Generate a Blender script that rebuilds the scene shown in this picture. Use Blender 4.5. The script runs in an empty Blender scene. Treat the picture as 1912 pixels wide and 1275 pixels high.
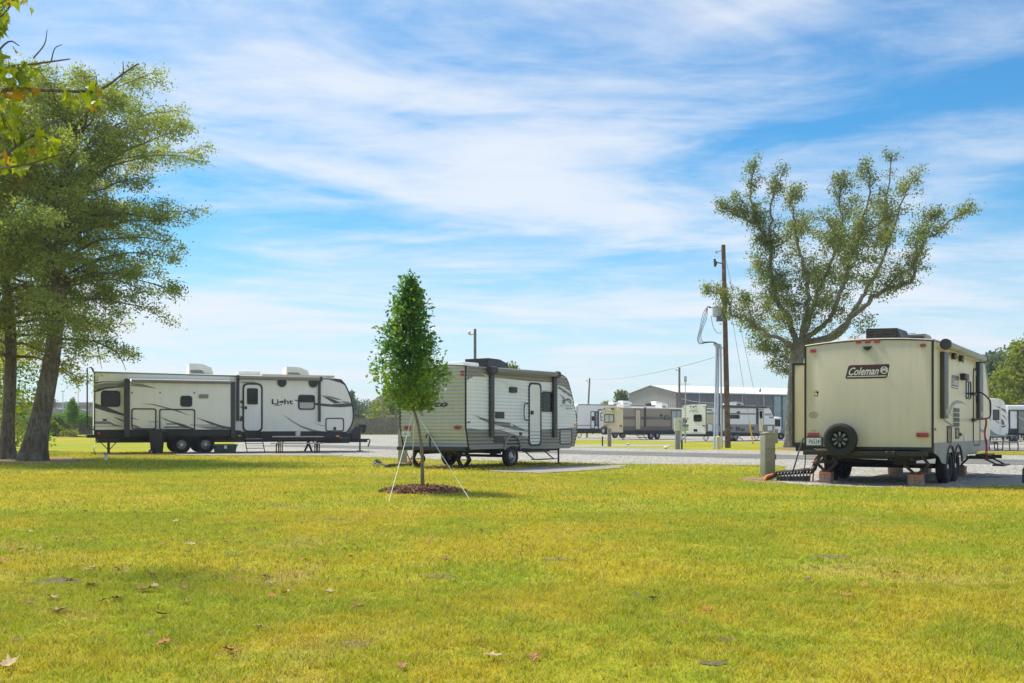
import bpy, bmesh, math, random
import numpy as np
from mathutils import Vector, Matrix

# ---------------------------------------------------------------- camera, sky, sun, exposure
scene = bpy.context.scene
COL = scene.collection
F, HZ, CX, EYE = 1850.0, 800.0, 956.0, 1.10      # focal length in photo pixels, horizon row, centre column, eye height
cam = bpy.data.cameras.new('camera')
cam.sensor_width = 36.0
cam.lens = 36.0 * F / 1912.0
cam.shift_y = (HZ - 637.5) / 1912.0
cam.clip_start, cam.clip_end = 0.1, 6000.0
camo = bpy.data.objects.new('camera', cam)
camo.location = (0, 0, EYE)
camo.rotation_euler = (math.radians(90), 0, 0)
COL.objects.link(camo)
scene.camera = camo

SUN_EL = math.radians(57.0)
SUN_DIR = Vector((-0.76 * math.cos(SUN_EL), 0.65 * math.cos(SUN_EL), math.sin(SUN_EL)))   # towards the sun
world = bpy.data.worlds.new('World')
scene.world = world
world.use_nodes = True
wn, wl = world.node_tree.nodes, world.node_tree.links
wn.clear()
def wnode(t, **k):
    n = wn.new(t)
    for a, b in k.items():
        setattr(n, a, b)
    return n
def wmath(op, a, b=None, clamp=False):
    n = wnode('ShaderNodeMath', operation=op, use_clamp=clamp)
    for i, v in enumerate((a, b)):
        if v is None: continue
        if isinstance(v, (int, float)): n.inputs[i].default_value = v
        else: wl.new(v, n.inputs[i])
    return n.outputs[0]
sky = wnode('ShaderNodeTexSky', sky_type='NISHITA')
sky.sun_disc = False
sky.sun_elevation = SUN_EL
sky.sun_rotation = math.atan2(SUN_DIR.x, SUN_DIR.y)
sky.air_density, sky.dust_density, sky.ozone_density = 1.0, 0.6, 1.6
tc = wnode('ShaderNodeTexCoord')
sep = wnode('ShaderNodeSeparateXYZ'); wl.new(tc.outputs['Generated'], sep.inputs[0])
zc = wmath('MAXIMUM', sep.outputs[2], 0.03)
px_ = wmath('DIVIDE', sep.outputs[0], wmath('ADD', zc, 0.05))
py_ = wmath('DIVIDE', sep.outputs[1], wmath('ADD', zc, 0.05))
comb = wnode('ShaderNodeCombineXYZ'); wl.new(px_, comb.inputs[0]); wl.new(py_, comb.inputs[1])
def cloud_noise(scale_xy, rot, loc, detail, rough, dist):
    m = wnode('ShaderNodeMapping'); wl.new(comb.outputs[0], m.inputs[0])
    m.inputs['Scale'].default_value = (scale_xy[0], scale_xy[1], 1)
    m.inputs['Rotation'].default_value = (0, 0, rot)
    m.inputs['Location'].default_value = (loc[0], loc[1], 0)
    n = wnode('ShaderNodeTexNoise'); wl.new(m.outputs[0], n.inputs['Vector'])
    n.inputs['Scale'].default_value = 1.0
    n.inputs['Detail'].default_value = detail
    n.inputs['Roughness'].default_value = rough
    n.inputs['Distortion'].default_value = dist
    return n.outputs['Fac']
SKYA, SKYB = (22.697, 58.216), (27.276, 8.821)
n1 = cloud_noise((0.42, 0.60), math.radians(-24), SKYA, 5, 0.52, 0.7)
n2 = cloud_noise((0.7, 1.0), math.radians(-40), SKYB, 9, 0.58, 1.8)
n3 = cloud_noise((3.2, 6.0), math.radians(-30), (1.3, 9.9), 7, 0.66, 1.2)
mix = wmath('ADD', wmath('MULTIPLY', n1, 0.60), wmath('ADD', wmath('MULTIPLY', n2, 0.30), wmath('MULTIPLY', n3, 0.10)))
ramp = wnode('ShaderNodeMapRange', interpolation_type='SMOOTHSTEP'); wl.new(mix, ramp.inputs['Value'])
ramp.inputs['From Min'].default_value = 0.40
ramp.inputs['From Max'].default_value = 0.62
ramp.inputs['To Min'].default_value = 0.03
ramp.inputs['To Max'].default_value = 0.90
low = wnode('ShaderNodeMapRange', interpolation_type='SMOOTHERSTEP'); wl.new(sep.outputs[2], low.inputs['Value'])
low.inputs['From Min'].default_value = 0.0
low.inputs['From Max'].default_value = 0.26
low.inputs['To Min'].default_value = 0.70
low.inputs['To Max'].default_value = 0.0
inv = wmath('SUBTRACT', 1.0, wmath('MULTIPLY', wmath('SUBTRACT', 1.0, ramp.outputs[0]), wmath('SUBTRACT', 1.0, low.outputs[0])))
hs = wnode('ShaderNodeHueSaturation'); wl.new(sky.outputs[0], hs.inputs['Color'])
hs.inputs['Saturation'].default_value = 1.25
hs.inputs['Value'].default_value = 1.0
tint = wnode('ShaderNodeMix', data_type='RGBA', blend_type='MULTIPLY'); wl.new(hs.outputs[0], tint.inputs[6])
tint.inputs[0].default_value = 1.0
tint.inputs[7].default_value = (0.40, 0.99, 1.14, 1)
cm = wnode('ShaderNodeMix', data_type='RGBA')
wl.new(inv, cm.inputs[0]); wl.new(tint.outputs[2], cm.inputs[6])
CLOUD = (6.45, 6.8, 7.4, 1)
cm.inputs[7].default_value = CLOUD
bg = wnode('ShaderNodeBackground'); wl.new(cm.outputs[2], bg.inputs['Color'])
bg.inputs['Strength'].default_value = 0.070
wo = wnode('ShaderNodeOutputWorld'); wl.new(bg.outputs[0], wo.inputs[0])

sun = bpy.data.lights.new('sun', 'SUN')
sun.energy = 3.0
sun.angle = math.radians(9.0)
sun.color = (1.0, 0.93, 0.80)
suno = bpy.data.objects.new('sun', sun)
suno.rotation_euler = (-SUN_DIR).to_track_quat('-Z', 'Y').to_euler()
suno.location = (0, 0, 60)
COL.objects.link(suno)

vs = scene.view_settings
vs.view_transform = 'Standard'
vs.look = 'None'
vs.exposure = 0.95
vs.gamma = 1.0
vs.use_curve_mapping = False
scene.render.engine = 'CYCLES'
scene.cycles.use_denoising = True
scene.cycles.max_bounces = 8
scene.cycles.diffuse_bounces = 5
scene.cycles.transparent_max_bounces = 8
scene.cycles.caustics_reflective = False
scene.cycles.caustics_refractive = False

# ---------------------------------------------------------------- materials
def lin(r, g, b):
    f = lambda c: (c / 255 / 12.92) if c / 255 <= 0.04045 else ((c / 255 + 0.055) / 1.055) ** 2.4
    return (f(r), f(g), f(b))

class NT:
    def __init__(s, name):
        s.m = bpy.data.materials.new(name); s.m.use_nodes = True
        s.t = s.m.node_tree; s.n, s.l = s.t.nodes, s.t.links
        s.n.clear()
        s.out = s.n.new('ShaderNodeOutputMaterial')
    def node(s, t, **k):
        n = s.n.new(t)
        for a, b in k.items(): setattr(n, a, b)
        return n
    def link(s, a, b): s.l.new(a, b)
    def coords(s, kind='Object', scale=(1, 1, 1)):
        tc = s.node('ShaderNodeTexCoord')
        src = tc.outputs['Object']
        if kind == 'Position':
            g = s.node('ShaderNodeNewGeometry'); src = g.outputs['Position']
        m = s.node('ShaderNodeMapping'); s.link(src, m.inputs[0]); m.inputs['Scale'].default_value = scale
        return m.outputs[0]
    def noise(s, vec, scale, detail=4, rough=0.55, dist=0.0):
        n = s.node('ShaderNodeTexNoise'); s.link(vec, n.inputs['Vector'])
        n.inputs['Scale'].default_value = scale; n.inputs['Detail'].default_value = detail
        n.inputs['Roughness'].default_value = rough; n.inputs['Distortion'].default_value = dist
        return n.outputs['Fac']
    def rng(s, v, a, b, c=0.0, d=1.0, smooth=False):
        n = s.node('ShaderNodeMapRange', interpolation_type='SMOOTHSTEP' if smooth else 'LINEAR')
        s.link(v, n.inputs['Value'])
        for k, x in zip(('From Min', 'From Max', 'To Min', 'To Max'), (a, b, c, d)): n.inputs[k].default_value = x
        return n.outputs[0]
    def mix(s, f, a, b, blend='MIX'):
        n = s.node('ShaderNodeMix', data_type='RGBA', blend_type=blend)
        if isinstance(f, (int, float)): n.inputs[0].default_value = f
        else: s.link(f, n.inputs[0])
        for i, v in ((6, a), (7, b)):
            if isinstance(v, (tuple, list)): n.inputs[i].default_value = (v[0], v[1], v[2], 1)
            else: s.link(v, n.inputs[i])
        return n.outputs[2]
    def attr(s, name):
        n = s.node('ShaderNodeAttribute'); n.attribute_name = name
        return n.outputs['Fac']
    def math(s, op, a, b):
        n = s.node('ShaderNodeMath', operation=op)
        for i, v in enumerate((a, b)):
            if isinstance(v, (int, float)): n.inputs[i].default_value = v
            else: s.link(v, n.inputs[i])
        return n.outputs[0]
    def bump(s, h, strength=0.3, dist=0.02):
        n = s.node('ShaderNodeBump'); n.inputs['Strength'].default_value = strength; n.inputs['Distance'].default_value = dist
        s.link(h, n.inputs['Height'])
        return n.outputs[0]
    def bsdf(s, col, rough=0.5, metal=0.0, spec=0.5, normal=None, coat=0.0):
        p = s.node('ShaderNodeBsdfPrincipled')
        if isinstance(col, (tuple, list)): p.inputs['Base Color'].default_value = (col[0], col[1], col[2], 1)
        else: s.link(col, p.inputs['Base Color'])
        if isinstance(rough, (int, float)): p.inputs['Roughness'].default_value = rough
        else: s.link(rough, p.inputs['Roughness'])
        p.inputs['Metallic'].default_value = metal
        p.inputs['Specular IOR Level'].default_value = spec
        p.inputs['Coat Weight'].default_value = coat
        if normal is not None: s.link(normal, p.inputs['Normal'])
        return p
    def done(s, sh):
        s.link(sh.outputs[0] if hasattr(sh, 'outputs') else sh, s.out.inputs[0])
        return s.m

def mat(name, col, rough=0.5, metal=0.0, var=0.10, scale=3.0, stretch=(1, 1, 1), bump=0.0, bscale=40.0, spec=0.5, coat=0.0):
    t = NT(name)
    v = t.coords('Object', stretch)
    n = t.noise(v, scale, 6, 0.6)
    f = t.rng(n, 0.3, 0.7)
    c = t.mix(f, tuple(x * (1 - var) for x in col), tuple(min(1, x * (1 + var)) for x in col))
    nr = t.bump(t.noise(v, bscale, 4), bump, 0.01) if bump else None
    r = t.rng(n, 0.3, 0.7, max(0.02, rough - 0.06), min(1, rough + 0.08))
    return t.done(t.bsdf(c, r, metal, spec, nr, coat))

def panel_mat(name, col, rough=0.38, dirt=0.16, bump=0.03):
    """painted trailer skin: faint vertical rain streaks, dust towards no particular side, slight waviness"""
    t = NT(name)
    v = t.coords('Object', (5, 5, 0.45))
    streak = t.rng(t.noise(v, 1.6, 6, 0.65), 0.38, 0.72)
    v2 = t.coords('Object', (1, 1, 1))
    cloud = t.rng(t.noise(v2, 0.9, 4, 0.6), 0.3, 0.7)
    dcol = (col[0] * 0.74, col[1] * 0.72, col[2] * 0.64)
    c = t.mix(t.math('MULTIPLY', streak, dirt * 1.6), col, dcol)
    c = t.mix(t.math('MULTIPLY', cloud, dirt), c, dcol)
    nr = t.bump(t.noise(v2, 1.3, 3), bump, 0.05)
    return t.done(t.bsdf(c, t.rng(cloud, 0, 1, rough - 0.05, rough + 0.12), 0, 0.5, nr))

def leaf_mat(name, c0, c1, c2=None, trans=0.35, rough=0.5, patch=0.6):
    t = NT(name)
    r = t.attr('rnd')
    col = t.mix(r, c0, c1)
    if c2 is not None:
        pz = t.noise(t.coords('Position'), patch, 3)
        col = t.mix(t.rng(pz, 0.48, 0.68), col, c2)
    p = t.bsdf(col, rough, 0, 0.35)
    tr = t.node('ShaderNodeBsdfTranslucent')
    t.link(t.mix(1.0, col, (1.25, 1.2, 0.55), 'MULTIPLY'), tr.inputs[0])
    mx = t.node('ShaderNodeMixShader'); mx.inputs[0].default_value = trans
    t.link(p.outputs[0], mx.inputs[1]); t.link(tr.outputs[0], mx.inputs[2])
    return t.done(mx)

def bark_mat(name, c0, c1, scale=5.0):
    t = NT(name)
    v = t.coords('Object', (1, 1, 0.22))
    n = t.noise(v, scale * 3, 8, 0.7, 0.6)
    v2 = t.coords('Object')
    m = t.rng(t.noise(v2, 2.2, 5, 0.65), 0.5, 0.66)
    c = t.mix(t.rng(n, 0.32, 0.68), c0, c1)
    c = t.mix(t.math('MULTIPLY', m, 0.55), c, (0.36, 0.36, 0.30))
    return t.done(t.bsdf(c, 0.9, 0, 0.2, t.bump(n, 1.0, 0.12)))

M = {}
def build_materials():
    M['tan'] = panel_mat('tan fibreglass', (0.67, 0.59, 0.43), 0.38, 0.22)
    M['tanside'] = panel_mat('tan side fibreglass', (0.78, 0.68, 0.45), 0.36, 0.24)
    M['cream'] = panel_mat('cream fibreglass', (0.90, 0.885, 0.815))
    M['white'] = panel_mat('white fibreglass', (0.90, 0.89, 0.88), 0.4, 0.12)
    M['roofwhite'] = mat('white roof membrane', (0.78, 0.78, 0.75), 0.7, 0, 0.12, 2.0)
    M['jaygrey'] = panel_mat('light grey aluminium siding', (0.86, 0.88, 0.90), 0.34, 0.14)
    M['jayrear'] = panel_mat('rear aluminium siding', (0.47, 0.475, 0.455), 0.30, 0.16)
    M['jaydark'] = panel_mat('taupe siding paint', (0.30, 0.275, 0.25), 0.34, 0.10)
    M['brown'] = panel_mat('brown siding', (0.33, 0.28, 0.21), 0.5, 0.12)
    M['darkbrown'] = panel_mat('dark brown siding', (0.15, 0.125, 0.105), 0.5, 0.12)
    M['beige'] = panel_mat('beige siding', (0.62, 0.53, 0.38), 0.5, 0.12)
    M['skirt'] = panel_mat('charcoal skirt', (0.022, 0.020, 0.020), 0.5, 0.2)
    M['greyskirt'] = panel_mat('grey skirt', (0.30, 0.30, 0.29), 0.45, 0.25)
    M['black'] = mat('black trim', (0.018, 0.018, 0.020), 0.45, 0, 0.25)
    M['blackmetal'] = mat('black steel', (0.022, 0.021, 0.021), 0.5, 0.0, 0.5, 9.0, bump=0.1)
    M['rustmetal'] = mat('weathered dark steel', (0.075, 0.062, 0.052), 0.65, 0.0, 0.55, 8.0, bump=0.2)
    M['awning'] = mat('awning arm', (0.045, 0.046, 0.052), 0.4, 0, 0.15)
    M['fabric'] = mat('rolled grey awning fabric', (0.26, 0.25, 0.235), 0.8, 0, 0.2, 4.0, (0.2, 3, 3))
    M['fabriclt'] = mat('rolled pale awning fabric', (0.46, 0.45, 0.40), 0.8, 0, 0.2, 4.0, (0.2, 3, 3))
    M['tyre'] = mat('tyre rubber', (0.022, 0.022, 0.023), 0.8, 0, 0.35, 6.0, bump=0.3, bscale=60)
    M['rim'] = mat('grey steel rim', (0.42, 0.42, 0.43), 0.4, 0.7, 0.2, 6.0)
    M['darkrim'] = mat('dark rim', (0.05, 0.05, 0.052), 0.4, 0.6, 0.3, 6.0)
    M['machined'] = mat('machined aluminium', (0.72, 0.72, 0.72), 0.3, 0.8, 0.1, 6.0)
    M['glass'] = mat('dark window glass', (0.010, 0.012, 0.012), 0.06, 0, 0.5, 1.2, spec=0.35)
    M['glasslt'] = mat('pale window glass', (0.20, 0.25, 0.27), 0.06, 0, 0.35, 2.0, spec=0.8)
    M['blind'] = mat('window blind behind glass', (0.42, 0.44, 0.44), 0.15, 0, 0.25, 3.0, (0.3, 0.3, 9), spec=0.7)
    M['redlens'] = mat('red lens', (0.36, 0.012, 0.018), 0.16, 0, 0.3, 14.0, spec=0.7, coat=0.4)
    M['amber'] = mat('amber lens', (0.75, 0.26, 0.02), 0.2, 0, 0.2, 14.0, spec=0.7)
    M['decaldark'] = mat('dark brown vinyl', (0.085, 0.076, 0.070), 0.4, 0, 0.15)
    M['decalgrey'] = mat('grey vinyl', (0.24, 0.24, 0.225), 0.4, 0, 0.15)
    M['decallt'] = mat('silver vinyl', (0.44, 0.44, 0.42), 0.35, 0.2, 0.1)
    M['decalwhite'] = mat('white vinyl', (0.80, 0.80, 0.78), 0.4, 0, 0.06)
    M['decalblack'] = mat('black vinyl', (0.012, 0.012, 0.012), 0.35, 0, 0.1)
    M['maroon'] = mat('maroon vinyl', (0.085, 0.022, 0.024), 0.35, 0, 0.15)
    M['plate'] = mat('licence plate', (0.72, 0.75, 0.78), 0.35, 0.1, 0.08)
    M['plateblue'] = mat('plate ink', (0.04, 0.06, 0.16), 0.5, 0, 0.1)
    M['bark'] = bark_mat('oak bark', (0.07, 0.055, 0.042), (0.30, 0.25, 0.19))
    M['barklt'] = bark_mat('pale oak bark', (0.11, 0.095, 0.078), (0.34, 0.31, 0.265))
    M['youngbark'] = bark_mat('young smooth bark', (0.22, 0.18, 0.115), (0.44, 0.37, 0.25), 9)
    M['polewood'] = bark_mat('pole wood', (0.12, 0.075, 0.052), (0.27, 0.175, 0.125), 6)
    M['polewoodgrey'] = bark_mat('weathered pole wood', (0.16, 0.14, 0.12), (0.32, 0.29, 0.25), 6)
    M['galv'] = mat('galvanised conduit', (0.52, 0.54, 0.56), 0.4, 0.6, 0.12, 8.0)
    M['pedestal'] = mat('grey green pedestal', (0.26, 0.265, 0.22), 0.6, 0, 0.14, 5.0, bump=0.05)
    M['concrete'] = mat('concrete', (0.29, 0.265, 0.22), 0.85, 0, 0.18, 4.0, bump=0.25)
    M['yellow'] = mat('yellow guy guard', (0.80, 0.52, 0.03), 0.45, 0, 0.12)
    M['rope'] = mat('white rope', (0.78, 0.76, 0.68), 0.8, 0, 0.15, 30.0)
    M['hose'] = mat('brown sewer hose', (0.085, 0.062, 0.045), 0.5, 0, 0.3, 12.0)
    M['cable'] = mat('black cable', (0.02, 0.02, 0.02), 0.6, 0, 0.2)
    M['wire'] = mat('wire', (0.30, 0.32, 0.34), 0.6, 0, 0.1)
    M['orange'] = mat('orange plastic', (0.72, 0.16, 0.035), 0.45, 0, 0.15, 8.0)
    M['lumber'] = mat('stacked lumber', (0.40, 0.26, 0.19), 0.8, 0, 0.3, 9.0, (0.4, 3, 3), bump=0.3)
    M['green'] = mat('green plastic tote', (0.055, 0.085, 0.06), 0.5, 0, 0.25, 6.0)
    M['bin'] = mat('charcoal bin plastic', (0.035, 0.034, 0.038), 0.55, 0, 0.25, 6.0, bump=0.1)
    M['tablegrey'] = mat('aluminium table', (0.34, 0.35, 0.36), 0.4, 0.5, 0.15, 7.0)
    M['grill'] = mat('black air conditioner shroud', (0.03, 0.03, 0.032), 0.5, 0, 0.2)
    M['pvc'] = mat('white pvc', (0.72, 0.68, 0.60), 0.5, 0, 0.12, 6.0)
    M['redrope'] = mat('red cord', (0.42, 0.035, 0.09), 0.7, 0, 0.3, 30.0)
    M['fencewood'] = bark_mat('grey fence wood', (0.13, 0.115, 0.095), (0.27, 0.245, 0.205), 3)
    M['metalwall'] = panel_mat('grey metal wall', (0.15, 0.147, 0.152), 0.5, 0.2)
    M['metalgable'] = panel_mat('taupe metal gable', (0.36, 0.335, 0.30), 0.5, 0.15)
    M['metalroof'] = mat('white metal roof', (0.80, 0.81, 0.82), 0.4, 0.0, 0.05, 0.3)
    M['translucent'] = mat('pale green wall light panel', (0.26, 0.37, 0.38), 0.25, 0, 0.15, 0.8)
    M['storewall'] = mat('pale store wall', (0.50, 0.50, 0.50), 0.7, 0, 0.12, 0.1)
    M['storered'] = mat('dull red store front', (0.40, 0.25, 0.25), 0.6, 0, 0.2, 0.2)
    M['storedark'] = mat('dark store sign', (0.06, 0.055, 0.07), 0.5, 0, 0.2, 0.2)
    M['carpaint'] = mat('grey car paint', (0.16, 0.17, 0.18), 0.25, 0.3, 0.1, 2.0, coat=0.5)
    # leaves
    M['oakleaf'] = leaf_mat('olive oak leaves', (0.25, 0.30, 0.06), (0.50, 0.51, 0.10), (0.58, 0.55, 0.09), 0.54, 0.55, 0.35)
    M['oakleaf2'] = leaf_mat('grey green oak leaves', (0.155, 0.235, 0.07), (0.37, 0.44, 0.13), (0.43, 0.48, 0.13), 0.53, 0.5, 0.45)
    M['oakleaf3'] = leaf_mat('right oak leaves', (0.10, 0.15, 0.05), (0.26, 0.31, 0.10), (0.30, 0.33, 0.10), 0.48, 0.5, 0.4)
    M['youngleaf'] = leaf_mat('glossy green leaves', (0.047, 0.14, 0.036), (0.165, 0.325, 0.055), (0.29, 0.44, 0.06), 0.46, 0.35, 1.6)
    M['mapleleaf'] = leaf_mat('maple green leaves', (0.045, 0.12, 0.012), (0.34, 0.38, 0.014), None, 0.5, 0.5)
    M['maplegold'] = leaf_mat('maple golden leaves', (0.42, 0.26, 0.012), (0.48, 0.14, 0.015), None, 0.45, 0.5)
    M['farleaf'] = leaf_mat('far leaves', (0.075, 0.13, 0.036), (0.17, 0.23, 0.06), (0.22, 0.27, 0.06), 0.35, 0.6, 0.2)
    M['farblue'] = leaf_mat('far blue green leaves', (0.09, 0.15, 0.075), (0.15, 0.22, 0.115), None, 0.3, 0.6)  # distance haze painted into the leaf colour as a bluish tint
    M['yellowleaf'] = leaf_mat('yellow green leaves', (0.13, 0.20, 0.02), (0.32, 0.33, 0.03), None, 0.45, 0.5)
    M['vine'] = leaf_mat('vine leaves', (0.08, 0.18, 0.022), (0.22, 0.36, 0.035), None, 0.35, 0.5)
    for i, c in enumerate([(0.33, 0.15, 0.05), (0.42, 0.145, 0.03), (0.47, 0.33, 0.17), (0.17, 0.085, 0.04)]):
        M['dead%d' % i] = mat('dry leaf %d' % i, c, 0.75, 0, 0.35, 18.0, bump=0.2)
    # mulch
    M['mulch'] = mat('mulch chips', (0.27, 0.135, 0.075), 0.9, 0, 0.75, 14.0, bump=0.6)

    # lawn: yellow and green patches; the blades reuse the same world-space pattern
    def lawn(name, blades):
        t = NT(name)
        p = t.coords('Position')
        big = t.noise(p, 0.16, 4, 0.6, 0.4)
        midn = t.noise(p, 0.75, 5, 0.65, 0.6)
        fine = t.noise(p, 9.0, 5, 0.7)
        g = t.rng(t.math('ADD', t.math('MULTIPLY', big, 0.5), t.math('MULTIPLY', midn, 0.5)), 0.42, 0.58, smooth=True)
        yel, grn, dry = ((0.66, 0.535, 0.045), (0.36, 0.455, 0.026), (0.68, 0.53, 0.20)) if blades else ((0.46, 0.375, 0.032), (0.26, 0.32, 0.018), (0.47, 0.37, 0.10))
        clump = t.noise(p, 7.0, 4, 0.7)
        g = t.rng(t.math('ADD', t.math('MULTIPLY', g, 0.55), t.math('MULTIPLY', t.rng(clump, 0.3, 0.7), 0.45)), 0.12, 0.88)
        c = t.mix(g, grn, yel)
        dr = t.rng(t.noise(p, 0.42, 5, 0.7, 1.0), 0.56, 0.70)
        c = t.mix(t.math('MULTIPLY', dr, 0.75), c, dry)
        if blades:
            r = t.attr('rnd')
            c = t.mix(t.rng(r, 0.72, 1.0, 0, 0.75), c, dry)
            c = t.mix(t.rng(r, 0.32, 0.0, 0, 0.75), c, (0.16, 0.27, 0.012))
            c = t.mix(t.rng(t.math('FRACT', t.math('MULTIPLY', r, 37.0), 0.0), 0.80, 0.86, 0, 0.8), c, (0.20, 0.13, 0.05))
            bs = t.bsdf(c, 0.6, 0, 0.25)
            tr = t.node('ShaderNodeBsdfTranslucent'); t.link(t.mix(1.0, c, (1.2, 1.15, 0.6), 'MULTIPLY'), tr.inputs[0])
            mx = t.node('ShaderNodeMixShader'); mx.inputs[0].default_value = 0.35
            t.link(bs.outputs[0], mx.inputs[1]); t.link(tr.outputs[0], mx.inputs[2])
            return t.done(mx)
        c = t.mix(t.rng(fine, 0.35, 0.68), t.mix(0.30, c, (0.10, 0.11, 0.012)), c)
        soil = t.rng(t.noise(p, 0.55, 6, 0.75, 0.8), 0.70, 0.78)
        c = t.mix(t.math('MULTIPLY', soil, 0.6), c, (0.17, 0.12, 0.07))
        return t.done(t.bsdf(c, 0.95, 0, 0.1, t.bump(fine, 0.7, 0.04)))
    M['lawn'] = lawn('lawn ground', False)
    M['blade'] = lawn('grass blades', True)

    t = NT('gravel')
    p = t.coords('Position')
    vo = t.node('ShaderNodeTexVoronoi'); t.link(p, vo.inputs['Vector']); vo.inputs['Scale'].default_value = 14.0
    sepc = t.node('ShaderNodeSeparateColor'); t.link(vo.outputs['Color'], sepc.inputs[0])
    big = t.rng(t.noise(p, 0.28, 5, 0.65), 0.36, 0.66)
    c = t.mix(sepc.outputs[0], (0.15, 0.138, 0.12), (0.62, 0.585, 0.525))
    c = t.mix(t.math('MULTIPLY', big, 0.42), c, (0.26, 0.235, 0.19))
    h = t.math('SUBTRACT', 1.0, vo.outputs['Distance'])
    M['gravel'] = t.done(t.bsdf(c, 0.9, 0, 0.2, t.bump(h, 0.8, 0.04)))
    t = NT('asphalt')
    p = t.coords('Position')
    n = t.noise(p, 30, 4); b = t.rng(t.noise(p, 0.5, 5), 0.3, 0.7)
    c = t.mix(b, (0.12, 0.115, 0.105), (0.19, 0.182, 0.168))
    c = t.mix(t.rng(n, 0.5, 0.75), c, (0.27, 0.26, 0.24))
    M['asphalt'] = t.done(t.bsdf(c, 0.9, 0, 0.2, t.bump(n, 0.4, 0.01)))
    t = NT('bare dirt')
    p = t.coords('Position')
    n = t.noise(p, 3.0, 7, 0.7)
    c = t.mix(t.rng(n, 0.3, 0.7), (0.20, 0.13, 0.075), (0.38, 0.29, 0.19))
    M['dirt'] = t.done(t.bsdf(c, 0.95, 0, 0.1, t.bump(n, 0.6, 0.03)))
    M['soil'] = mat('dark crumbled soil', (0.15, 0.11, 0.07), 0.95, 0, 0.5, 22.0, bump=0.6)
build_materials()

# ---------------------------------------------------------------- geometry helpers
class MB:
    def __init__(s): s.v, s.f = [], []
    def add(s, vs, fs):
        o = len(s.v); s.v += [tuple(p) for p in vs]; s.f += [tuple(i + o for i in f) for f in fs]; return s
    def box(s, x0, x1, y0, y1, z0, z1, c=0.0):
        if x0 > x1: x0, x1 = x1, x0
        if y0 > y1: y0, y1 = y1, y0
        if z0 > z1: z0, z1 = z1, z0
        if c <= 0:
            return s.add([(x, y, z) for x in (x0, x1) for y in (y0, y1) for z in (z0, z1)],
                         [(0, 1, 3, 2), (4, 6, 7, 5), (0, 4, 5, 1), (2, 3, 7, 6), (0, 2, 6, 4), (1, 5, 7, 3)])
        bm = bmesh.new(); bmesh.ops.create_cube(bm, size=1)
        for v in bm.verts: v.co = ((x0 + x1) / 2 + v.co.x * (x1 - x0), (y0 + y1) / 2 + v.co.y * (y1 - y0), (z0 + z1) / 2 + v.co.z * (z1 - z0))
        bmesh.ops.bevel(bm, geom=list(bm.edges), offset=c, segments=2, profile=0.6, affect='EDGES')
        bm.verts.index_update()
        vs = [tuple(v.co) for v in bm.verts]; fs = [tuple(v.index for v in f.verts) for f in bm.faces]
        bm.free(); return s.add(vs, fs)
    def tube(s, pts, r, n=8, cap=True, wob=None):
        pts = [Vector(p) for p in pts]
        rr = r if isinstance(r, (list, tuple)) else [r] * len(pts)
        o = len(s.v); up = None
        for i, p in enumerate(pts):
            a = pts[max(0, i - 1)]; b = pts[min(len(pts) - 1, i + 1)]
            d = (b - a).normalized() if (b - a).length > 1e-9 else Vector((0, 0, 1))
            if up is None:
                up = Vector((1, 0, 0)) if abs(d.x) < 0.8 else Vector((0, 1, 0))
            u = (up - d * up.dot(d)).normalized(); w = d.cross(u); up = u
            for k in range(n):
                an = 2 * math.pi * k / n
                q = rr[i] * (1 if wob is None else wob(i, an))
                s.v.append(tuple(p + u * (q * math.cos(an)) + w * (q * math.sin(an))))
        for i in range(len(pts) - 1):
            for k in range(n):
                a, b = o + i * n + k, o + i * n + (k + 1) % n
                s.f.append((a, b, b + n, a + n))
        if cap:
            s.f.append(tuple(o + k for k in range(n))[::-1]); s.f.append(tuple(o + (len(pts) - 1) * n + k for k in range(n)))
        return s
    def lathe_y(s, prof, cx, cz, n=28):
        """profile of (radius, y) spun about the y axis through (cx, cz)"""
        o = len(s.v)
        for r, y in prof:
            for k in range(n):
                a = 2 * math.pi * k / n
                s.v.append((cx + r * math.cos(a), y, cz + r * math.sin(a)))
        for i in range(len(prof) - 1):
            for k in range(n):
                a, b = o + i * n + k, o + i * n + (k + 1) % n
                s.f.append((a, b, b + n, a + n))
        return s
    def lathe_z(s, prof, cx, cy, n=20):
        o = len(s.v)
        for r, z in prof:
            for k in range(n):
                a = 2 * math.pi * k / n
                s.v.append((cx + r * math.cos(a), cy + r * math.sin(a), z))
        for i in range(len(prof) - 1):
            for k in range(n):
                a, b = o + i * n + k, o + i * n + (k + 1) % n
                s.f.append((a, b, b + n, a + n))
        if prof[0][0] > 1e-6: s.f.append(tuple(o + k for k in range(n))[::-1])
        if prof[-1][0] > 1e-6: s.f.append(tuple(o + (len(prof) - 1) * n + k for k in range(n)))
        return s
    def prism(s, pts, fn, t0, t1):
        """2-D polygon pushed through fn(u, w, t): front face at t0, back at t1"""
        n = len(pts)
        vs = [fn(u, w, t0) for u, w in pts] + [fn(u, w, t1) for u, w in pts]
        fs = [tuple(range(n)), tuple(range(2 * n - 1, n - 1, -1))] + [(i, i + n, (i + 1) % n + n, (i + 1) % n) for i in range(n)]
        return s.add(vs, fs)
    def ring(s, out, inn, fn, t0, t1):
        n = len(out)
        vs = [fn(u, w, t0) for u, w in out] + [fn(u, w, t0) for u, w in inn] + [fn(u, w, t1) for u, w in out] + [fn(u, w, t1) for u, w in inn]
        fs = []
        for i in range(n):
            j = (i + 1) % n
            fs += [(i, j, j + n, i + n), (i, i + 2 * n, j + 2 * n, j), (i + n, j + n, j + 3 * n, i + 3 * n)]
        return s.add(vs, fs)

def rot2(p, a):
    return (p[0] * math.cos(a) - p[1] * math.sin(a), p[0] * math.sin(a) + p[1] * math.cos(a))

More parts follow.
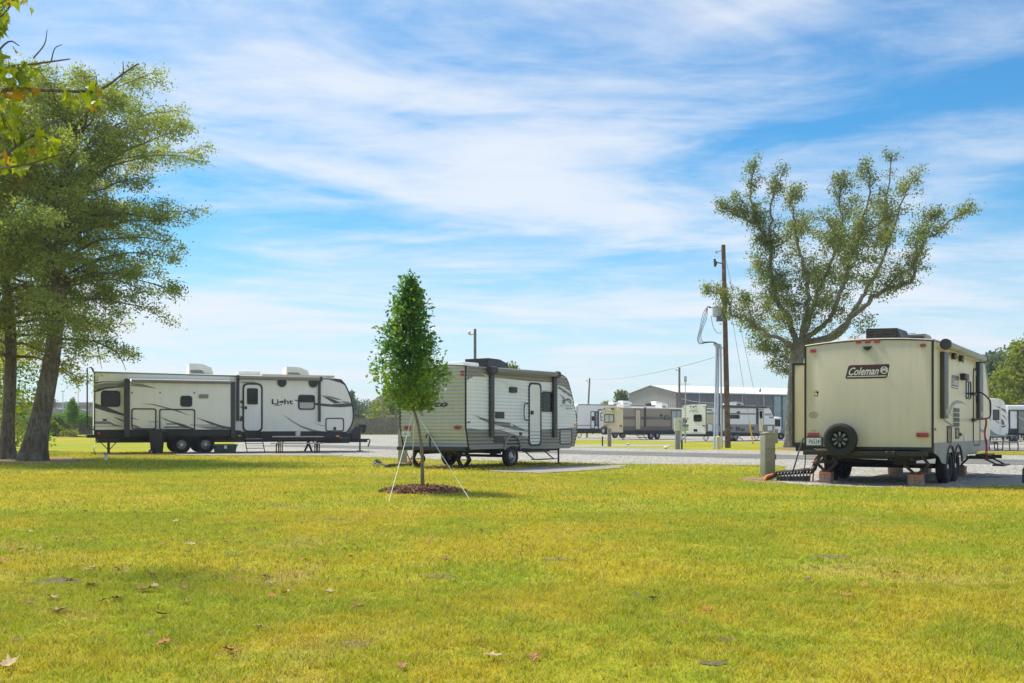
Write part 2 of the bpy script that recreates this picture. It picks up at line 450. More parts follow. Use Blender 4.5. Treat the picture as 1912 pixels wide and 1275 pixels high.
def rr(u0, u1, w0, w1, r, n=4):
    if u0 > u1: u0, u1 = u1, u0
    if w0 > w1: w0, w1 = w1, w0
    r = min(r, (u1 - u0) / 2.01, (w1 - w0) / 2.01)
    out = []
    for cx, cy, a0 in ((u1 - r, w1 - r, 0), (u0 + r, w1 - r, 90), (u0 + r, w0 + r, 180), (u1 - r, w0 + r, 270)):
        for k in range(n + 1):
            a = math.radians(a0 + 90 * k / n); out.append((cx + r * math.cos(a), cy + r * math.sin(a)))
    return out

def obj(name, mb, material, parent=None, smooth=True, loc=None):
    me = bpy.data.meshes.new(name)
    me.from_pydata(mb.v, [], mb.f)
    bm = bmesh.new(); bm.from_mesh(me)
    bmesh.ops.recalc_face_normals(bm, faces=bm.faces); bm.to_mesh(me); bm.free()
    if smooth:
        me.polygons.foreach_set('use_smooth', [True] * len(me.polygons))
        me.set_sharp_from_angle(angle=math.radians(38))
    me.materials.append(M[material] if isinstance(material, str) else material)
    o = bpy.data.objects.new(name, me); COL.objects.link(o)
    if parent is not None: o.parent = parent
    if loc is not None: o.location = loc
    return o

def np_mesh(name, co, faces, material, parent=None, rnd=None, k=4):
    """co (N,3) float array, faces (M,k) int array"""
    me = bpy.data.meshes.new(name)
    me.vertices.add(len(co)); me.vertices.foreach_set('co', np.ascontiguousarray(co, np.float32).ravel())
    me.loops.add(faces.size); me.loops.foreach_set('vertex_index', np.ascontiguousarray(faces, np.int32).ravel())
    me.polygons.add(len(faces)); me.polygons.foreach_set('loop_start', np.arange(0, faces.size, k, dtype=np.int32))
    me.update(calc_edges=True)
    if rnd is not None:
        at = me.attributes.new('rnd', 'FLOAT', 'POINT'); at.data.foreach_set('value', np.ascontiguousarray(rnd, np.float32))
    me.materials.append(M[material])
    o = bpy.data.objects.new(name, me); COL.objects.link(o)
    if parent is not None: o.parent = parent
    return o

def tag(o, label=None, cat=None, group=None, kind=None):
    if label: o['label'] = label
    if cat: o['category'] = cat
    if group: o['group'] = group
    if kind: o['kind'] = kind
    return o

def thing(name, label, cat, loc=(0, 0, 0), rz=0.0, group=None):
    o = bpy.data.objects.new(name, None); o.empty_display_size = 0.2
    o.location = loc; o.rotation_euler = (0, 0, rz); COL.objects.link(o)
    return tag(o, label, cat, group)

def terrain(x, y):
    a = min(1, max(0, (y - 66) / 24)); b = min(1, max(0, (5 - x) / 10))
    return 0.36 * a * a * (3 - 2 * a) * b * b * (3 - 2 * b)

# where a point of the place stands, measured on the photograph: a sight line met with the ground or with a plane
CROP = {'a': (150, 660, .16475), 'b': (420, 660, .16475), 'c': (680, 650, .1882), 'd': (860, 660, .18045), 'e': (1060, 680, .21967),
        'f': (1400, 600, .25886), 'g': (1710, 600, .2509), 'h': (0, 640, .1883), 'A': (0, 0, .549), 'B': (1280, 270, .4628),
        'C': (660, 480, .3763), 'D': (1830, 620, .2356), 'E': (1020, 720, .06276), 'F': (1740, 620, .2196), 'G': (640, 700, .1412),
        'H': (1420, 720, .1097), 'I': (1060, 730, .11506), 'J': (1240, 730, .11506), 'K': (0, 0, .2588), 'P': (1280, 440, .3297),
        'L': (0, 850, .50209), 'R': (960, 850, .49791), '': (0, 0, 1.0)}
def pix(c, u, v):
    x, y, s = CROP[c]; return x + u * s, y + v * s
def ray(c, u, v):
    x, y = pix(c, u, v); return Vector(((x - CX) / F, 1.0, (HZ - y) / F))
def at(c, u, v, Y):
    d = ray(c, u, v); return Vector((d.x * Y, Y, EYE + d.z * Y))
def gnd(c, u, v, z=0.0):
    d = ray(c, u, v); Y = (z - EYE) / d.z; return Vector((d.x * Y, Y, z))

class Rig:
    """a trailer standing at org with its length along +x: side wall at y=0 facing -y, rear wall at x=0 facing -x"""
    def __init__(s, name, label, org, deg, cat='trailer', group=None):
        s.a = math.radians(deg); s.org = Vector((org[0], org[1], 0))
        s.root = thing(name, label, cat, s.org, s.a, group)
        s.ex = Vector((math.cos(s.a), math.sin(s.a), 0)); s.ey = Vector((-math.sin(s.a), math.cos(s.a), 0))
        s.n = 0; s.rib = None; s.ribr = None
    def S(s, c, u, v, yo=0.0):
        d = ray(c, u, v); o = Vector((0, 0, EYE)) - s.org
        t = (yo - o.dot(s.ey)) / d.dot(s.ey); p = o + d * t
        return (p.dot(s.ex), p.z)
    def R(s, c, u, v, xo=0.0):
        d = ray(c, u, v); o = Vector((0, 0, EYE)) - s.org
        t = (xo - o.dot(s.ex)) / d.dot(s.ex); p = o + d * t
        return (p.dot(s.ey), p.z)
    def sb(s, c, u0, v0, u1, v1, yo=0.0):
        a, b = s.S(c, u0, v0, yo), s.S(c, u1, v1, yo); return (a[0], b[0], b[1], a[1])
    def rb(s, c, u0, v0, u1, v1, xo=0.0):
        a, b = s.R(c, u0, v0, xo), s.R(c, u1, v1, xo); return (b[0], a[0], b[1], a[1])
    def fs(s, yo=0.0): return lambda u, w, t: (u, yo - t, w)
    def fr(s, xo=0.0): return lambda u, w, t: (xo - t, u, w)
    def plate(s, name, pts, m, plane='s', o=0.0, t=0.006, parent=None, label=None, back=None):
        fn = s.fs(o) if plane == 's' else s.fr(o)
        ob = obj(name, MB().prism(pts, fn, t, 0.0 if back is None else back), m, parent or s.root)
        if label: ob['label'] = label
        return ob
    def decal(s, name, c, pts, m, plane='s', o=0.0, label=None, lift=0.003):
        """flat vinyl following the wall; on corrugated walls it is cut into rib-high strips that follow the ribs"""
        s.n += 1
        q = [(s.S(c, u, v, o) if plane == 's' else s.R(c, u, v, o)) for u, v in pts]
        return s.decal2(name, q, m, plane, o, label, lift + 0.0006 * s.n)
    def decal2(s, name, q, m, plane='s', o=0.0, label=None, lift=0.003):
        rib = s.rib if plane == 's' else s.ribr
        fn = s.fs(o) if plane == 's' else s.fr(o)
        mb = MB()
        if rib is None:
            mb.prism(q, fn, lift, 0.0005)
        else:
            prof, zs = rib
            zz = [z for z in zs if min(w for _, w in q) < z < max(w for _, w in q)]
            lo, hi = min(w for _, w in q), max(w for _, w in q)
            lv = [lo] + zz + [hi]
            for a, b in zip(lv[:-1], lv[1:]):
                p = clip(clip(q, a, True), b, False)
                if len(p) < 3: continue
                mb.add([fn(u, w, prof(w) + lift) for u, w in p], [tuple(range(len(p)))])
        ob = obj(name, mb, m, s.root)
        if label: ob['label'] = label
        return ob
    def window(s, box, plane='s', o=0.0, r=0.06, fw=0.035, frame='black', pane='glass', bars=(), name='window', t=0.022, pane_label=None):
        u0, u1, w0, w1 = box
        if u0 > u1: u0, u1 = u1, u0
        if w0 > w1: w0, w1 = w1, w0
        fn = s.fs(o) if plane == 's' else s.fr(o)
        w = obj(name, MB().ring(rr(u0, u1, w0, w1, r), rr(u0 + fw, u1 - fw, w0 + fw, w1 - fw, max(0.01, r - fw * 0.6)), fn, t, 0.0), frame, s.root)
        p = obj('pane', MB().prism(rr(u0 + fw * .6, u1 - fw * .6, w0 + fw * .6, w1 - fw * .6, r), fn, t * 0.45, 0.001), pane, w)
        if pane_label: p['label'] = pane_label
        for b in bars:
            k, f = b
            g = MB()
            if k == 'h':
                z = w0 + (w1 - w0) * f; g.prism(rr(u0 + fw, u1 - fw, z - fw * .4, z + fw * .4, 0.004, 1), fn, t * 0.9, t * 0.4)
            else:
                x = u0 + (u1 - u0) * f; g.prism(rr(x - fw * .4, x + fw * .4, w0 + fw, w1 - fw, 0.004, 1), fn, t * 0.9, t * 0.4)
            obj('glazing_bar', g, frame, w)
        return w
    def outline_door(s, name, box, plane='s', o=0.0, r=0.06, fw=0.025, frame='black', t=0.012, fill=None):
        u0, u1, w0, w1 = box
        if u0 > u1: u0, u1 = u1, u0
        if w0 > w1: w0, w1 = w1, w0
        fn = s.fs(o) if plane == 's' else s.fr(o)
        d = obj(name, MB().ring(rr(u0, u1, w0, w1, r), rr(u0 + fw, u1 - fw, w0 + fw, w1 - fw, max(0.01, r - fw * 0.6)), fn, t, 0.0), frame, s.root)
        if fill: obj('door_panel', MB().prism(rr(u0 + fw * .7, u1 - fw * .7, w0 + fw * .7, w1 - fw * .7, r), fn, t * 0.55, 0.001), fill, d)
        return d
    def bx(s, name, m, x0, x1, y0, y1, z0, z1, c=0.0, parent=None):
        return obj(name, MB().box(x0, x1, y0, y1, z0, z1, c), m, parent or s.root)
    def wheel(s, x, yf, R, w=0.2, rim='rim', style='steel', inward=1, name='wheel'):
        """outer face at y=yf; inward=+1 means the wheel reaches towards +y"""
        k = inward; y = lambda d: yf + k * d
        hub = obj(name, MB().lathe_y([(0.0, y(0.03)), (R * .14, y(0.03)), (R * .17, y(0.06)), (R * .17, y(w * .6))], x, R, 16), 'machined' if style != 'dark' else 'rim', s.root)
        ty = [(R * .60, y(0.035)), (R * .64, y(0.008)), (R * .80, y(0.0)), (R * .93, y(0.018)), (R * .985, y(0.04))]
        nt = 5
        for i in range(nt):                                   # tread grooves round the tyre
            a = 0.045 + (w - 0.09) * i / nt; b = 0.045 + (w - 0.09) * (i + 0.75) / nt
            ty += [(R, y(a)), (R, y(b)), (R * .975, y(b + 0.001)), (R * .975, y(0.045 + (w - 0.09) * (i + 1) / nt - 0.001))]
        ty += [(R * .985, y(w - 0.04)), (R * .93, y(w - 0.018)), (R * .8, y(w)), (R * .6, y(w - 0.035))]
        obj('tyre', MB().lathe_y(ty, x, R, 36), 'tyre', hub)
        rb = MB().lathe_y([(R * .60, y(0.03)), (R * .57, y(0.032)), (R * .53, y(0.075)), (R * .50, y(0.085)), (R * .22, y(0.055)), (R * .05, y(0.05))], x, R, 28)
        obj('rim', rb, 'darkrim' if style in ('split', 'dark') else rim, hub)
        sp = MB()
        ns, mm = (8, 'darkrim') if style != 'split' else (8, 'machined')
        for i in range(ns):
            a = 2 * math.pi * i / ns + 0.2
            if style == 'split':
                for dd in (-0.15, 0.15):
                    for sgn in (1,):
                        c0, c1 = a + dd * 0.5, a + dd * 1.5
                        p = [(x + R * .20 * math.cos(c0 - .06), R + R * .20 * math.sin(c0 - .06)), (x + R * .55 * math.cos(c1 - .03), R + R * .55 * math.sin(c1 - .03)),
                             (x + R * .55 * math.cos(c1 + .03), R + R * .55 * math.sin(c1 + .03)), (x + R * .20 * math.cos(c0 + .06), R + R * .20 * math.sin(c0 + .06))]
                        sp.prism(p, lambda u, q, t: (u, t, q), y(0.028), y(0.055))
            else:
                cx, cz = x + R * .40 * math.cos(a), R + R * .40 * math.sin(a)
                q = [(cx + R * .075 * math.cos(b), cz + R * .085 * math.sin(b)) for b in [2 * math.pi * j / 8 for j in range(8)]]
                sp.prism(q, lambda u, q_, t: (u, t, q_), y(0.060), y(0.09))
        obj('spokes' if style == 'split' else 'rim_holes', sp, mm if style != 'dark' else 'rim', hub)
        return hub
    def text(s, name, body, box, m, plane='s', o=0.0, lift=0.006, shear=0.0, bold=0.0, parent=None, mirror=False):
        cu = bpy.data.curves.new('lettering', 'FONT'); cu.body = body; cu.shear = shear; cu.offset = bold
        cu.resolution_u = 3
        ob = bpy.data.objects.new('lettering', cu); COL.objects.link(ob)
        dg = bpy.context.evaluated_depsgraph_get(); dg.update()
        me = ob.evaluated_get(dg).to_mesh()
        vs = [(v.co.x, v.co.y) for v in me.vertices]; fs = [tuple(p.vertices) for p in me.polygons]
        ob.evaluated_get(dg).to_mesh_clear()
        bpy.data.objects.remove(ob); bpy.data.curves.remove(cu)
        ax, bx_ = min(p[0] for p in vs), max(p[0] for p in vs); ay, by = min(p[1] for p in vs), max(p[1] for p in vs)
        pts, fn = box if isinstance(box, tuple) and callable(box[1]) else (box, None)
        (u0, w0), (u1, w1), (u2, w2), (u3, w3) = pts           # bottom left, bottom right, top right, top left
        f3 = s.fs(o) if plane == 's' else s.fr(o)
        rib = s.rib if plane == 's' else s.ribr
        out = []
        for x, y in vs:
            a, b = (x - ax) / (bx_ - ax), (y - ay) / (by - ay)
            u = (u0 * (1 - a) + u1 * a) * (1 - b) + (u3 * (1 - a) + u2 * a) * b
            w = (w0 * (1 - a) + w1 * a) * (1 - b) + (w3 * (1 - a) + w2 * a) * b
            out.append(f3(u, w, lift))
        return obj(name, MB().add(out, fs), m, parent or s.root, smooth=False)
    def quad(s, c, pts, plane='s', o=0.0):
        return [(s.S(c, u, v, o) if plane == 's' else s.R(c, u, v, o)) for u, v in pts]

def clip(poly, z, above):
    out = []
    for i in range(len(poly)):
        a, b = poly[i], poly[(i + 1) % len(poly)]
        ia, ib = (a[1] >= z) == above or a[1] == z, (b[1] >= z) == above or b[1] == z
        if ia: out.append(a)
        if ia != ib:
            t = (z - a[1]) / (b[1] - a[1]); out.append((a[0] + (b[0] - a[0]) * t, z))
    return out

def body_shell(prof, W, camber=0.06, ny=7):
    """(x, z, roof weight) outline swept across the width; the roof part bows up in the middle"""
    mb = MB(); n = len(prof)
    for j in range(ny):
        y = W * j / (ny - 1); q = 1 - (2 * y / W - 1) ** 2
        mb.v += [(x, y, z + camber * q * w) for x, z, w in prof]
    for j in range(ny - 1):
        for i in range(n):
            k = (i + 1) % n
            mb.f.append((j * n + i, j * n + k, (j + 1) * n + k, (j + 1) * n + i))
    mb.f.append(tuple(range(n))); mb.f.append(tuple((ny - 1) * n + i for i in range(n))[::-1])
    return mb

def ac_unit(rig, x0, x1, y0, y1, z, h, m='white', grille='grill', rear_grille=True):
    p = [(x0, z), (x0 + 0.02, z + h), (x0 + (x1 - x0) * .55, z + h * 0.97), (x1 - 0.08, z + h * .66), (x1, z + h * .25), (x1, z)]
    o = obj('air_conditioner', MB().prism(p, lambda u, w, t: (u, t, w), y0, y1), m, rig.root)
    g = MB()
    if rear_grille:
        for i in range(6):
            zz = z + h * (0.12 + 0.13 * i); g.box(x0 - 0.012, x0 + 0.03, y0 + 0.04, y1 - 0.04, zz, zz + h * 0.07)
    g.prism([(x0 + .06, z + h * .14), (x0 + .06, z + h * .42), (x0 + (x1 - x0) * .52, z + h * .42), (x0 + (x1 - x0) * .66, z + h * .14)], lambda u, w, t: (u, t, w), y0 - 0.008, y0 + 0.02)
    obj('grille', g, grille, o)
    return o

def scissor_jack(rig, x, y, z1, z0, span, axis='y', name='scissor_jack', r=.02, m='rustmetal'):
    g = MB(); zm = (z0 + z1) / 2
    fn = (lambda a, z: (x, y + a, z)) if axis == 'y' else (lambda a, z: (x + a, y, z))
    for sg in (-1, 1):
        for q in (-0.045, 0.045):
            off = (lambda p: (p[0] + q, p[1], p[2])) if axis == 'y' else (lambda p: (p[0], p[1] + q, p[2]))
            g.tube([off(fn(sg * 0.07, z1)), off(fn(sg * span, zm))], r, 4)
            g.tube([off(fn(sg * span, zm)), off(fn(sg * 0.05, z0 + 0.03))], r, 4)
    g.tube([fn(-span - 0.04, zm), fn(span + 0.1, zm)], 0.011, 6)
    p = fn(0, 0); g.box(p[0] - 0.1, p[0] + 0.1, p[1] - 0.1, p[1] + 0.1, z0, z0 + 0.025)
    p = fn(0, 0); g.box(p[0] - 0.06, p[0] + 0.06, p[1] - 0.12, p[1] + 0.12, z1 - 0.02, z1 + 0.03)
    return obj(name, g, m, rig.root)
# ---------------------------------------------------------------- ground, road, gravel
rng = np.random.default_rng(7)
random.seed(7)
def un(n, u): return (n * 0.714 - u * 0.70, n * 0.70 + u * 0.714)

def build_lawn():
    xs = [-3000, -900, -300, -150] + list(np.arange(-110, 61, 3.0)) + [80, 140, 300, 900, 3000]
    ys = [-80, -20] + list(np.arange(0, 170, 3.0)) + [190, 240, 400, 900, 4000]
    mb = MB()
    for y in ys:
        for x in xs: mb.v.append((x, y, terrain(x, y)))
    nx = len(xs)
    for j in range(len(ys) - 1):
        for i in range(nx - 1):
            a = j * nx + i; mb.f.append((a, a + 1, a + nx + 1, a + nx))
    o = obj('lawn', mb, 'lawn'); tag(o, kind='structure')
    return o
build_lawn()

def ragged(pts, step=0.45, amp=0.10, seed=1):
    r = random.Random(seed); out = []
    for i in range(len(pts)):
        a, b = Vector(pts[i][:2]), Vector(pts[(i + 1) % len(pts)][:2])
        L = (b - a).length; n = max(1, min(120, int(L / step))); d = (b - a) / max(L, 1e-6); nn = Vector((-d.y, d.x))
        for k in range(n):
            p = a.lerp(b, k / n)
            out.append(tuple(p + nn * (r.gauss(0, amp) if k else 0)))
    return out
def sheet(name, pts, m, z, seed=1, amp=0.10, step=0.45, kind='structure', thick=0.0, sharp=False):
    q = [tuple(p[:2]) for p in pts] if sharp else ragged(pts, step, amp, seed)
    mb = MB()
    if thick: mb.prism(q, lambda u, w, t: (u, w, t), z, z - thick)
    else: mb.add([(x, y, z) for x, y in q], [tuple(range(len(q)))])
    o = obj(name, mb, m, smooth=False); tag(o, kind=kind)
    return o
near = [gnd('', *p) for p in ((330, 848.5), (430, 850), (520, 850.5), (640, 852.5), (700, 854.5), (745, 856), (860, 859.5), (1000, 862), (1080, 864.5),
        (1160, 867), (1300, 868), (1430, 869), (1470, 871), (1462, 885), (1452, 900), (1500, 906), (1600, 909.5), (1760, 911), (1912, 907.5), (2150, 903))]
GRAVEL = [tuple(p[:2]) for p in near] + [un(27, -38), un(42.6, -38), un(42.6, -12), un(42.9, 0), un(43.3, 20), un(42.2, 58), un(28, 58)]
sheet('gravel_lot', GRAVEL, 'gravel', 0.006, 3, 0.09)
sheet('road', [un(31.7, -60), un(31.7, 57), un(37.0, 57), un(37.0, -60)], 'asphalt', 0.012, 4, 0.05, 0.8)
sheet('gravel_strip', [gnd('', *p) for p in ((1050, 834.5), (1150, 834), (1255, 833), (1262, 830), (1150, 830), (1052, 830.5))], 'gravel', 0.006, 5, 0.25, 1.0)
def draped(name, x0, x1, y0, y1, m, lift, skew=0.0):
    mb = MB(); nx, ny = 8, 24
    for j in range(ny + 1):
        for i in range(nx + 1):
            y = y0 + (y1 - y0) * j / ny; x = x0 + (x1 - x0) * i / nx + skew * (y - y0) + random.uniform(-.2, .2) * (i in (0, nx)); mb.v.append((x, y, terrain(x, y) + lift))
    for j in range(ny):
        for i in range(nx): a = j * (nx + 1) + i; mb.f.append((a, a + 1, a + nx + 2, a + nx + 1))
    tag(obj(name, mb, m), kind='structure')
draped('gravel_yard', -19, -6, 58, 113, 'gravel', .0025, -.06)
sheet('far_gravel_lot', [(2, 104), (10, 93), (17, 80), (33, 82), (60, 78), (130, 90), (130, 190), (2, 190)], 'gravel', 0.006, 6, 0.3, 2.0)
sheet('side_gravel_lot', [gnd('', *p) for p in ((1700, 840.5), (1830, 840.5), (1912, 840), (2300, 838), (2300, 820), (1912, 819), (1830, 819), (1700, 823))], 'gravel', 0.008, 8, 0.15, 0.8)
sheet('dirt_strip', [gnd('', *p) for p in ((1800, 845), (1912, 844), (2100, 843), (2100, 840), (1912, 840.6), (1800, 841.2))], 'dirt', 0.012, 9, 0.15, 0.7)
sheet('concrete_pad', [gnd('', *p) for p in ((905, 880.5), (1010, 884.5), (1085, 880), (1160, 874.5), (1172, 869.5), (1120, 869.5), (1000, 873.5))], 'concrete', 0.022, 10, 0.05, 0.4, thick=0.05)
sheet('trailer_pad', [gnd('', *p) for p in ((330, 850.6), (480, 851.6), (636, 851.8), (640, 849.5), (560, 846), (330, 846.5))], 'concrete', 0.03, 11, 0.03, 0.8, thick=0.05)
sheet('step_pad', [gnd('', *p) for p in ((1800, 905.5), (1912, 906), (2100, 903), (2100, 893), (1912, 893.5), (1830, 896))], 'concrete', 0.022, 12, 0.04, 0.4, thick=0.05)
sheet('dirt_patch', [gnd('', *p) for p in ((1378, 893), (1415, 890), (1455, 893), (1470, 898), (1462, 903), (1420, 901), (1390, 897.5))], 'dirt', 0.005, 13, 0.12, 0.3)
sheet('bare_soil', [gnd('', *p) for p in ((-140, 872), (-20, 866), (60, 866), (110, 865.5), (165, 862.5), (190, 858.5), (120, 854), (20, 853.5), (-120, 853))], 'dirt', 0.005, 14, 0.18, 0.4)
for i_, (c_, u_, v_, q_) in enumerate((('L', 875, 372, .2), ('L', 1615, 452, .24), ('L', 945, 287, .22), ('L', 200, 472, .34), ('L', 1330, 704, .15), ('L', 1030, 188, .3), ('R', 165, 392, .2), ('R', 520, 534, .14), ('R', 800, 690, .14), ('R', 745, 782, .12), ('R', 1180, 382, .3), ('L', 1240, 238, .3))):
    p_ = gnd(c_, u_, v_); sheet('worn_spot', [(p_.x + q_ * .5 * math.cos(a_) * random.uniform(.6, 1.6), p_.y + q_ * .5 * math.sin(a_) * random.uniform(.7, 1.1)) for a_ in [6.283 * k_ / 9 for k_ in range(9)]], 'soil', .004, 30 + i_, .03, .08)
sheet('oak_soil', [gnd('', *p) for p in ((1450, 838.5), (1475, 840.5), (1510, 839.5), (1515, 835.5), (1480, 832.5), (1452, 834.5))], 'dirt', 0.005, 15, 0.12, 0.5)
sheet('dirt_under_trailer', [gnd('', *p) for p in ((180, 852), (250, 853), (330, 851), (420, 848), (420, 843), (300, 843), (200, 847))], 'dirt', 0.004, 16, 0.25, 0.5)
sheet('worn_ground', [gnd('', *p) for p in ((760, 868), (850, 874), (950, 877), (1040, 871), (1080, 867.5), (1010, 865.5), (900, 865.5), (800, 864))], 'dirt', 0.004, 17, 0.25, 0.4)

# ---------------------------------------------------------------- trees
def leaf_cloud(name, cen, size, material, parent, seed=0, droop=0.15, width=0.26, outward=None):
    """one joined mesh of folded leaf blades at cen (N,3)"""
    r = np.random.default_rng(seed); n = len(cen)
    d = r.normal(size=(n, 3)); d[:, 2] -= droop
    if outward is not None: d += outward * 0.8
    d /= np.linalg.norm(d, axis=1)[:, None]
    q = r.normal(size=(n, 3)); s = np.cross(d, q); s /= np.linalg.norm(s, axis=1)[:, None] + 1e-9
    up = np.cross(s, d)
    L = (size * r.uniform(0.5, 1.45, n))[:, None]
    b = cen; t = cen + d * L - up * L * 0.12
    m = cen + d * L * 0.48
    v = np.stack([b, m + s * L * width + up * L * .06, t, m - s * L * width + up * L * .06], 1).reshape(-1, 3)
    f = np.arange(n * 4).reshape(n, 4)
    o = np_mesh(name, v, f, material, parent, np.repeat(r.uniform(0, 1, n), 4))
    o['kind'] = 'stuff'
    return o

def smooth_path(pts, k=4):
    """Catmull-Rom through 3-D points (with radius as 4th value)"""
    P = [np.array(p, float) for p in pts]; P = [2 * P[0] - P[1]] + P + [2 * P[-1] - P[-2]]; out = []
    for i in range(1, len(P) - 2):
        for j in range(k):
            t = j / k
            out.append(0.5 * ((2 * P[i]) + (-P[i - 1] + P[i + 1]) * t + (2 * P[i - 1] - 5 * P[i] + 4 * P[i + 1] - P[i + 2]) * t * t + (-P[i - 1] + 3 * P[i] - 3 * P[i + 1] + P[i + 2]) * t ** 3))
    out.append(P[-2]); return out

def trunk_mesh(path, n=22, flare=0.0, seed=0, ridge=0.07):
    r = random.Random(seed); ph = [r.uniform(0, 6.28) for _ in range(6)]; lob = r.choice((5, 6, 7))
    pts = [p[:3] for p in path]; rad = [max(0.004, p[3]) for p in path]
    H0 = pts[0][2]
    def wob(i, a):
        h = pts[i][2] - H0
        w = 1 + ridge * math.sin(9 * a + ph[0] + 0.8 * h) * 0.5 + ridge * math.sin(4 * a + ph[1] - 0.5 * h) + 0.4 * ridge * math.sin(17 * a + ph[2] + 1.7 * h)
        if flare: w += flare * math.exp(-h / 0.45) * (0.75 + 0.55 * math.sin(lob * a + ph[3]))
        return w
    return MB().tube(pts, rad, n, True, wob)

def left_oak(name, label, base, lean, H, R, z0, seed, leafmat, nb, rtrunk, nleaf=62, flare=.5):
    t = thing(name, label, 'tree', (base[0], base[1], 0))
    r = random.Random(seed)
    tp = []
    for i in range(16):
        h = H * (i / 15) * 0.93
        k = i / 15
        tp.append((lean[0] * k + 0.12 * math.sin(k * 7 + seed), lean[1] * k + 0.12 * math.cos(k * 6 + seed), h - 0.05, rtrunk * (1 - k) ** 0.8 + 0.03))
    obj('trunk', trunk_mesh(smooth_path(tp, 3), 26, flare, seed), 'bark', t)
    limbs = MB(); cen = []
    g = np.random.default_rng(seed)
    def spray(q, e, m):
        tt = g.uniform(0.05, 1.08, (m, 1)) ** .8
        c = q * (1 - tt) + e * tt + np.clip(g.normal(size=(m, 3)), -2, 2) * np.array([.15, .15, .12])
        cen.append(c)
    for i in range(nb):
        k = (i + 0.5) / nb
        h = min(H * .94, max(z0, z0 + (H * 0.95 - z0) * k ** 0.9 + r.uniform(-.5, .5)))
        a = i * 2.39996 + r.uniform(-.6, .6) + seed
        rel = (h - z0) / (H - z0)
        L = R * (0.70 + 0.36 * math.sin(math.pi * min(1, rel * 0.86 + 0.10))) * (1 - rel ** 6 * 0.45) * r.uniform(0.60, 1.14)
        kk = min(1, h / (H * .93)); p = np.array([lean[0] * kk, lean[1] * kk, h])
        el = 0.22 + 0.85 * rel + r.uniform(-.15, .2); pts = [tuple(p) + (0.058 * (1 - rel * .5) + .010,)]
        n = 9; st = L / n; aa = a
        for j in range(n):                                     # a crooked path that starts rising and sags towards its tip
            aa += r.uniform(-.32, .32); e2 = el - (0.55 + .5 * (1 - rel)) * ((j + 1) / n) ** 1.4 + r.uniform(-.22, .22)
            p = p + st * np.array([math.cos(aa) * math.cos(e2), math.sin(aa) * math.cos(e2), math.sin(e2)])
            pts.append(tuple(p) + (max(.008, (0.058 * (1 - rel * .5)) * (1 - (j + 1) / n) ** 1.1 + .008),))
        sp = smooth_path(pts, 2)
        limbs.tube([q[:3] for q in sp], [float(q[3]) for q in sp], 6)
        nsub = max(6, int(L * 2.7))
        for j in range(nsub):
            s = 0.20 + 0.80 * (j + r.random()) / nsub
            q = np.array(sp[min(len(sp) - 1, int(s * (len(sp) - 1)))][:3], float)
            sa = aa + r.choice((-1, 1)) * r.uniform(.2, 1.5); sl = r.uniform(.55, 1.35) * (1.15 - .45 * s)
            e = q + np.array([math.cos(sa) * sl, math.sin(sa) * sl, r.uniform(-.62, .60) * sl])
            mid = (q + e) / 2 + np.array([0, 0, r.uniform(.02, .12)])
            limbs.tube([q, mid, e], [0.014, 0.009, 0.004], 4)
            spray(q * .6 + mid * .4, e, int(nleaf * r.uniform(.35, .9)))
            for _ in range(2):                                 # side twigs
                ta = sa + r.choice((-1, 1)) * r.uniform(.5, 1.3); tl_ = sl * r.uniform(.35, .7)
                e3 = mid + np.array([math.cos(ta) * tl_, math.sin(ta) * tl_, r.uniform(-.4, .25) * tl_])
                limbs.tube([mid, e3], [.007, .003], 3)
                spray(mid, e3, int(nleaf * r.uniform(.25, .6)))
    obj('limbs', limbs, 'bark', t)['kind'] = 'stuff'
    cen = np.concatenate(cen)
    leaf_cloud('crown', cen, 0.092, leafmat, t, seed)
    return t

oak_l = gnd('h', 345, 1172)
left_oak('oak_tree', 'tall dark green oak with a flared leaning trunk, its drooping boughs reaching over the lawn', oak_l[:2], (1.25, 0.3), 12.1, 4.9, 4.2, 5, 'oakleaf2', 90, 0.33, 90, .5)
oak_l2 = gnd('h', 105, 1155)
left_oak('oak_tree', 'olive green oak with a straight brown trunk at the left edge, beside the leaning oak', oak_l2[:2], (-0.1, -0.6), 12.2, 4.3, 3.6, 11, 'oakleaf', 78, 0.22, 90, .6)

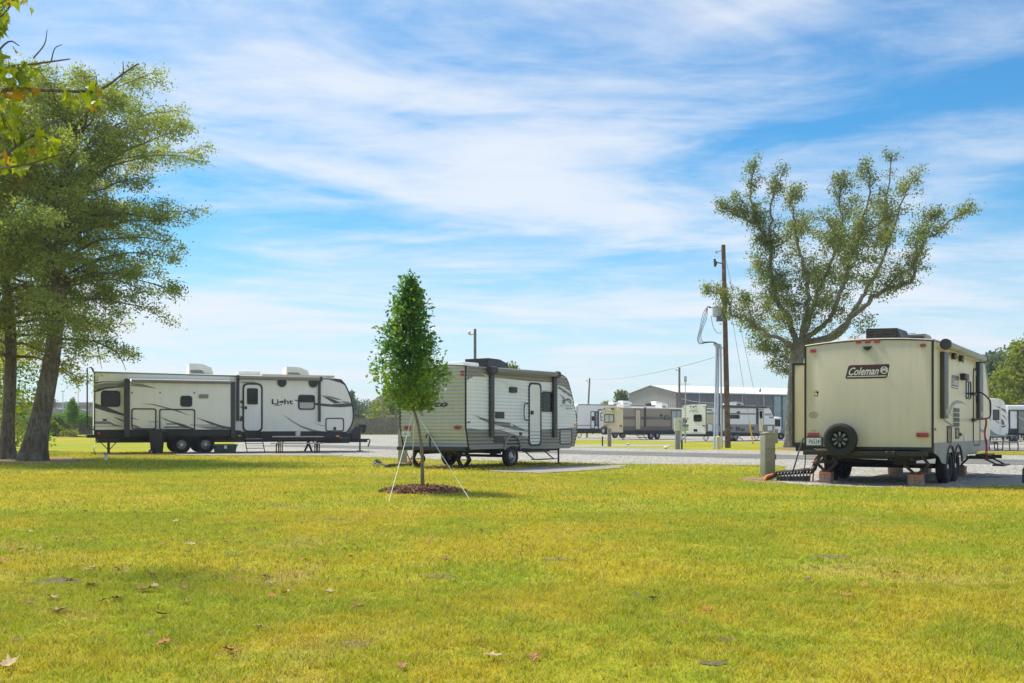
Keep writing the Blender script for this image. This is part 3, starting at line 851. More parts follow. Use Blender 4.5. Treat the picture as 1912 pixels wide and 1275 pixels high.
# bare stub limb on the leaning oak and thin dead twigs belong to it
def traced_oak():
    base = gnd('B', 428, 1222); Y = base.y
    t = thing('oak_tree', 'storm-trimmed oak with bare upswept limbs and tufted leaves behind the tan trailer', 'tree', (base.x, base.y, 0))
    r = random.Random(21); g = np.random.default_rng(21)
    def W(u, v, dy): p = at('B', u, v, Y + dy); return (p.x - base.x, p.y - base.y, p.z)
    trunk = [(428, 1226, 0, .42), (430, 1150, 0, .39), (434, 1050, 0, .37), (441, 940, 0, .37), (448, 870, 0, .39), (455, 815, 0, .40), (460, 785, 0, .30)]
    tp = [W(u, v, d) + (q,) for u, v, d, q in trunk]
    obj('trunk', trunk_mesh(smooth_path(tp, 4), 24, 0.22, 4, 0.05), 'barklt', t)
    limbs = [  # (u, v, depth offset) chains, start radius, leaf density
        ([(446, 830, 0), (410, 800, -.5), (375, 778, -1), (325, 762, -1.6), (270, 725, -2.2), (240, 697, -2.6), (192, 690, -3), (172, 640, -3.2), (130, 598, -3.4), (80, 588, -3.5)], .17, .9),
        ([(272, 725, -2.2), (250, 650, -2), (238, 600, -2)], .05, 1.3),
        ([(452, 810, 0), (425, 730, .3), (405, 680, .5), (375, 640, .8), (352, 560, 1), (342, 430, 1.2), (318, 370, 1.3), (295, 325, 1.4), (270, 250, 1.5), (265, 170, 1.6), (282, 70, 1.8)], .24, 1.1),
        ([(297, 328, 1.4), (270, 312, 1.2), (230, 292, 1), (180, 272, .8), (148, 248, .6)], .07, .9),
        ([(290, 318, 1.4), (255, 262, 1.2), (212, 218, 1)], .06, 1.0),
        ([(340, 410, 1.2), (345, 330, 1), (350, 240, .8), (372, 160, .6), (400, 105, .4)], .10, 1.0),
        ([(340, 425, 1.2), (385, 398, 1.6), (420, 380, 2), (445, 345, 2.3), (490, 295, 2.6)], .07, 1.0),
        ([(462, 800, 0), (485, 690, -.8), (496, 600, -1.2), (490, 520, -1.6), (460, 440, -2), (448, 370, -2.2), (438, 290, -2.4), (426, 225, -2.5), (448, 165, -2.6)], .19, .75),
        ([(466, 795, 0), (505, 690, 1), (535, 590, 1.8), (575, 500, 2.3), (610, 410, 2.7), (632, 320, 3), (618, 210, 3.2), (640, 110, 3.4)], .20, 1.5),
        ([(470, 795, 0), (540, 740, -1), (585, 690, -1.6), (622, 600, -2.2), (655, 510, -2.6), (680, 420, -3), (715, 320, -3.3), (742, 190, -3.5), (735, 85, -3.6)], .21, 1.35),
        ([(655, 510, -2.6), (640, 420, -2), (600, 350, -1.6), (560, 295, -1.4)], .08, 1.0),
        ([(472, 800, 0), (590, 770, 1), (660, 695, 1.8), (710, 615, 2.4), (755, 545, 2.8), (800, 455, 3.2), (808, 380, 3.4), (805, 290, 3.6), (818, 180, 3.8), (832, 50, 4)], .22, 1.0),
        ([(806, 400, 3.4), (845, 320, 3), (880, 220, 2.6), (905, 165, 2.4), (938, 128, 2.2)], .09, 1.1),
        ([(700, 370, -3.2), (760, 330, -3.6), (830, 290, -3.9), (900, 270, -4)], .07, 1.2),
        ([(474, 802, 0), (600, 778, -1), (690, 680, -1.8), (745, 625, -2.3), (795, 590, -2.7), (860, 570, -3), (912, 545, -3.3), (926, 480, -3.4), (955, 400, -3.5), (1020, 345, -3.6), (1085, 295, -3.6), (1152, 262, -3.6)], .20, .85),
        ([(800, 590, -2.7), (850, 530, -3.4), (905, 495, -3.8), (950, 400, -4)], .07, 1.3),
        ([(926, 480, -3.4), (940, 380, -3), (985, 310, -2.8), (1020, 285, -2.6)], .07, 1.0),
        ([(440, 830, 0), (395, 840, .8), (350, 800, 1.4), (320, 830, 1.8), (275, 830, 2)], .06, .9),
        ([(448, 860, 0), (420, 880, 1), (390, 890, 1.6), (410, 930, 1.8)], .05, .9),
    ]
    mb = MB(); cen = []
    for pts, r0, dens in limbs:
        n = len(pts)
        P = [W(u, v, d) + (r0 * .72 * (1 - .88 * i / (n - 1)) + .011,) for i, (u, v, d) in enumerate(pts)]
        sp = smooth_path(P, 4)
        sp = [p + np.append(np.clip(g.normal(size=3), -1.5, 1.5) * .055 * min(1, i_ / 3), p[3] * g.uniform(-.08, .1)) for i_, p in enumerate(sp)]
        mb.tube([p[:3] for p in sp], [float(p[3]) for p in sp], 9)
        m = len(sp)
        ph = r.uniform(0, 6.28)
        for i in range(m):
            s = i / (m - 1)
            if len(pts) > 7 and s < 0.30: continue
            clump = 0.5 + 0.5 * math.sin(i * 0.85 + ph)
            for _ in range(3):
                if r.random() > (.08 + 1.15 * clump ** 1.4) * dens * (.85 + .35 * s): continue
                q = np.array(sp[i][:3], float)
                d = g.normal(size=3); d /= np.linalg.norm(d); d[2] = abs(d[2]) * .9 + .05
                L = r.uniform(.3, 1.25) * (1.0 if s < .8 else .65)
                e = q + d * L
                mb.tube([q, (q + e) / 2 + [0, 0, -.04], e], [.016, .010, .004], 4)
                k = int(76 * r.uniform(.5, 1.3))
                tt = g.uniform(.35, 1.05, (k, 1))
                cen.append(q * (1 - tt) + e * tt + np.clip(g.normal(size=(k, 3)), -2, 2) * .185)
    # the thick tufted growth in the middle of the crown
    for u, v, dy, rad, k in [(345, 500, 1, 1.5, 1500), (390, 590, 0, 1.5, 1200), (340, 640, .4, 1.0, 600), (440, 640, -1, 1.3, 700), (540, 620, 1, 1.4, 800), (560, 500, 2, 1.3, 800), (620, 360, 3, 1.4, 1100), (640, 260, 3, 1.2, 750),
                             (680, 430, -2.6, 1.4, 1000), (760, 370, -3, 1.3, 700), (650, 150, 3.2, 1.0, 500), (520, 720, -1, 1.5, 900), (600, 660, -2, 1.2, 600), (690, 720, 1, 1.2, 650), (470, 330, 2, .9, 300), (850, 540, -3.2, .9, 350),
                             (300, 760, 1, 1.2, 600), (360, 850, 1.6, .8, 350), (400, 700, -1, 1.2, 700), (640, 560, 1, 1.2, 600), (330, 400, 1.2, .9, 400), (800, 240, 3.6, .9, 350), (480, 520, -1.2, 1.0, 350), (720, 270, -3, 1.0, 450), (450, 190, -2.5, .6, 260), (560, 380, -1.6, .8, 300)]:
        c = np.array(W(u, v, dy)); nb = max(4, k // (31 if v > 330 else 42))
        for _ in range(nb):
            d = g.normal(size=3); d /= np.linalg.norm(d); b = c + d * rad * g.uniform(.2, 1.0)
            cen.append(b + np.clip(g.normal(size=(56, 3)), -2, 2) * [.21, .21, .15])
    obj('limbs', mb, 'barklt', t)['kind'] = 'stuff'
    leaf_cloud('crown', np.concatenate(cen), 0.125, 'oakleaf3', t, 3)
    return t
traced_oak()

def blob_tree(name, label, cat, base, H, R, z0, seed, m, n=3500, leaf=0.34, bark='bark', nblob=26, group=None, taper=0.5, trunk_r=None, xs=1.0):
    t = thing(name, label, cat, (base[0], base[1], terrain(base[0], base[1])), 0, group)
    r = random.Random(seed); g = np.random.default_rng(seed)
    tr = trunk_r or H * .022
    obj('trunk', trunk_mesh(smooth_path([(0, 0, -.05, tr), (.05, 0, H * .3, tr * .8), (-.05, .1, H * .6, tr * .5), (0, 0, H * .92, tr * .15)], 3), 10, .3, seed), bark, t)
    limbs = MB(); cen = []
    for i in range(nblob):
        k = (i + .5) / nblob; z = z0 + (H - z0) * k
        a = i * 2.4 + r.uniform(-.5, .5)
        rad = R * (math.sin(math.pi * min(1, (.18 + .82 * k) ** taper)) ** .6) * r.uniform(.35, 1.0)
        c = np.array([math.cos(a) * rad * xs, math.sin(a) * rad, z + r.uniform(-.3, .3)])
        limbs.tube([(0, 0, max(z0 * .7, z - rad * .7)), tuple(c * [.55, .55, 1] - [0, 0, rad * .25]), tuple(c)], [tr * .35, tr * .2, .02], 5)
        kk = n // nblob
        d = g.normal(size=(kk, 3)); d /= np.linalg.norm(d, axis=1)[:, None]
        cen.append(c + d * (R * .42 * g.uniform(.25, 1.0, (kk, 1)) ** .6) * [1, 1, .72])
    obj('limbs', limbs, bark, t)['kind'] = 'stuff'
    leaf_cloud('crown', np.concatenate(cen), leaf, m, t, seed, width=.33)
    return t

# trees in the distance
def far(u, v, Y): p = at('', u, v, Y); return (p.x, p.y)
blob_tree('far_tree', 'far oak whose crown tip shows just above the corrugated trailer roof', 'tree', far(955, 800, 84), 5.9, 1.7, 2.4, 31, 'oakleaf3', 2600, .3)
blob_tree('far_tree', 'far small tree top showing above the front end of the corrugated trailer', 'tree', far(1004, 800, 88), 5.5, .8, 2.4, 32, 'farleaf', 900, .26, nblob=12)
blob_tree('far_tree', 'dark green round tree standing just left of the taupe metal warehouse', 'tree', far(1161, 800, 175), 7.4, 2.6, 1.5, 33, 'farleaf', 3000, .4)
blob_tree('far_tree', 'low olive tree beyond the white trailer, left of the round dark tree', 'tree', far(1131, 800, 180), 5.6, 2.2, 1.2, 34, 'oakleaf3', 1800, .36)
blob_tree('far_tree', 'tiny pale tree tip above the roof of the white far trailer', 'tree', far(1107, 800, 190), 5.4, 1.3, 1.2, 35, 'farleaf', 800, .32, nblob=10)
k = 0
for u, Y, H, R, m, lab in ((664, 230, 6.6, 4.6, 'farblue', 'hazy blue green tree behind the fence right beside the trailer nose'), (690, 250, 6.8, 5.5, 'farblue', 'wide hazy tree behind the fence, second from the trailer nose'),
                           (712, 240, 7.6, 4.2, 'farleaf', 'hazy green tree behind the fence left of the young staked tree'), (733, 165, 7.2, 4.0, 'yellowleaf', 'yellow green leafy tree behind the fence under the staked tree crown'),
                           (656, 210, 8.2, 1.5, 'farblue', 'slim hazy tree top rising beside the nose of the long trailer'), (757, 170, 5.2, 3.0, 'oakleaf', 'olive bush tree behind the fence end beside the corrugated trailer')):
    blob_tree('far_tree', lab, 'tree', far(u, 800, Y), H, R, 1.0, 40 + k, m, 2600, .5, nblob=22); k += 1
for u, Y, H, R, m, n, lab in ((1852, 118, 9.6, 3.6, 'farblue', 4200, 'slender dark tree rising behind the front end of the tan trailer'), (1874, 128, 10.6, 5.0, 'farblue', 5200, 'broad haze tinted blue green tree in the wood behind the far right trailers'),
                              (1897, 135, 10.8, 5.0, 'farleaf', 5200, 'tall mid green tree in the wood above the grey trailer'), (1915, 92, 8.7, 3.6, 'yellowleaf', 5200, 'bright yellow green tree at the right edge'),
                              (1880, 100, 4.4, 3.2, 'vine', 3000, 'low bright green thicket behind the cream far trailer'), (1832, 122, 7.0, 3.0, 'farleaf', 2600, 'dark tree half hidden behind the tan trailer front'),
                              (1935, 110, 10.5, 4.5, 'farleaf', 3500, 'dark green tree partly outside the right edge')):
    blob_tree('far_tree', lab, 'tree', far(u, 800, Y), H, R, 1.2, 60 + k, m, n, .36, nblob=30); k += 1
for u, Y, H, R, m, n, lab in ((6, 48, 6.2, 2.1, 'vine', 3600, 'leafy green shrub behind the trunk at the left edge'), (-26, 42, 7.0, 2.4, 'yellowleaf', 3200, 'yellow green sapling at the extreme left edge'),
                              (32, 62, 3.4, 1.5, 'oakleaf2', 2200, 'grey green bush seen between the two oak trunks')):
    blob_tree('shrub', lab, 'shrub', far(u, 800, Y), H, R, .3, 80 + k, m, n, .16, nblob=26, trunk_r=.05); k += 1
blob_tree('shrub', 'bright yellow green weed clump in front of the fence right of the oak', 'shrub', far(97, 800, 92), 1.15, .8, .05, 91, 'yellowleaf', 2600, .2, nblob=20, trunk_r=.04, xs=1.25)
blob_tree('shrub', 'low sprawling weed patch beside the bright weed clump', 'shrub', far(118, 800, 92), .4, 1.0, .05, 92, 'yellowleaf', 1200, .18, nblob=14, trunk_r=.03, xs=1.4)

def cone_tree(name, label, base, H, zc, R, seed, n, leaf, trunk_path, m='youngleaf', bark='youngbark', cat='tree'):
    t = thing(name, label, cat, (base[0], base[1], terrain(base[0], base[1])))
    g = np.random.default_rng(seed); r = random.Random(seed)
    obj('trunk', trunk_mesh(smooth_path(trunk_path, 5), 12, .25, seed, .04), bark, t)
    top = trunk_path[-1]
    br = MB(); cen = []; out = []
    nb = 74
    for i in range(nb):
        k = (i + .3) / nb; z = zc + (H - zc) * k
        a = i * 2.39996 + r.uniform(-.3, .3)
        f = min(1, (k + .055) / .16) ** .7 * (1 - max(0, k - .24) / .76) ** .72
        L = max(.07, R * f * r.uniform(.74, 1.16))
        kx = min(1, z / top[2])
        x0, y0 = np.interp(z, [p[2] for p in trunk_path], [p[0] for p in trunk_path]), np.interp(z, [p[2] for p in trunk_path], [p[1] for p in trunk_path])
        rise = L * r.uniform(.25, .65)
        e = np.array([x0 + math.cos(a) * L, y0 + math.sin(a) * L, z + rise - .1]); s = np.array([x0, y0, z - .12])
        br.tube([s, (s + e) / 2 + [0, 0, -.03], e], [.009, .006, .003], 4)
        kk = int(n / nb * (.35 + 1.0 * f))
        tt = g.uniform(.12, 1.0, (kk, 1)) ** .75
        sd = .055 + .05 * f
        c = s * (1 - tt) + e * tt + np.clip(g.normal(size=(kk, 3)), -1.7, 1.7) * sd * (R / .6)
        cen.append(c); out.append(np.tile([math.cos(a), math.sin(a), .35], (kk, 1)))
    obj('branches', br, bark, t)
    leaf_cloud('crown', np.concatenate(cen), leaf, m, t, seed, .05, .24, np.concatenate(out))
    return t

yb = gnd('', 789, 917.5); YT = yb.y; ys_ = YT / F
tp = [(0, 0, -.04, .034), (-.005, 0, .35, .030), (-.015, 0, .75, .028), (-.075, .0, 1.15, .025), (-.15, 0, 1.45, .022), (-.20, 0, 1.8, .020), (-.22, 0, 2.6, .015), (-.22, 0, 3.4, .008), (-.22, 0, 3.82, .004)]
yt = cone_tree('young_tree', 'young staked tree with glossy green conical crown and three white guy ropes in mulch', yb[:2], 3.84, 1.50, .56, 5, 8200, .080, tp)
for (c, u, v), (du, dv) in ((('C', 176, 1212), (296, 765)), (('C', 575, 1200), (306, 762)), (('C', 287, 1152), (300, 825))):
    p = gnd(c, u, v) - Vector((yb.x, yb.y, 0)); q = at('C', du, dv, YT) - Vector((yb.x, yb.y, 0))
    mid = (p + q) / 2 - Vector((0, 0, .02))
    obj('guy_rope', MB().tube([p, mid, q], .0055, 6), 'rope', yt)
st = gnd('h', 720, 930); stb = (st.x * 1.0, st.y)
cone_tree('young_tree', 'small conical young tree far back by the fence, left of the long trailer', far(135, 800, 88), 3.45, 1.1, .75, 6, 2600, .15, [(0, 0, -.04, .04), (0, 0, 1, .035), (0, 0, 2, .03), (0, 0, 3.4, .006)])

def mulch(name, label, c, rx, ry, h, n, seed):
    g = np.random.default_rng(seed); mb = MB(); nr, na = 7, 40
    for i in range(nr + 1):
        f = i / nr
        for k in range(na):
            a = 2 * math.pi * k / na; w = 1 + .07 * math.sin(3 * a + seed) + .05 * math.sin(7 * a)
            mb.v.append((rx * f * w * math.cos(a), ry * f * w * math.sin(a), h * (1 - f ** 2.2) + .006 + (g.normal() * .008 if 0 < f < 1 else 0)))
    for i in range(nr):
        for k in range(na):
            a, b = i * na + k, i * na + (k + 1) % na; mb.f.append((a, b, b + na, a + na))
    o = thing(name, label, 'mulch', (c[0], c[1], terrain(c[0], c[1])))
    obj('mound', mb, 'mulch', o)
    f = np.sqrt(g.uniform(0, 1, n)) * 1.04; a = g.uniform(0, 2 * math.pi, n)
    p = np.stack([rx * f * np.cos(a), ry * f * np.sin(a), h * np.clip(1 - f ** 2.2, 0, 1) + g.uniform(0, .02, n)], 1)
    d = g.normal(size=(n, 3)) * [1, 1, .35]; d /= np.linalg.norm(d, axis=1)[:, None]
    s = np.cross(d, [0, 0, 1.0]); s /= np.linalg.norm(s, axis=1)[:, None]
    L = g.uniform(.02, .06, n)[:, None]; w = g.uniform(.006, .014, n)[:, None]; up = np.array([0, 0, .012])
    v = np.stack([p - d * L - s * w, p + d * L - s * w, p + d * L + s * w + up, p - d * L + s * w + up], 1).reshape(-1, 3)
    q = np_mesh('chips', v, np.arange(n * 4).reshape(n, 4), 'mulch', o); q['kind'] = 'stuff'
    return o
mulch('mulch_bed', 'round reddish brown mulch mound around the young staked tree', yb[:2], .72, .72, .075, 5200, 3)
mulch('mulch_bed', 'small dark mulch mound under the little tree near the fence', far(135, 800, 88), 1.3, .95, .08, 700, 4)

def maple():
    """foreground maple: trunk stands outside the left edge, its boughs hang into the picture"""
    Y = 9.0
    b = (-6.9, 9.4)
    t = thing('maple_tree', 'foreground maple with bright yellow green lobed leaves overhanging the top left corner', 'tree', (b[0], b[1], 0))
    r = random.Random(3)
    obj('trunk', trunk_mesh(smooth_path([(0, 0, -.05, .2), (.05, 0, 2, .17), (-.1, 0, 4, .13), (0, .1, 6.2, .06)], 4), 18, .5, 3), 'bark', t)
    def W(u, v, dy=0): p = at('K', u, v, Y + dy); return Vector((p.x - b[0], p.y - b[1], p.z))
    boughs = [
        ([(-700, 900, .3), (-300, 760, .2), (0, 655, 0), (250, 650, 0), (400, 652, 0), (560, 660, .05), (720, 640, .1), (800, 600, .1), (890, 530, .15), (1000, 458, .2)], .024),
        ([(-700, 800, .5), (-300, 600, .4), (40, 490, .3), (250, 460, .3), (400, 440, .3), (505, 425, .3)], .017),
        ([(-700, 1200, -.3), (-300, 1250, -.3), (0, 1140, -.2), (110, 1060, -.2), (260, 960, -.1), (380, 880, 0), (470, 845, 0)], .018),
        ([(-500, 1300, -.4), (-200, 1240, -.3), (0, 1215, -.3), (200, 1185, -.3), (380, 1130, -.2), (520, 1090, -.2)], .014),
        ([(575, 665, .05), (620, 700, .05), (690, 720, 0), (780, 750, 0)], .008),
        ([(110, 1050, -.2), (80, 930, -.3), (0, 800, -.4)], .007),
        ([(-500, 350, .2), (-100, 200, .2), (60, 60, .2), (130, -80, .2)], .014),
        ([(-500, 500, .1), (-100, 420, .1), (60, 300, .1), (140, 330, .1)], .012),
        ([(240, 420, .3), (320, 320, .3), (340, 215, .3)], .006), ([(370, 440, .3), (395, 350, .3), (450, 320, .3)], .005), ([(890, 528, .15), (888, 440, .15)], .004),
    ]
    mb = MB()
    for pts, r0 in boughs:
        P = [tuple(W(*p)) + (r0 * (1 - .8 * i / (len(pts) - 1)) + .002,) for i, p in enumerate(pts)]
        sp = smooth_path(P, 4); mb.tube([p[:3] for p in sp], [float(p[3]) for p in sp], 7)
    obj('boughs', mb, 'barklt', t)
    # one lobed leaf mesh per colour, shared by every leaf object
    out = [(0, 0), (.16, .02), (.42, -.10), (.34, .10), (.52, .28), (.30, .34), (.22, .46), (.16, .60), (.08, .74), (0, 1.0)]
    pts = out + [(-x, y) for x, y in reversed(out[1:-1])]
    def leaf_mesh(m, curl, sd):
        rr_ = random.Random(sd); mb = MB()
        c = (0, .34, .02)
        mb.v = [c] + [(x, y, curl * (abs(x) ** 1.4) - .16 * y * y + rr_.uniform(-.03, .03)) for x, y in pts]
        n = len(pts); mb.f = [(0, i + 1, (i + 1) % n + 1) for i in range(n)]
        mb.tube([(0, 0, 0), (.01, -.18, .04), (.0, -.34, .10)], .012, 4)
        me = bpy.data.meshes.new('leaf'); me.from_pydata(mb.v, [], mb.f); me.materials.append(M[m])
        at_ = me.attributes.new('rnd', 'FLOAT', 'POINT'); v = rr_.random(); at_.data.foreach_set('value', [v] * len(me.vertices))
        return me
    greens = [leaf_mesh('mapleleaf', .25 * (i % 3) - .2, i) for i in range(8)]
    golds = [leaf_mesh('maplegold', .4, 50 + i) for i in range(3)]
    spots = []
    def fill(u0, v0, u1, v1, n, gold=0.04):
        for _ in range(n): spots.append((r.uniform(u0, u1), r.uniform(v0, v1), r.uniform(-.35, .45), gold))
    fill(-60, -40, 60, 120, 26); fill(-60, 100, 45, 310, 26); fill(60, -60, 130, 20, 6); fill(160, -60, 240, 60, 5)
    fill(-60, 340, 130, 520, 24); fill(-60, 480, 290, 680, 46); fill(-60, 650, 150, 790, 20, .12); fill(120, 430, 300, 560, 14)
    fill(460, 560, 520, 740, 9); fill(560, 640, 720, 770, 13, .2); fill(640, 590, 740, 690, 6, .1); fill(500, 690, 540, 760, 4)
    fill(-60, 820, 130, 960, 18); fill(60, 920, 300, 1090, 26, .03); fill(130, 960, 420, 1160, 34, .03); fill(-60, 1060, 200, 1230, 24); fill(240, 1080, 550, 1230, 34, .12); fill(500, 1030, 600, 1140, 8, .4); fill(620, 1060, 655, 1090, 1)
    for u, v, dy, gold in spots[:298]:
        me = r.choice(golds) if r.random() < gold else r.choice(greens)
        o = bpy.data.objects.new('leaf', me); COL.objects.link(o); o.parent = t
        o.location = W(u, v, dy); s = r.uniform(.075, .135); o.scale = (s, s, s)
        o.rotation_euler = (r.uniform(-2.4, -.4), r.uniform(-.9, .9), r.uniform(0, 6.28))
    return t
maple()
# ---------------------------------------------------------------- the tan trailer on the right
def tan_trailer():
    t = Rig('travel_trailer', 'tan travel trailer parked rear end towards us with a maroon badge and spare tyre', (7.91, 18.6), 55.8)
    W, L, H = 2.43, 6.5, 2.76
    prof = [(0, .72, 0), (0, 2.745, .9), (.03, H + .02, 1), (2.5, H + .02, 1), (5.3, H, 1), (5.75, 2.62, .9), (6.1, 2.25, .5), (6.35, 1.8, .2), (6.5, 1.3, 0), (6.45, .9, 0), (6.2, .62, 0), (3.2, .62, 0), (.9, .62, 0), (.5, .70, 0)]
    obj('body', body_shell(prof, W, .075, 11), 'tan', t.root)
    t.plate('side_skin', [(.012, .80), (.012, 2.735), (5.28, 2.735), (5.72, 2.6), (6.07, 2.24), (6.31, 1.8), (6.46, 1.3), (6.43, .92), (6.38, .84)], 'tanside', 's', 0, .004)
    g = MB().box(.02, 5.4, .02, W - .02, H + .0, H + .045)
    # black edge mouldings
    for y in (-.006, W - .03):
        obj('corner_moulding', MB().box(-.014, .03, y, y + .036, .70, 2.76), 'black', t.root)
    top = MB()
    arc = [(W * k / 12, 2.752 + .075 * .95 * (1 - (2 * k / 12 - 1) ** 2)) for k in range(13)]
    top.tube([(-.004, y, z) for y, z in arc], .014, 6)
    obj('roof_moulding', top, 'black', t.root)
    obj('roof_moulding', MB().tube([(0, -.004, 2.765), (5.3, -.004, 2.76), (5.75, -.004, 2.62), (6.1, -.004, 2.25), (6.35, -.004, 1.8), (6.5, -.004, 1.3)], .018, 6), 'fabriclt', t.root)
    t.bx('bottom_moulding', 'black', -.012, .03, .03, W - .03, .70, .745)
    # lower side skirt with two wheel arches
    ax, R = (1.55, 2.36), .40
    pts = [(.03, .83), (.03, .64), (.45, .56), (.72, .43), (1.10, .40)]
    for a in ax:
        for k in range(9):
            an = math.pi - math.pi * k / 8; pts.append((a + R * math.cos(an) * .95, .40 + R * .86 * math.sin(an)))
    pts += [(2.95, .42), (3.5, .55), (6.25, .60), (6.4, .83)]
    t.plate('side_skirt', pts, 'greyskirt', 's', 0, .016)
    for a in ax:
        arch = [(a + .40 * math.cos(math.pi - math.pi * k / 10), .40 + .36 * math.sin(math.pi * k / 10)) for k in range(11)]
        obj('fender', MB().tube([(x, -.02, z) for x, z in arch], .022, 6), 'black', t.root)
    # chassis, axles, wheels
    obj('chassis', MB().box(.02, 6.9, .35, .43, .48, .62).box(.02, 6.9, W - .43, W - .35, .48, .62).box(.3, .4, .35, W - .35, .5, .6).box(3, 3.1, .35, W - .35, .5, .6)
        .box(.6, 5.8, .45, W - .45, .52, .615).tube([(1.55, .2, .33), (1.55, W - .2, .33)], .04, 8).tube([(2.36, .2, .33), (2.36, W - .2, .33)], .04, 8), 'blackmetal', t.root)
    for a in ax:
        t.wheel(a, .0, .335, .22, style='steel', rim='darkrim'); t.wheel(a, W, .335, .22, style='steel', inward=-1, rim='darkrim')
    # rear bumper, hitch, spare wheel
    t.bx('bumper', 'blackmetal', -.15, -.03, .08, W - .01, .575, .665, .01)
    bk = t.rb('f', 978, 933, 1050, 978, -.16)
    h = t.bx('hitch_plate', 'blackmetal', -.185, -.152, bk[0], bk[1], bk[2], bk[3], .006)
    hc = t.rb('f', 995, 978, 1024, 1003, -.2)
    obj('receiver', MB().ring(rr(hc[0], hc[1], hc[2], hc[3], .005, 1), rr(hc[0] + .012, hc[1] - .012, hc[2] + .012, hc[3] - .012, .004, 1), t.fr(), .22, .05), 'blackmetal', h)
    bolts = MB()
    for u, v in ((987, 940), (1037, 940)):
        y, z = t.R('f', u, v, -.19); bolts.tube([(-.19, y, z), (-.2, y, z)], .012, 8)
    obj('bolts', bolts, 'rim', h)
    sy, sz = t.R('f', 645, 851, -.3); SR = .315
    sw = obj('spare_wheel', MB().tube([(-.05, sy, sz), (-.29, sy, sz)], .05, 12).tube([(-.1, sy, sz), (-.1, sy, .62)], .03, 6), 'blackmetal', t.root)
    prof_t = [(.57, .045), (.62, .01), (.78, 0), (.90, .012), (.975, .035)]
    for i in range(5):
        a, b = .04 + .14 * i / 5, .04 + .14 * (i + .75) / 5; prof_t += [(1, a), (1, b), (.975, b + .001), (.975, .04 + .14 * (i + 1) / 5 - .001)]
    prof_t += [(.975, .185), (.9, .205), (.78, .22), (.6, .2)]
    def spin_x(prof, n=40):
        mb = MB(); o = 0
        for q, d in prof:
            for k in range(n):
                a = 2 * math.pi * k / n; mb.v.append((-.32 + d, sy + q * math.cos(a), sz + q * math.sin(a)))
        for i in range(len(prof) - 1):
            for k in range(n):
                a, b = i * n + k, i * n + (k + 1) % n; mb.f.append((a, b, b + n, a + n))
        return mb
    obj('tyre', spin_x([(SR * a, d) for a, d in prof_t]), 'tyre', sw)
    obj('rim', spin_x([(SR * .57, .035), (SR * .53, .05), (SR * .50, .10), (SR * .46, .11), (SR * .2, .065), (SR * .12, .03), (.001, .025)], 32), 'darkrim', sw)
    sp = MB()
    for k in range(8):
        a = 2 * math.pi * k / 8; q = [(sy + SR * r_ * math.cos(a + d), sz + SR * r_ * math.sin(a + d)) for r_, d in ((.22, -.2), (.47, -.16), (.47, .16), (.22, .2))]
        sp.prism(q, lambda u, w, tt: (tt, u, w), -.272, -.235)
    obj('spokes', sp, 'carpaint', sw)
    # lights on the rear wall
    for u0, v0, u1, v1 in ((420, 803, 500, 838), (1203, 803, 1291, 834)):
        b = t.rb('f', u0, v0, u1, v1)
        lens = obj('tail_light', MB().box(-.045, 0, b[0], b[1], b[2], b[3], .012), 'redlens', t.root)
        m_ = MB()
        for k in range(1, 4):
            y = b[0] + (b[1] - b[0]) * k / 4; m_.box(-.048, -.04, y - .003, y + .003, b[2] + .012, b[3] - .012)
        obj('lens_ribs', m_, 'maroon', lens)
    for u, v in ((458, 213), (787, 146), (851, 145), (918, 143), (1250, 172)):
        b = t.rb('f', u - 20, v - 10, u + 20, v + 10); obj('marker_light', MB().box(-.03, 0, b[0], b[1], b[2], b[3], .012), 'redlens', t.root)
    b = t.rb('f', 818, 183, 882, 205)
    obj('backup_camera', MB().prism([(b[1], b[3]), (b[0], b[3]), (b[0] + .05, b[2]), (b[1] - .05, b[2])], t.fr(), .045, 0).box(-.06, -.04, (b[0] + b[1]) / 2 - .03, (b[0] + b[1]) / 2 + .03, b[2] + .01, b[3] - .012), 'black', t.root)
    # maroon badge with lettering
    def badge(c, corners, plane, o, small=False):
        def rounded(q, r):
            out = []
            n = len(q)
            for i in range(n):
                p, a, b = Vector(q[i]), Vector(q[i - 1]), Vector(q[(i + 1) % n])
                for k in range(5):
                    s = k / 4; x = p + (a - p).normalized() * r; y = p + (b - p).normalized() * r
                    out.append(tuple((1 - s) ** 2 * x + 2 * s * (1 - s) * p + s * s * y))
            return out
        q = t.quad(c, corners, plane, o)
        cen = Vector((sum(p[0] for p in q) / 4, sum(p[1] for p in q) / 4))
        shrink = lambda d: [tuple(Vector(p) + (cen - Vector(p)) * (d / (cen - Vector(p)).length)) for p in q]
        fn = t.fs(o) if plane == 's' else t.fr(o)
        bd = obj('badge', MB().prism(rounded(q, .05), fn, .008, .002), 'decalwhite', t.root)
        obj('badge_field', MB().prism(rounded(shrink(.022), .045), fn, .0105, .006), 'maroon', bd)
        return bd, q
    bd, q = badge('f', [(680, 418), (1000, 412), (1021, 304), (706, 314)], 'r', 0)
    t.text('badge_lettering', 'Coleman', t.quad('f', [(709, 390), (925, 384), (940, 327), (724, 333)], 'r', 0), 'decalwhite', 'r', 0, .0125, .12, .018, bd)
    ln = t.quad('f', [(703, 402), (984, 396), (986, 390), (706, 396)], 'r', 0)
    obj('badge_stripe', MB().prism(ln, t.fr(), .0125, .009), 'decalwhite', bd)
    cy, cz = t.R('f', 970, 352); er = .072
    obj('badge_emblem', MB().prism([(cy + er * math.cos(a), cz + er * math.sin(a)) for a in [2 * math.pi * k / 24 for k in range(24)]], t.fr(), .0125, .009), 'decalwhite', bd)
    lan = MB()
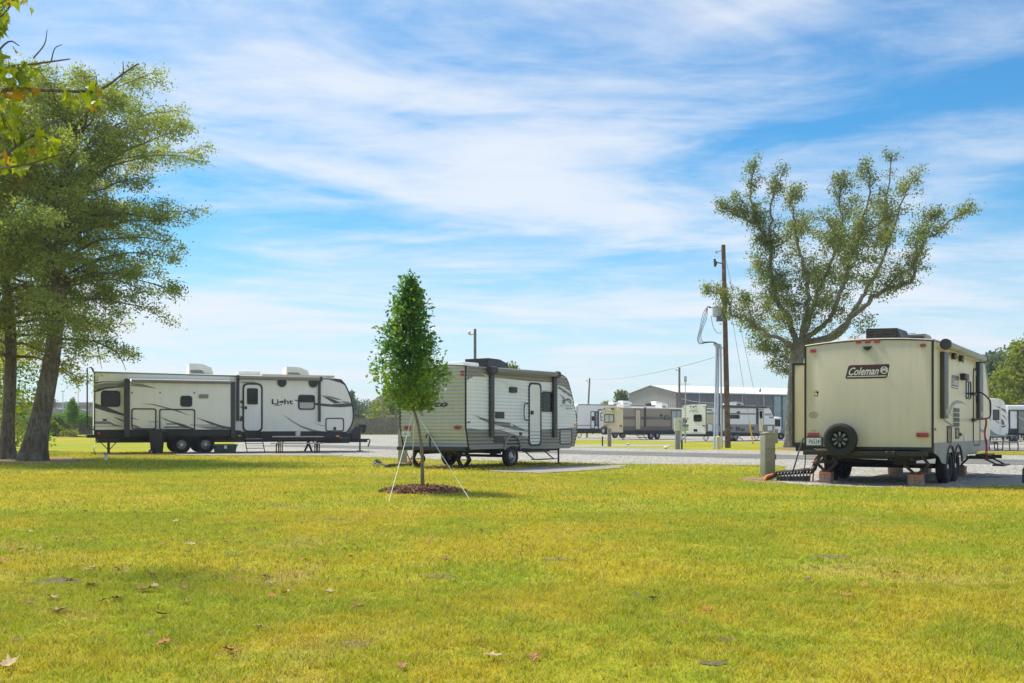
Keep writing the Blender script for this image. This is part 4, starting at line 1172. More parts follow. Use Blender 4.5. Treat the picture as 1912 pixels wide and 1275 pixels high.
    for pts in ([(-.018, .052), (.018, .052), (.03, .036), (-.03, .036)], [(-.009, .062), (.009, .062), (.009, .05), (-.009, .05)], [(-.03, -.02), (.03, -.02), (.03, -.052), (-.03, -.052)], [(-.012, -.004), (.012, -.004), (.012, -.02), (-.012, -.02)], [(-.028, .034), (-.022, .034), (-.022, -.02), (-.028, -.02)], [(.022, .034), (.028, .034), (.028, -.02), (.022, -.02)]):
        lan.prism([(cy + a, cz + b_) for a, b_ in pts], t.fr(), .0145, .0125)
    for k in range(7):
        a = math.pi * (.15 + .7 * k / 6)
        for sg in (-1, 1):
            x0, y0 = .044 * math.sin(a) * sg, .044 * math.cos(a); lan.prism([(cy + x0, cz + y0 - .002), (cy + x0 * 1.4, cz + y0 * 1.4 - .002), (cy + x0 * 1.4, cz + y0 * 1.4 + .002), (cy + x0, cz + y0 + .002)], t.fr(), .0145, .0125)
    obj('emblem_lantern', lan, 'maroon', bd)
    # stickers, plate
    b = t.rb('f', 463, 498, 494, 543)
    st = t.plate('sticker', rr(b[0], b[1], b[2], b[3], .01), 'decallt', 'r', 0, .003, label='small torn coloured sticker')
    my, mz = (b[0] + b[1]) / 2, (b[2] + b[3]) / 2
    for i, (m_, a0, a1, z0, z1) in enumerate((('yellow', -.01, .05, .0, .05), ('decalblack', -.05, .01, -.01, .04), ('lumber', -.04, .03, -.05, -.005), ('decalwhite', -.02, .02, -.03, .015))):
        obj('sticker_print', MB().prism(rr(my + a0, my + a1, mz + z0, mz + z1, .012), t.fr(), .0045 + .0006 * i, .003), m_, st)
    y0, z0 = t.R('f', 460, 675); el = lambda k_: [(y0 + .085 * k_ * math.cos(2 * math.pi * k / 24), z0 + .062 * k_ * math.sin(2 * math.pi * k / 24)) for k in range(24)]
    sk = obj('sticker', MB().ring(el(1), el(.9), t.fr(), .003, .001), 'decalblack', t.root)
    sp = MB()
    for zz, w in ((.028, .045), (.008, .058), (-.012, .058), (-.032, .04)): sp.prism([(y0 - w, z0 + zz - .004), (y0 + w, z0 + zz - .004), (y0 + w, z0 + zz + .005), (y0 - w, z0 + zz + .005)], t.fr(), .003, .001)
    obj('sticker_print', sp, 'decalgrey', sk)
    b = t.rb('f', 407, 838, 518, 895, -.05)
    pl = t.plate('licence_plate', rr(b[0], b[1], b[2], b[3], .02), 'plate', 'r', -.05, .006)
    t.text('plate_number', 'P65241', [(b[1] - .06, b[2] + .035), (b[0] + .015, b[2] + .035), (b[0] + .015, b[3] - .035), (b[1] - .06, b[3] - .035)], 'plateblue', 'r', -.05, .0075, 0, .008, pl)
    obj('plate_bracket', MB().ring(rr(b[0] - .008, b[1] + .008, b[2] - .008, b[3] + .008, .02), rr(b[0] + .004, b[1] - .004, b[2] + .004, b[3] - .004, .02), t.fr(-.05), .008, -.045), 'black', pl)
    t.plate('warning_label', [(p[0], p[1]) for p in t.quad('f', [(440, 790), (480, 790), (480, 786), (440, 786)], 'r')], 'decalgrey', 'r', 0, .002)
    # slide-out on the far side
    sl = t.bx('slide_out', 'tan', .9, 3.6, W - .02, W + .53, .80, 2.44, .01)
    obj('slide_trim', MB().box(.88, .93, W + .505, W + .55, .72, 2.46).box(.88, 3.62, W + .0, W + .55, 2.44, 2.48).box(.87, .9, W + .02, W + .5, .74, .80), 'black', sl)
    obj('slide_frame', MB().box(.95, 3.5, W - .3, W + .5, .62, .74), 'blackmetal', sl)
    # roof: air conditioners, vent, antenna
    p0 = t.R('f', 838, 120, 1.6); p1 = t.R('f', 1062, 40, 1.6)
    zt = p1[1]
    ac = obj('air_conditioner', MB().prism([(p0[0], 2.82), (p1[0] - .06, 2.82), (p1[0] - .09, 2.95), (p1[0], zt - .02), (p0[0], zt)], lambda u, w, tt: (tt, u, w), 1.6, 2.45), 'grill', t.root)
    g = MB()
    for k in range(24):
        y = p1[0] + .03 + (p0[0] - p1[0] - .06) * k / 23; g.box(1.575, 1.605, y - .006, y + .006, 2.84, zt - .05)
    for k in range(6):
        z = 2.86 + (zt - .05 - 2.86) * k / 5; g.box(1.57, 1.6, p1[0] + .02, p0[0] - .02, z - .005, z + .005)
    obj('grille', g, 'rustmetal', ac)
    pv = t.R('f', 888, 110, .8)
    obj('roof_vent', MB().box(.6, 1.1, pv[0] - .3, pv[0] + .3, 2.80, 2.90, .05), 'decalgrey', t.root)
    a2 = t.S('F', 80, 120, .9); a3 = t.S('F', 222, 120, .9)
    ac_unit(t, 3.0, 3.9, .75, 1.6, 2.82, .34, 'decalgrey')
    px, pz = t.S('F', 76, 40, 1.2)
    obj('antenna', MB().tube([(2.55, 1.2, 2.8), (2.55, 1.2, 3.2)], .025, 8).tube([(2.55, .86, 3.14), (2.55, 1.5, 3.14)], .012, 6), 'rim', t.root)
    # side wall furniture
    a0 = t.S('F', 122, 200); a1 = t.S('F', 420, 260)
    for k, (u0, u1, v0, v1) in enumerate(((105, 141, 165, 735), (405, 436, 250, 745))):
        b = t.sb('F', u0, v0, u1, v1, -.08)
        arm = obj('awning_arm', MB().box(b[0], b[1], -.085, -.002, b[2], b[3], .012), 'awning', t.root)
        obj('arm_foot', MB().box(b[0] + .05, b[1] - .05, -.095, -.08, b[2] + .06, b[2] + .18, .004), 'decalgrey', arm)
    x0 = t.S('F', 140, 130, -.18); x1 = t.S('F', 452, 235, -.18)
    aw = obj('awning_roll', MB().tube([(x0[0] - .02, -.15, 2.70), (x1[0], -.15, 2.67)], .075, 16), 'fabriclt', t.root)
    obj('awning_cap', MB().tube([(x0[0] - .13, -.15, 2.70), (x0[0] - .02, -.15, 2.70)], .105, 20), 'awning', aw)
    obj('awning_cap', MB().tube([(x1[0], -.15, 2.67), (x1[0] + .09, -.15, 2.67)], .095, 20), 'awning', aw)
    bd2, _ = badge('F', [(160, 478), (222, 490), (226, 372), (164, 358)], 's', 0)
    t.text('badge_lettering', 'Coleman', t.quad('F', [(168, 446), (217, 455), (219, 396), (170, 388)], 's', 0), 'decalwhite', 's', 0, .0125, .1, .02, bd2)
    obj('badge_stripe', MB().prism(t.quad('F', [(166, 466), (218, 476), (218, 470), (166, 460)]), t.fs(), .0125, .009), 'decalwhite', bd2)
    b = t.sb('F', 238, 350, 272, 412); obj('porch_light', MB().box(b[0], b[1], -.11, 0, b[2], b[3], .02), 'black', t.root)
    t.window(t.sb('F', 285, 410, 328, 572), r=.07, bars=(('v', .52),))
    dr = t.outline_door('entry_door', t.sb('F', 347, 305, 405, 968), r=.12, fw=.05, fill='tanside', t=.02)
    t.window(t.sb('F', 368, 362, 396, 604), r=.05, fw=.02, pane='glasslt', name='door_window', t=.03)
    # vents and hatches
    b = t.sb('F', 178, 640, 226, 806)
    v = t.plate('refrigerator_vent', rr(b[0], b[1], b[2], b[3], .02), 'decallt', 's', 0, .02)
    g = MB()
    for k in range(4):
        z = b[2] + (b[3] - b[2]) * (k + .1) / 4; g.box(b[0] + .05, b[1] - .05, -.03, -.019, z, z + (b[3] - b[2]) * .19)
    obj('louvre', g, 'black', v)
    t.outline_door('water_heater_hatch', t.sb('F', 125, 795, 162, 946), r=.03, fw=.05, fill='lumber', t=.02)
    t.outline_door('furnace_hatch', t.sb('F', 197, 812, 226, 906), r=.03, fw=.04, fill='decalgrey', t=.02)
    for u0, v0, u1, v1, m_ in ((232, 856, 246, 882, 'black'), (268, 868, 280, 926, 'decalwhite'), (20, 818, 34, 836, 'redlens')):
        b = t.sb('F', u0, v0, u1, v1); obj('side_fitting', MB().box(b[0], b[1], -.03, 0, b[2], b[3], .006), m_, t.root)
    # swooshes
    t.decal('stripe_decal', 'F', [(104, 488), (75, 505), (52, 550), (44, 600), (52, 650), (75, 700), (106, 728), (106, 718), (84, 690), (66, 645), (60, 600), (68, 550), (86, 512), (104, 500)], 'decallt')
    t.decal('stripe_decal', 'F', [(104, 500), (80, 530), (66, 570), (66, 620), (80, 660), (104, 700)], 'decaldark')
    t.decal('stripe_decal', 'F', [(142, 690), (150, 630), (175, 590), (215, 577), (255, 590), (290, 622), (250, 604), (205, 608), (175, 630), (160, 665), (158, 705)], 'decalgrey')
    t.decal('stripe_decal', 'F', [(75, 705), (110, 740), (178, 790), (178, 806), (110, 765), (78, 725)], 'decalgrey')
    t.decal('stripe_decal', 'F', [(142, 680), (178, 706), (178, 720), (142, 700)], 'decallt')
    t.decal('stripe_decal', 'F', [(52, 212), (85, 178), (104, 168), (104, 200), (80, 204)], 'lumber')
    t.decal('stripe_decal', 'F', [(142, 168), (190, 185), (245, 230), (272, 266), (230, 240), (190, 212), (142, 200)], 'lumber')
    t.decal('stripe_decal', 'F', [(385, 812), (440, 832), (440, 856), (415, 846)], 'decalgrey')
    for u, v in ((190, 205), (252, 225)):
        b = t.sb('F', u - 9, v - 30, u + 9, v + 28, -.04); obj('awning_hanger', MB().box(b[0], b[1], -.07, -.01, b[2], b[3], .01), 'black', t.root)
    # grab handle swung out from the door
    pts = [(352, 525, -.03), (380, 515, -.16), (415, 514, -.30), (450, 535, -.40), (484, 570, -.48), (498, 600, -.50), (498, 700, -.50), (484, 728, -.48), (440, 738, -.38), (390, 742, -.2), (352, 746, -.03)]
    hp = []
    for u, v, y in pts:
        x, z = t.S('F', u, v, y); hp.append((x, y, z))
    obj('grab_handle', MB().tube([p[:3] for p in smooth_path([p + (0,) for p in hp], 3)], .016, 8), 'black', t.root)
    for v in (525, 746):
        b = t.sb('F', 343, v - 14, 370, v + 16, -.02); obj('handle_mount', MB().box(b[0], b[1], -.05, -.02, b[2], b[3], .005), 'black', t.root)
    # folding entry steps in front of the door
    d0 = t.sb('F', 347, 305, 405, 968)
    sx0, sx1 = d0[0] + .1, d0[1] + .12
    steps = obj('entry_steps', MB().box(sx0, sx1, -.30, -.05, .50, .53).box(sx0, sx1, -.62, -.38, .27, .30).box(sx0, sx0 + .03, -.45, .1, .42, .50).box(sx1 - .03, sx1, -.45, .1, .42, .50)
        .tube([(sx0, -.1, .5), (sx0, -.5, .29)], .02, 6).tube([(sx1, -.1, .5), (sx1, -.5, .29)], .02, 6), 'blackmetal', t.root)
    # jacks
    y0, z0 = t.R('f', 553, 1115, .55); scissor_jack(t, .35, t.R('f', 553, 1040, .35)[0], .60, .225, .21)
    scissor_jack(t, .35, t.R('f', 1200, 1050, .35)[0], .60, .215, .235)
    scissor_jack(t, 5.4, .5, .60, .22, .2); scissor_jack(t, 5.4, W - .5, .60, .22, .2)
    obj('drain_pipes', MB().tube([(.7, W - .55, .5), (.7, W - .3, .45), (.7, W - .05, .42)], .05, 10).tube([(1.1, .9, .42), (1.1, W - .4, .45)], .035, 8).box(.75, 1.4, .6, .9, .38, .5), 'blackmetal', t.root)
    obj('tongue', MB().box(6.4, 7.6, W / 2 - .06, W / 2 + .06, .46, .58).tube([(6.4, .5, .53), (7.4, W / 2, .53)], .06, 6).tube([(6.4, W - .5, .53), (7.4, W / 2, .53)], .06, 6), 'blackmetal', t.root)
    return t
TAN = tan_trailer()

# ---------------------------------------------------------------- the small corrugated trailer in the middle
def ribbed_trailer():
    t = Rig('travel_trailer', 'small grey corrugated travel trailer with black awning arms behind the young tree', (-1.232, 26.5), 55.0)
    W, L, H = 2.315, 5.63, 2.77
    P = 0.098
    prof = lambda z: 0.027 * (0.5 + 0.5 * math.sin(2 * math.pi * z / P)) ** 0.5
    zs = [k * P / 8 for k in range(int(.5 / P * 8), int(2.9 / P * 8))]
    t.rib = (prof, zs); t.ribr = (prof, zs)
    S = lambda u, v: t.S('d', u, v)
    front = [S(u, v) for u, v in ((1000, 213), (1050, 225), (1088, 250), (1112, 300), (1140, 400), (1168, 520), (1188, 620), (1198, 700), (1200, 770), (1192, 860), (1168, 960))]
    zb = S(75, 985)[1]
    zb = .585
    fx = [p[0] for p in front]; fz = [p[1] for p in front]
    shell = [(.14, zb, 0), (.015, 1.15, 0), (.015, H, 1)] + [(x - .015, min(z, H), 1 if z > 2.6 else 0) for x, z in front] + [(front[-1][0] - .1, zb - .06, 0), (3.2, zb - .06, 0), (2.6, zb, 0)]
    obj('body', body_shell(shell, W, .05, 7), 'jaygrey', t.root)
    xr = lambda z: np.interp(z, [zb, 1.15, 3], [.14, 0, 0])
    xf = lambda z: np.interp(z, fz[::-1], fx[::-1])
    # corrugated skins: side, rear
    rows = [z for z in zs if zb <= z <= H - .005]
    nx = 24
    mb = MB()
    for z in rows:
        a, b = xr(z), (xf(z) if z < fz[0] else fx[0])
        for k in range(nx + 1): mb.v.append((a + (b - a) * k / nx, -prof(z), z))
    for j in range(len(rows) - 1):
        for k in range(nx): a = j * (nx + 1) + k; mb.f.append((a, a + 1, a + nx + 2, a + nx + 1))
    obj('side_siding', mb, 'jaygrey', t.root)
    mb = MB()
    for z in rows:
        for k in range(11): mb.v.append((xr(z) - prof(z), W * k / 10, z))
    for j in range(len(rows) - 1):
        for k in range(10): a = j * 11 + k; mb.f.append((a, a + 1, a + 12, a + 11))
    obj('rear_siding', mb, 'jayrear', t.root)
    for y in (-.02, W - .02):
        obj('corner_moulding', MB().tube([(-.012, y + .02, H + .01), (-.012, y + .02, 1.15), (.125, y + .02, zb - .02)], .026, 6), 'black', t.root)
    obj('roof_moulding', MB().tube([(-.01, 0, H + .01)] + [(-.01, W * k / 8, H + .01 + .05 * (1 - (2 * k / 8 - 1) ** 2)) for k in range(9)], .016, 6), 'black', t.root)
    obj('roof_moulding', MB().tube([(0, -.008, H + .005), (fx[0] - .05, -.008, fz[0] + .0)], .016, 6), 'fabriclt', t.root)
    obj('front_moulding', MB().tube([(x, -.012, z) for x, z in front], .018, 6), 'black', t.root)
    t.bx('rear_bottom_trim', 'black', .08, .16, .02, W - .02, zb - .05, zb + .015)
    # paint bands follow the ribs
    t.decal('paint_band', 'd', [(54, 126), (998, 222), (1086, 254), (1110, 300), (1136, 398), (1004, 330), (960, 300), (700, 285), (352, 246), (310, 240), (130, 236), (62, 276)], 'jaydark')
    t.decal('paint_band', 'd', [(64, 770), (200, 790), (700, 800), (1000, 778), (1196, 762), (1188, 860), (1164, 958), (80, 976), (66, 880)], 'jaydark')
    t.decal('stripe_decal', 'd', [(180, 190), (300, 238), (380, 250), (540, 322), (692, 398), (692, 412), (540, 352), (350, 276), (312, 266)], 'decalwhite')
    t.decal('stripe_decal', 'd', [(128, 636), (230, 668), (312, 696), (500, 716), (692, 806), (560, 792), (350, 738), (230, 696)], 'decalgrey')
    t.decal('stripe_decal', 'd', [(348, 738), (560, 790), (692, 812), (692, 866), (540, 836), (400, 786)], 'decalwhite')
    t.decal('stripe_decal', 'd', [(1004, 338), (1080, 384), (1142, 428), (1152, 458), (1060, 400), (1004, 358)], 'decalgrey')
    t.decal('stripe_decal', 'd', [(1004, 322), (1060, 345), (1134, 396), (1140, 424), (1080, 380), (1004, 336)], 'decalwhite')
    # bird emblem and lettering by the nose
    feathers = [[(380, 250), (470, 320), (560, 408), (530, 406), (440, 330)], [(460, 378), (520, 410), (580, 440), (545, 450), (495, 425)], [(445, 432), (500, 440), (560, 462), (540, 485), (480, 470)],
                [(412, 488), (480, 495), (565, 495), (530, 515), (460, 518)], [(560, 400), (640, 378), (700, 415), (728, 470), (700, 460), (660, 420), (610, 425), (590, 460), (565, 440)], [(640, 450), (690, 470), (730, 520), (700, 540), (670, 505)], [(470, 530), (540, 525), (500, 560)]]
    em = None
    for f in feathers:
        o = t.decal('bird_emblem', 'E', f, 'decaldark')
        if em is None: em = o
        else: o.parent = em; o.name = 'feather'
    t.text('model_lettering', 'JAY FLIGHT', t.quad('E', [(362, 622), (800, 632), (800, 590), (362, 580)]), 'decaldark', 's', 0, .034, .25, .012)
    t.text('model_lettering', 'SLX', t.quad('E', [(555, 700), (760, 704), (760, 660), (555, 655)]), 'decaldark', 's', 0, .034, .25, .012)
    # rear wall
    t.text('rear_lettering', 'Jayco', t.quad('c', [(520, 604), (836, 604), (836, 518), (520, 518)], 'r'), 'decalblack', 'r', 0, .034, .3, .03)
    for i, f in enumerate(([(392, 590), (440, 540), (505, 520), (470, 560), (430, 592)], [(400, 560), (430, 530), (470, 515), (440, 545)])):
        t.decal('bird_emblem', 'c', f, 'decalblack', 'r', lift=.004)
    for u, v in ((435, 792), (933, 787)):
        y0, z0 = t.R('c', u, v); b = t.rb('c', u - 39, v - 20, u + 39, v + 20); a_, b_ = (b[1] - b[0]) / 2, (b[3] - b[2]) / 2
        o = obj('tail_light', MB().prism([(y0 + a_ * math.cos(2 * math.pi * k / 20), z0 + b_ * math.sin(2 * math.pi * k / 20)) for k in range(20)], t.fr(xr(z0)), .05, 0), 'redlens', t.root)
        obj('lens_core', MB().prism([(y0 + .5 * a_ * math.cos(2 * math.pi * k / 16), z0 + .5 * b_ * math.sin(2 * math.pi * k / 16)) for k in range(16)], t.fr(xr(z0)), .058, .04), 'maroon', o)
    for u, v in ((977, 235), (977, 262), (400, 235), (400, 262)):
        b = t.rb('c', u - 16, v - 8, u + 16, v + 8); obj('marker_light', MB().box(-.045, 0, b[0], b[1], b[2], b[3], .008), 'redlens', t.root)
    b = t.rb('c', 385, 826, 472, 876, .06)
    pl = t.plate('licence_plate', rr(b[0], b[1], b[2], b[3], .02), 'plate', 'r', .02, .02)
    t.text('plate_number', 'L0851', [(b[1] - .03, b[2] + .03), (b[0] + .03, b[2] + .03), (b[0] + .03, b[3] - .03), (b[1] - .03, b[3] - .03)], 'plateblue', 'r', .02, .0215, 0, .006, pl)
    b = t.rb('c', 358, 992, 1030, 1030, -.05)
    t.bx('bumper', 'blackmetal', -.12, -.02, .0, W + .04, .50, .60, .012)
    b = t.rb('c', 616, 868, 640, 1000, -.06)
    y0 = t.R('c', 655, 900, -.06)[0]
    obj('carrier_bracket', MB().tube([(-.07, y0, .5), (-.07, y0, .93)], .035, 4).tube([(-.07, y0, .93), (-.07, y0 + .13, .93), (-.07, y0 + .13, .83)], .02, 6), 'blackmetal', t.root)
    # side fittings
    for u0, u1, v0, v1 in ((311, 350, 160, 862), (965, 1001, 222, 866)):
        b = t.sb('d', u0, v0, u1, v1, -.09)
        obj('awning_arm', MB().box(b[0], b[1], -.10, -.014, b[2], b[3], .012), 'awning', t.root)
    x0 = t.S('d', 375, 165, -.16); x1 = t.S('d', 1000, 220, -.16)
    aw = obj('awning_roll', MB().tube([(x0[0] - .05, -.15, x0[1] - .02), (x1[0] - .02, -.15, x1[1] + .01)], .075, 16), 'fabric', t.root)
    obj('awning_cap', MB().tube([(x0[0] - .34, -.15, x0[1] - .02), (x0[0] - .05, -.15, x0[1] - .02)], .105, 18), 'awning', aw)
    obj('awning_cap', MB().tube([(x1[0] - .02, -.15, x1[1] + .01), (x1[0] + .1, -.15, x1[1] + .01)], .10, 18), 'awning', aw)
    b = t.sb('d', 495, 345, 572, 405); v = obj('range_vent', MB().box(b[0], b[1], -.06, -.01, b[2], b[3], .01), 'black', t.root)
    for u0, v0, u1, v1 in ((351, 603, 443, 673), (335, 853, 446, 922)):
        b = t.sb('d', u0, v0, u1, v1); v = obj('appliance_vent', MB().box(b[0], b[1], -.04, -.01, b[2], b[3], .008), 'decaldark', t.root)
        g = MB()
        for k in range(6):
            z = b[2] + (b[3] - b[2]) * (k + .3) / 6; g.box(b[0] + .03, b[1] - .03, -.046, -.038, z, z + .02)
        obj('louvre', g, 'black', v)
    b = t.sb('d', 600, 815, 627, 846); obj('outlet_cover', MB().box(b[0], b[1], -.04, -.01, b[2], b[3], .008), 'black', t.root)
    b = t.sb('d', 503, 728, 530, 756); obj('speaker', MB().box(b[0], b[1], -.05, -.01, b[2], b[3], .02), 'pvc', t.root)
    b = t.sb('d', 66, 700, 92, 718); obj('marker_light', MB().box(b[0], b[1], -.035, -.01, b[2], b[3], .008), 'redlens', t.root)
    b = t.sb('d', 1168, 730, 1196, 752); obj('marker_light', MB().box(b[0], b[1], -.035, -.01, b[2], b[3], .008), 'amber', t.root)
    d = t.outline_door('entry_door', t.sb('d', 695, 297, 826, 956), o=-.014, r=.16, fw=.055, fill='decalwhite', t=.028)
    q = t.quad('d', [(712, 835), (812, 872), (790, 880), (712, 868)])
    b = t.sb('d', 716, 592, 738, 630); obj('door_lock', MB().box(b[0], b[1], -.07, -.03, b[2], b[3], .008), 'black', d)
    hp = [(t.S('d', u, v, y)[0], y, t.S('d', u, v, y)[1]) for u, v, y in ((700, 520, -.03), (675, 518, -.08), (660, 540, -.1), (657, 600, -.1), (660, 665, -.1), (678, 688, -.08), (700, 690, -.03))]
    obj('grab_handle', MB().tube([p[:3] for p in smooth_path([p + (0,) for p in hp], 3)], .016, 8), 'black', t.root)
    t.window(t.sb('d', 834, 390, 958, 606), o=-.014, r=.08, fw=.045, bars=(('h', .5),), t=.03)
    t.outline_door('storage_hatch', t.sb('d', 1019, 780, 1145, 940), o=-.014, r=.07, fw=.035, fill='decallt', t=.02)
    # bottom trim, wheel arch, chassis, axle, wheels
    t.plate('bottom_trim', [(.13, zb + .03), (.15, zb - .05), (2.6, zb - .05), (3.2, zb - .08), (front[-1][0] - .25, zb - .10), (front[-1][0] - .02, zb + .03)], 'greyskirt', 's', -.016, .008)
    wx = t.S('d', 527, 1060)[0]; WR = .315
    arch = [(wx + .40 * math.cos(math.pi - math.pi * k / 12), .50 + .42 * math.sin(math.pi * k / 12)) for k in range(13)]
    t.plate('wheel_well', arch, 'black', 's', -.02, .004)
    obj('fender', MB().tube([(x, -.05, z) for x, z in arch], .03, 6), 'greyskirt', t.root)
    obj('chassis', MB().box(.05, 5.2, .4, .48, .42, .54).box(.05, 5.2, W - .48, W - .4, .42, .54).box(.3, 4.8, .5, W - .5, .44, .53).tube([(wx, .2, WR), (wx, W - .2, WR)], .04, 8), 'blackmetal', t.root)
    t.wheel(wx, -.05, WR, .2, rim='rim'); t.wheel(wx, W + .05, WR, .2, rim='rim', inward=-1)
    obj('axle_spring', MB().tube([(wx - .6, .3, .4), (wx, .3, .3), (wx + .6, .3, .42)], .03, 6), 'blackmetal', t.root)
    for y in (.35, W - .35): scissor_jack(t, .35, y, .48, .02, .2, 'y', r=.036, m='blackmetal')
    obj('support_arm', MB().tube([(.7, .3, .46), (2.0, .3, .40)], .03, 6).tube([(.7, 1.2, .44), (.4, 1.9, .4)], .03, 6), 'blackmetal', t.root)
    b = t.sb('d', 700, 985, 900, 1105, -.3)
    obj('entry_steps', MB().box(b[0], b[1], -.38, -.1, .42, .45).box(b[0] + .05, b[1] + .05, -.62, -.36, .20, .225).tube([(b[0], -.1, .5), (b[0], -.5, .22)], .018, 6).tube([(b[1], -.1, .5), (b[1], -.5, .22)], .018, 6), 'blackmetal', t.root)
    x, z = t.S('d', 1013, 1030, .3); obj('front_jack', MB().tube([(x, .3, .6), (x, .3, .03)], .03, 8).box(x - .08, x + .08, .22, .38, .0, .03), 'blackmetal', t.root)
    obj('tongue', MB().tube([(5.2, .4, .48), (6.5, W / 2, .48)], .06, 6).tube([(5.2, W - .4, .48), (6.5, W / 2, .48)], .06, 6), 'blackmetal', t.root)
    # roof
    ac_unit(t, 1.95, 3.0, .7, 1.55, 2.8, .33, 'grill', 'black')
    obj('roof_vent', MB().box(.25, 1.0, .3, 1.2, 2.8, 2.92, .05).box(.4, .9, 1.4, 2.0, 2.8, 2.9, .04), 'roofwhite', t.root)
    return t
RIB = ribbed_trailer()

# ---------------------------------------------------------------- the long cream trailer on the left
def long_trailer():
    Y0 = 42.4; X0 = (177 - CX) / F * Y0
    t = Rig('travel_trailer', 'long cream travel trailer with a slide-out and dark swooshes left of the young tree', (X0, Y0), 24.8)
    W = 2.5
    S = lambda c, u, v, yo=0.0: t.S(c, u, v, yo)
    top0 = S('a', 170, 210); top1 = S('b', 1240, 287)
    zr = top0[1]
    zs_ = S('a', 300, 862)[1]; zbot = S('a', 300, 955)[1]
    nose = [S('b', u, v) for u, v in ((1240, 288), (1315, 298), (1362, 350), (1400, 430), (1428, 510), (1446, 600), (1455, 690), (1450, 760), (1430, 820), (1385, 885), (1325, 950))]
    xe = nose[-1][0]
    prof = [(0, zbot, 0), (0, zr, 1), (nose[0][0] - .4, zr - .0 if nose[0][1] > zr else zr, 1)] + [(x, min(z, zr), 1 if i < 1 else .3 if i < 3 else 0) for i, (x, z) in enumerate(nose)] + [(xe - .1, zbot, 0)]
    obj('body', body_shell(prof, W, .06, 7), 'cream', t.root)
    t.n = 2
    t.decal('skirt_panel', 'a', [(166, 864), (166, 962), (1000, 966), (1820, 1000), (1820, 870), (1300, 868), (560, 862)], 'skirt', lift=.012)
    t.decal('skirt_panel', 'b', [(180, 882), (180, 990), (1110, 975), (1325, 948), (1383, 886), (1000, 880)], 'skirt', lift=.012)
    nm = [(x, z) for x, z in nose]
    obj('nose_moulding', MB().tube([(x, -.01, z) for x, z in nm], .03, 6), 'black', t.root)
    obj('roof_moulding', MB().tube([(-.01, -.01, zr), (nose[0][0], -.01, nose[0][1])], .035, 6), 'fabric', t.root)
    obj('corner_moulding', MB().tube([(-.01, -.01, zr), (-.01, -.01, zbot)], .025, 6), 'black', t.root)
    t.decal('nose_cap_decal', 'b', [(1170, 292), (1245, 286), (1318, 298), (1358, 345), (1364, 360), (1300, 330)], 'decaldark')
    # slide-out
    yo = -.55
    a = S('a', 530, 320, yo); b = S('a', 1715, 330, yo); zt = a[1]; z0 = S('a', 900, 862, yo)[1]
    sl = t.bx('slide_out', 'cream', a[0], b[0], yo, .02, z0, zt, .01)
    for u0, u1, v0, v1 in ((503, 562, 284, 948), (1706, 1756, 318, 958)):
        q = t.sb('a', u0, v0, u1, v1, yo - .03); obj('slide_jamb', MB().box(q[0], q[1], yo - .035, .0, q[2], q[3], .01), 'awning', sl)
    p0, p1 = S('a', 580, 305, yo - .12), S('a', 1702, 330, yo - .12)
    tp = obj('slide_topper', MB().tube([(p0[0], yo - .1, p0[1] - .01), (p1[0], yo - .1, p1[1] + .01)], .075, 12), 'fabric', sl)
    obj('slide_roof', MB().prism([(yo - .02, zt + .02), (0, zt + .22), (0, zt)], lambda u, w, tt: (tt, u, w), a[0] + .03, b[0] - .03), 'roofwhite', sl)
    obj('slide_skirt', MB().box(a[0], b[0], yo + .06, .0, zbot + .06, z0), 'skirt', sl)
    o = yo
    t.window(t.sb('a', 1133, 477, 1268, 604, o), o=o, r=.12, fw=.05, t=.03)
    q = t.sb('a', 1345, 461, 1450, 507, o); obj('range_vent', MB().box(q[0], q[1], o - .05, o, q[2], q[3], .01), 'decalgrey', t.root)
    t.outline_door('storage_hatch', t.sb('a', 577, 620, 862, 860, o), o=o, r=.10, fw=.05, t=.025)
    t.outline_door('storage_hatch', t.sb('a', 893, 626, 1302, 868, o), o=o, r=.10, fw=.05, t=.025)
    for u in (585, 903, 1292):
        q = t.sb('a', u - 7, 434, u + 7, 452, o); obj('marker_light', MB().box(q[0], q[1], o - .03, o, q[2], q[3], .006), 'decaldark', t.root)
    D = lambda pts, m, oo=0.0, c='a': t.decal('stripe_decal', c, pts, m, 's', oo)
    D([(166, 325), (260, 315), (503, 318), (503, 328), (260, 325), (166, 345)], 'decaldark')
    D([(166, 352), (270, 335), (503, 334), (503, 368), (300, 368), (166, 405)], 'decalgrey')
    D([(166, 405), (300, 372), (503, 370), (503, 378), (290, 402), (166, 442)], 'decaldark')
    D([(166, 562), (300, 605), (503, 690), (503, 708), (300, 660), (166, 615)], 'decaldark')
    D([(370, 715), (440, 738), (503, 768), (503, 778), (430, 748)], 'decaldark')
    D([(166, 768), (330, 770), (385, 800), (490, 826), (166, 826), (166, 820), (380, 818), (340, 802), (166, 798)], 'decalgrey')
    D([(570, 335), (700, 345), (870, 397), (740, 380), (570, 345)], 'decalgrey', o); D([(570, 352), (680, 362), (800, 385), (680, 376), (570, 366)], 'decalgrey', o)
    D([(690, 566), (850, 575), (960, 605), (1100, 640), (1260, 706), (1090, 655), (960, 620), (830, 585)], 'decalgrey', o)
    D([(570, 722), (600, 728), (670, 752), (570, 736)], 'decalgrey', o); D([(580, 800), (640, 815), (720, 858), (640, 856), (600, 830)], 'decalgrey', o)
    D([(905, 715), (1010, 760), (1180, 805), (1310, 860), (1180, 845), (1060, 790), (960, 752)], 'decaldark', o)
    D([(1302, 722), (1480, 775), (1600, 815), (1706, 835), (1706, 862), (1600, 850), (1480, 800)], 'decaldark', o)
    D([(965, 790), (1060, 790), (1090, 805), (985, 806)], 'decalgrey', o); D([(960, 824), (1130, 824), (1190, 848), (940, 848)], 'decalgrey', o)
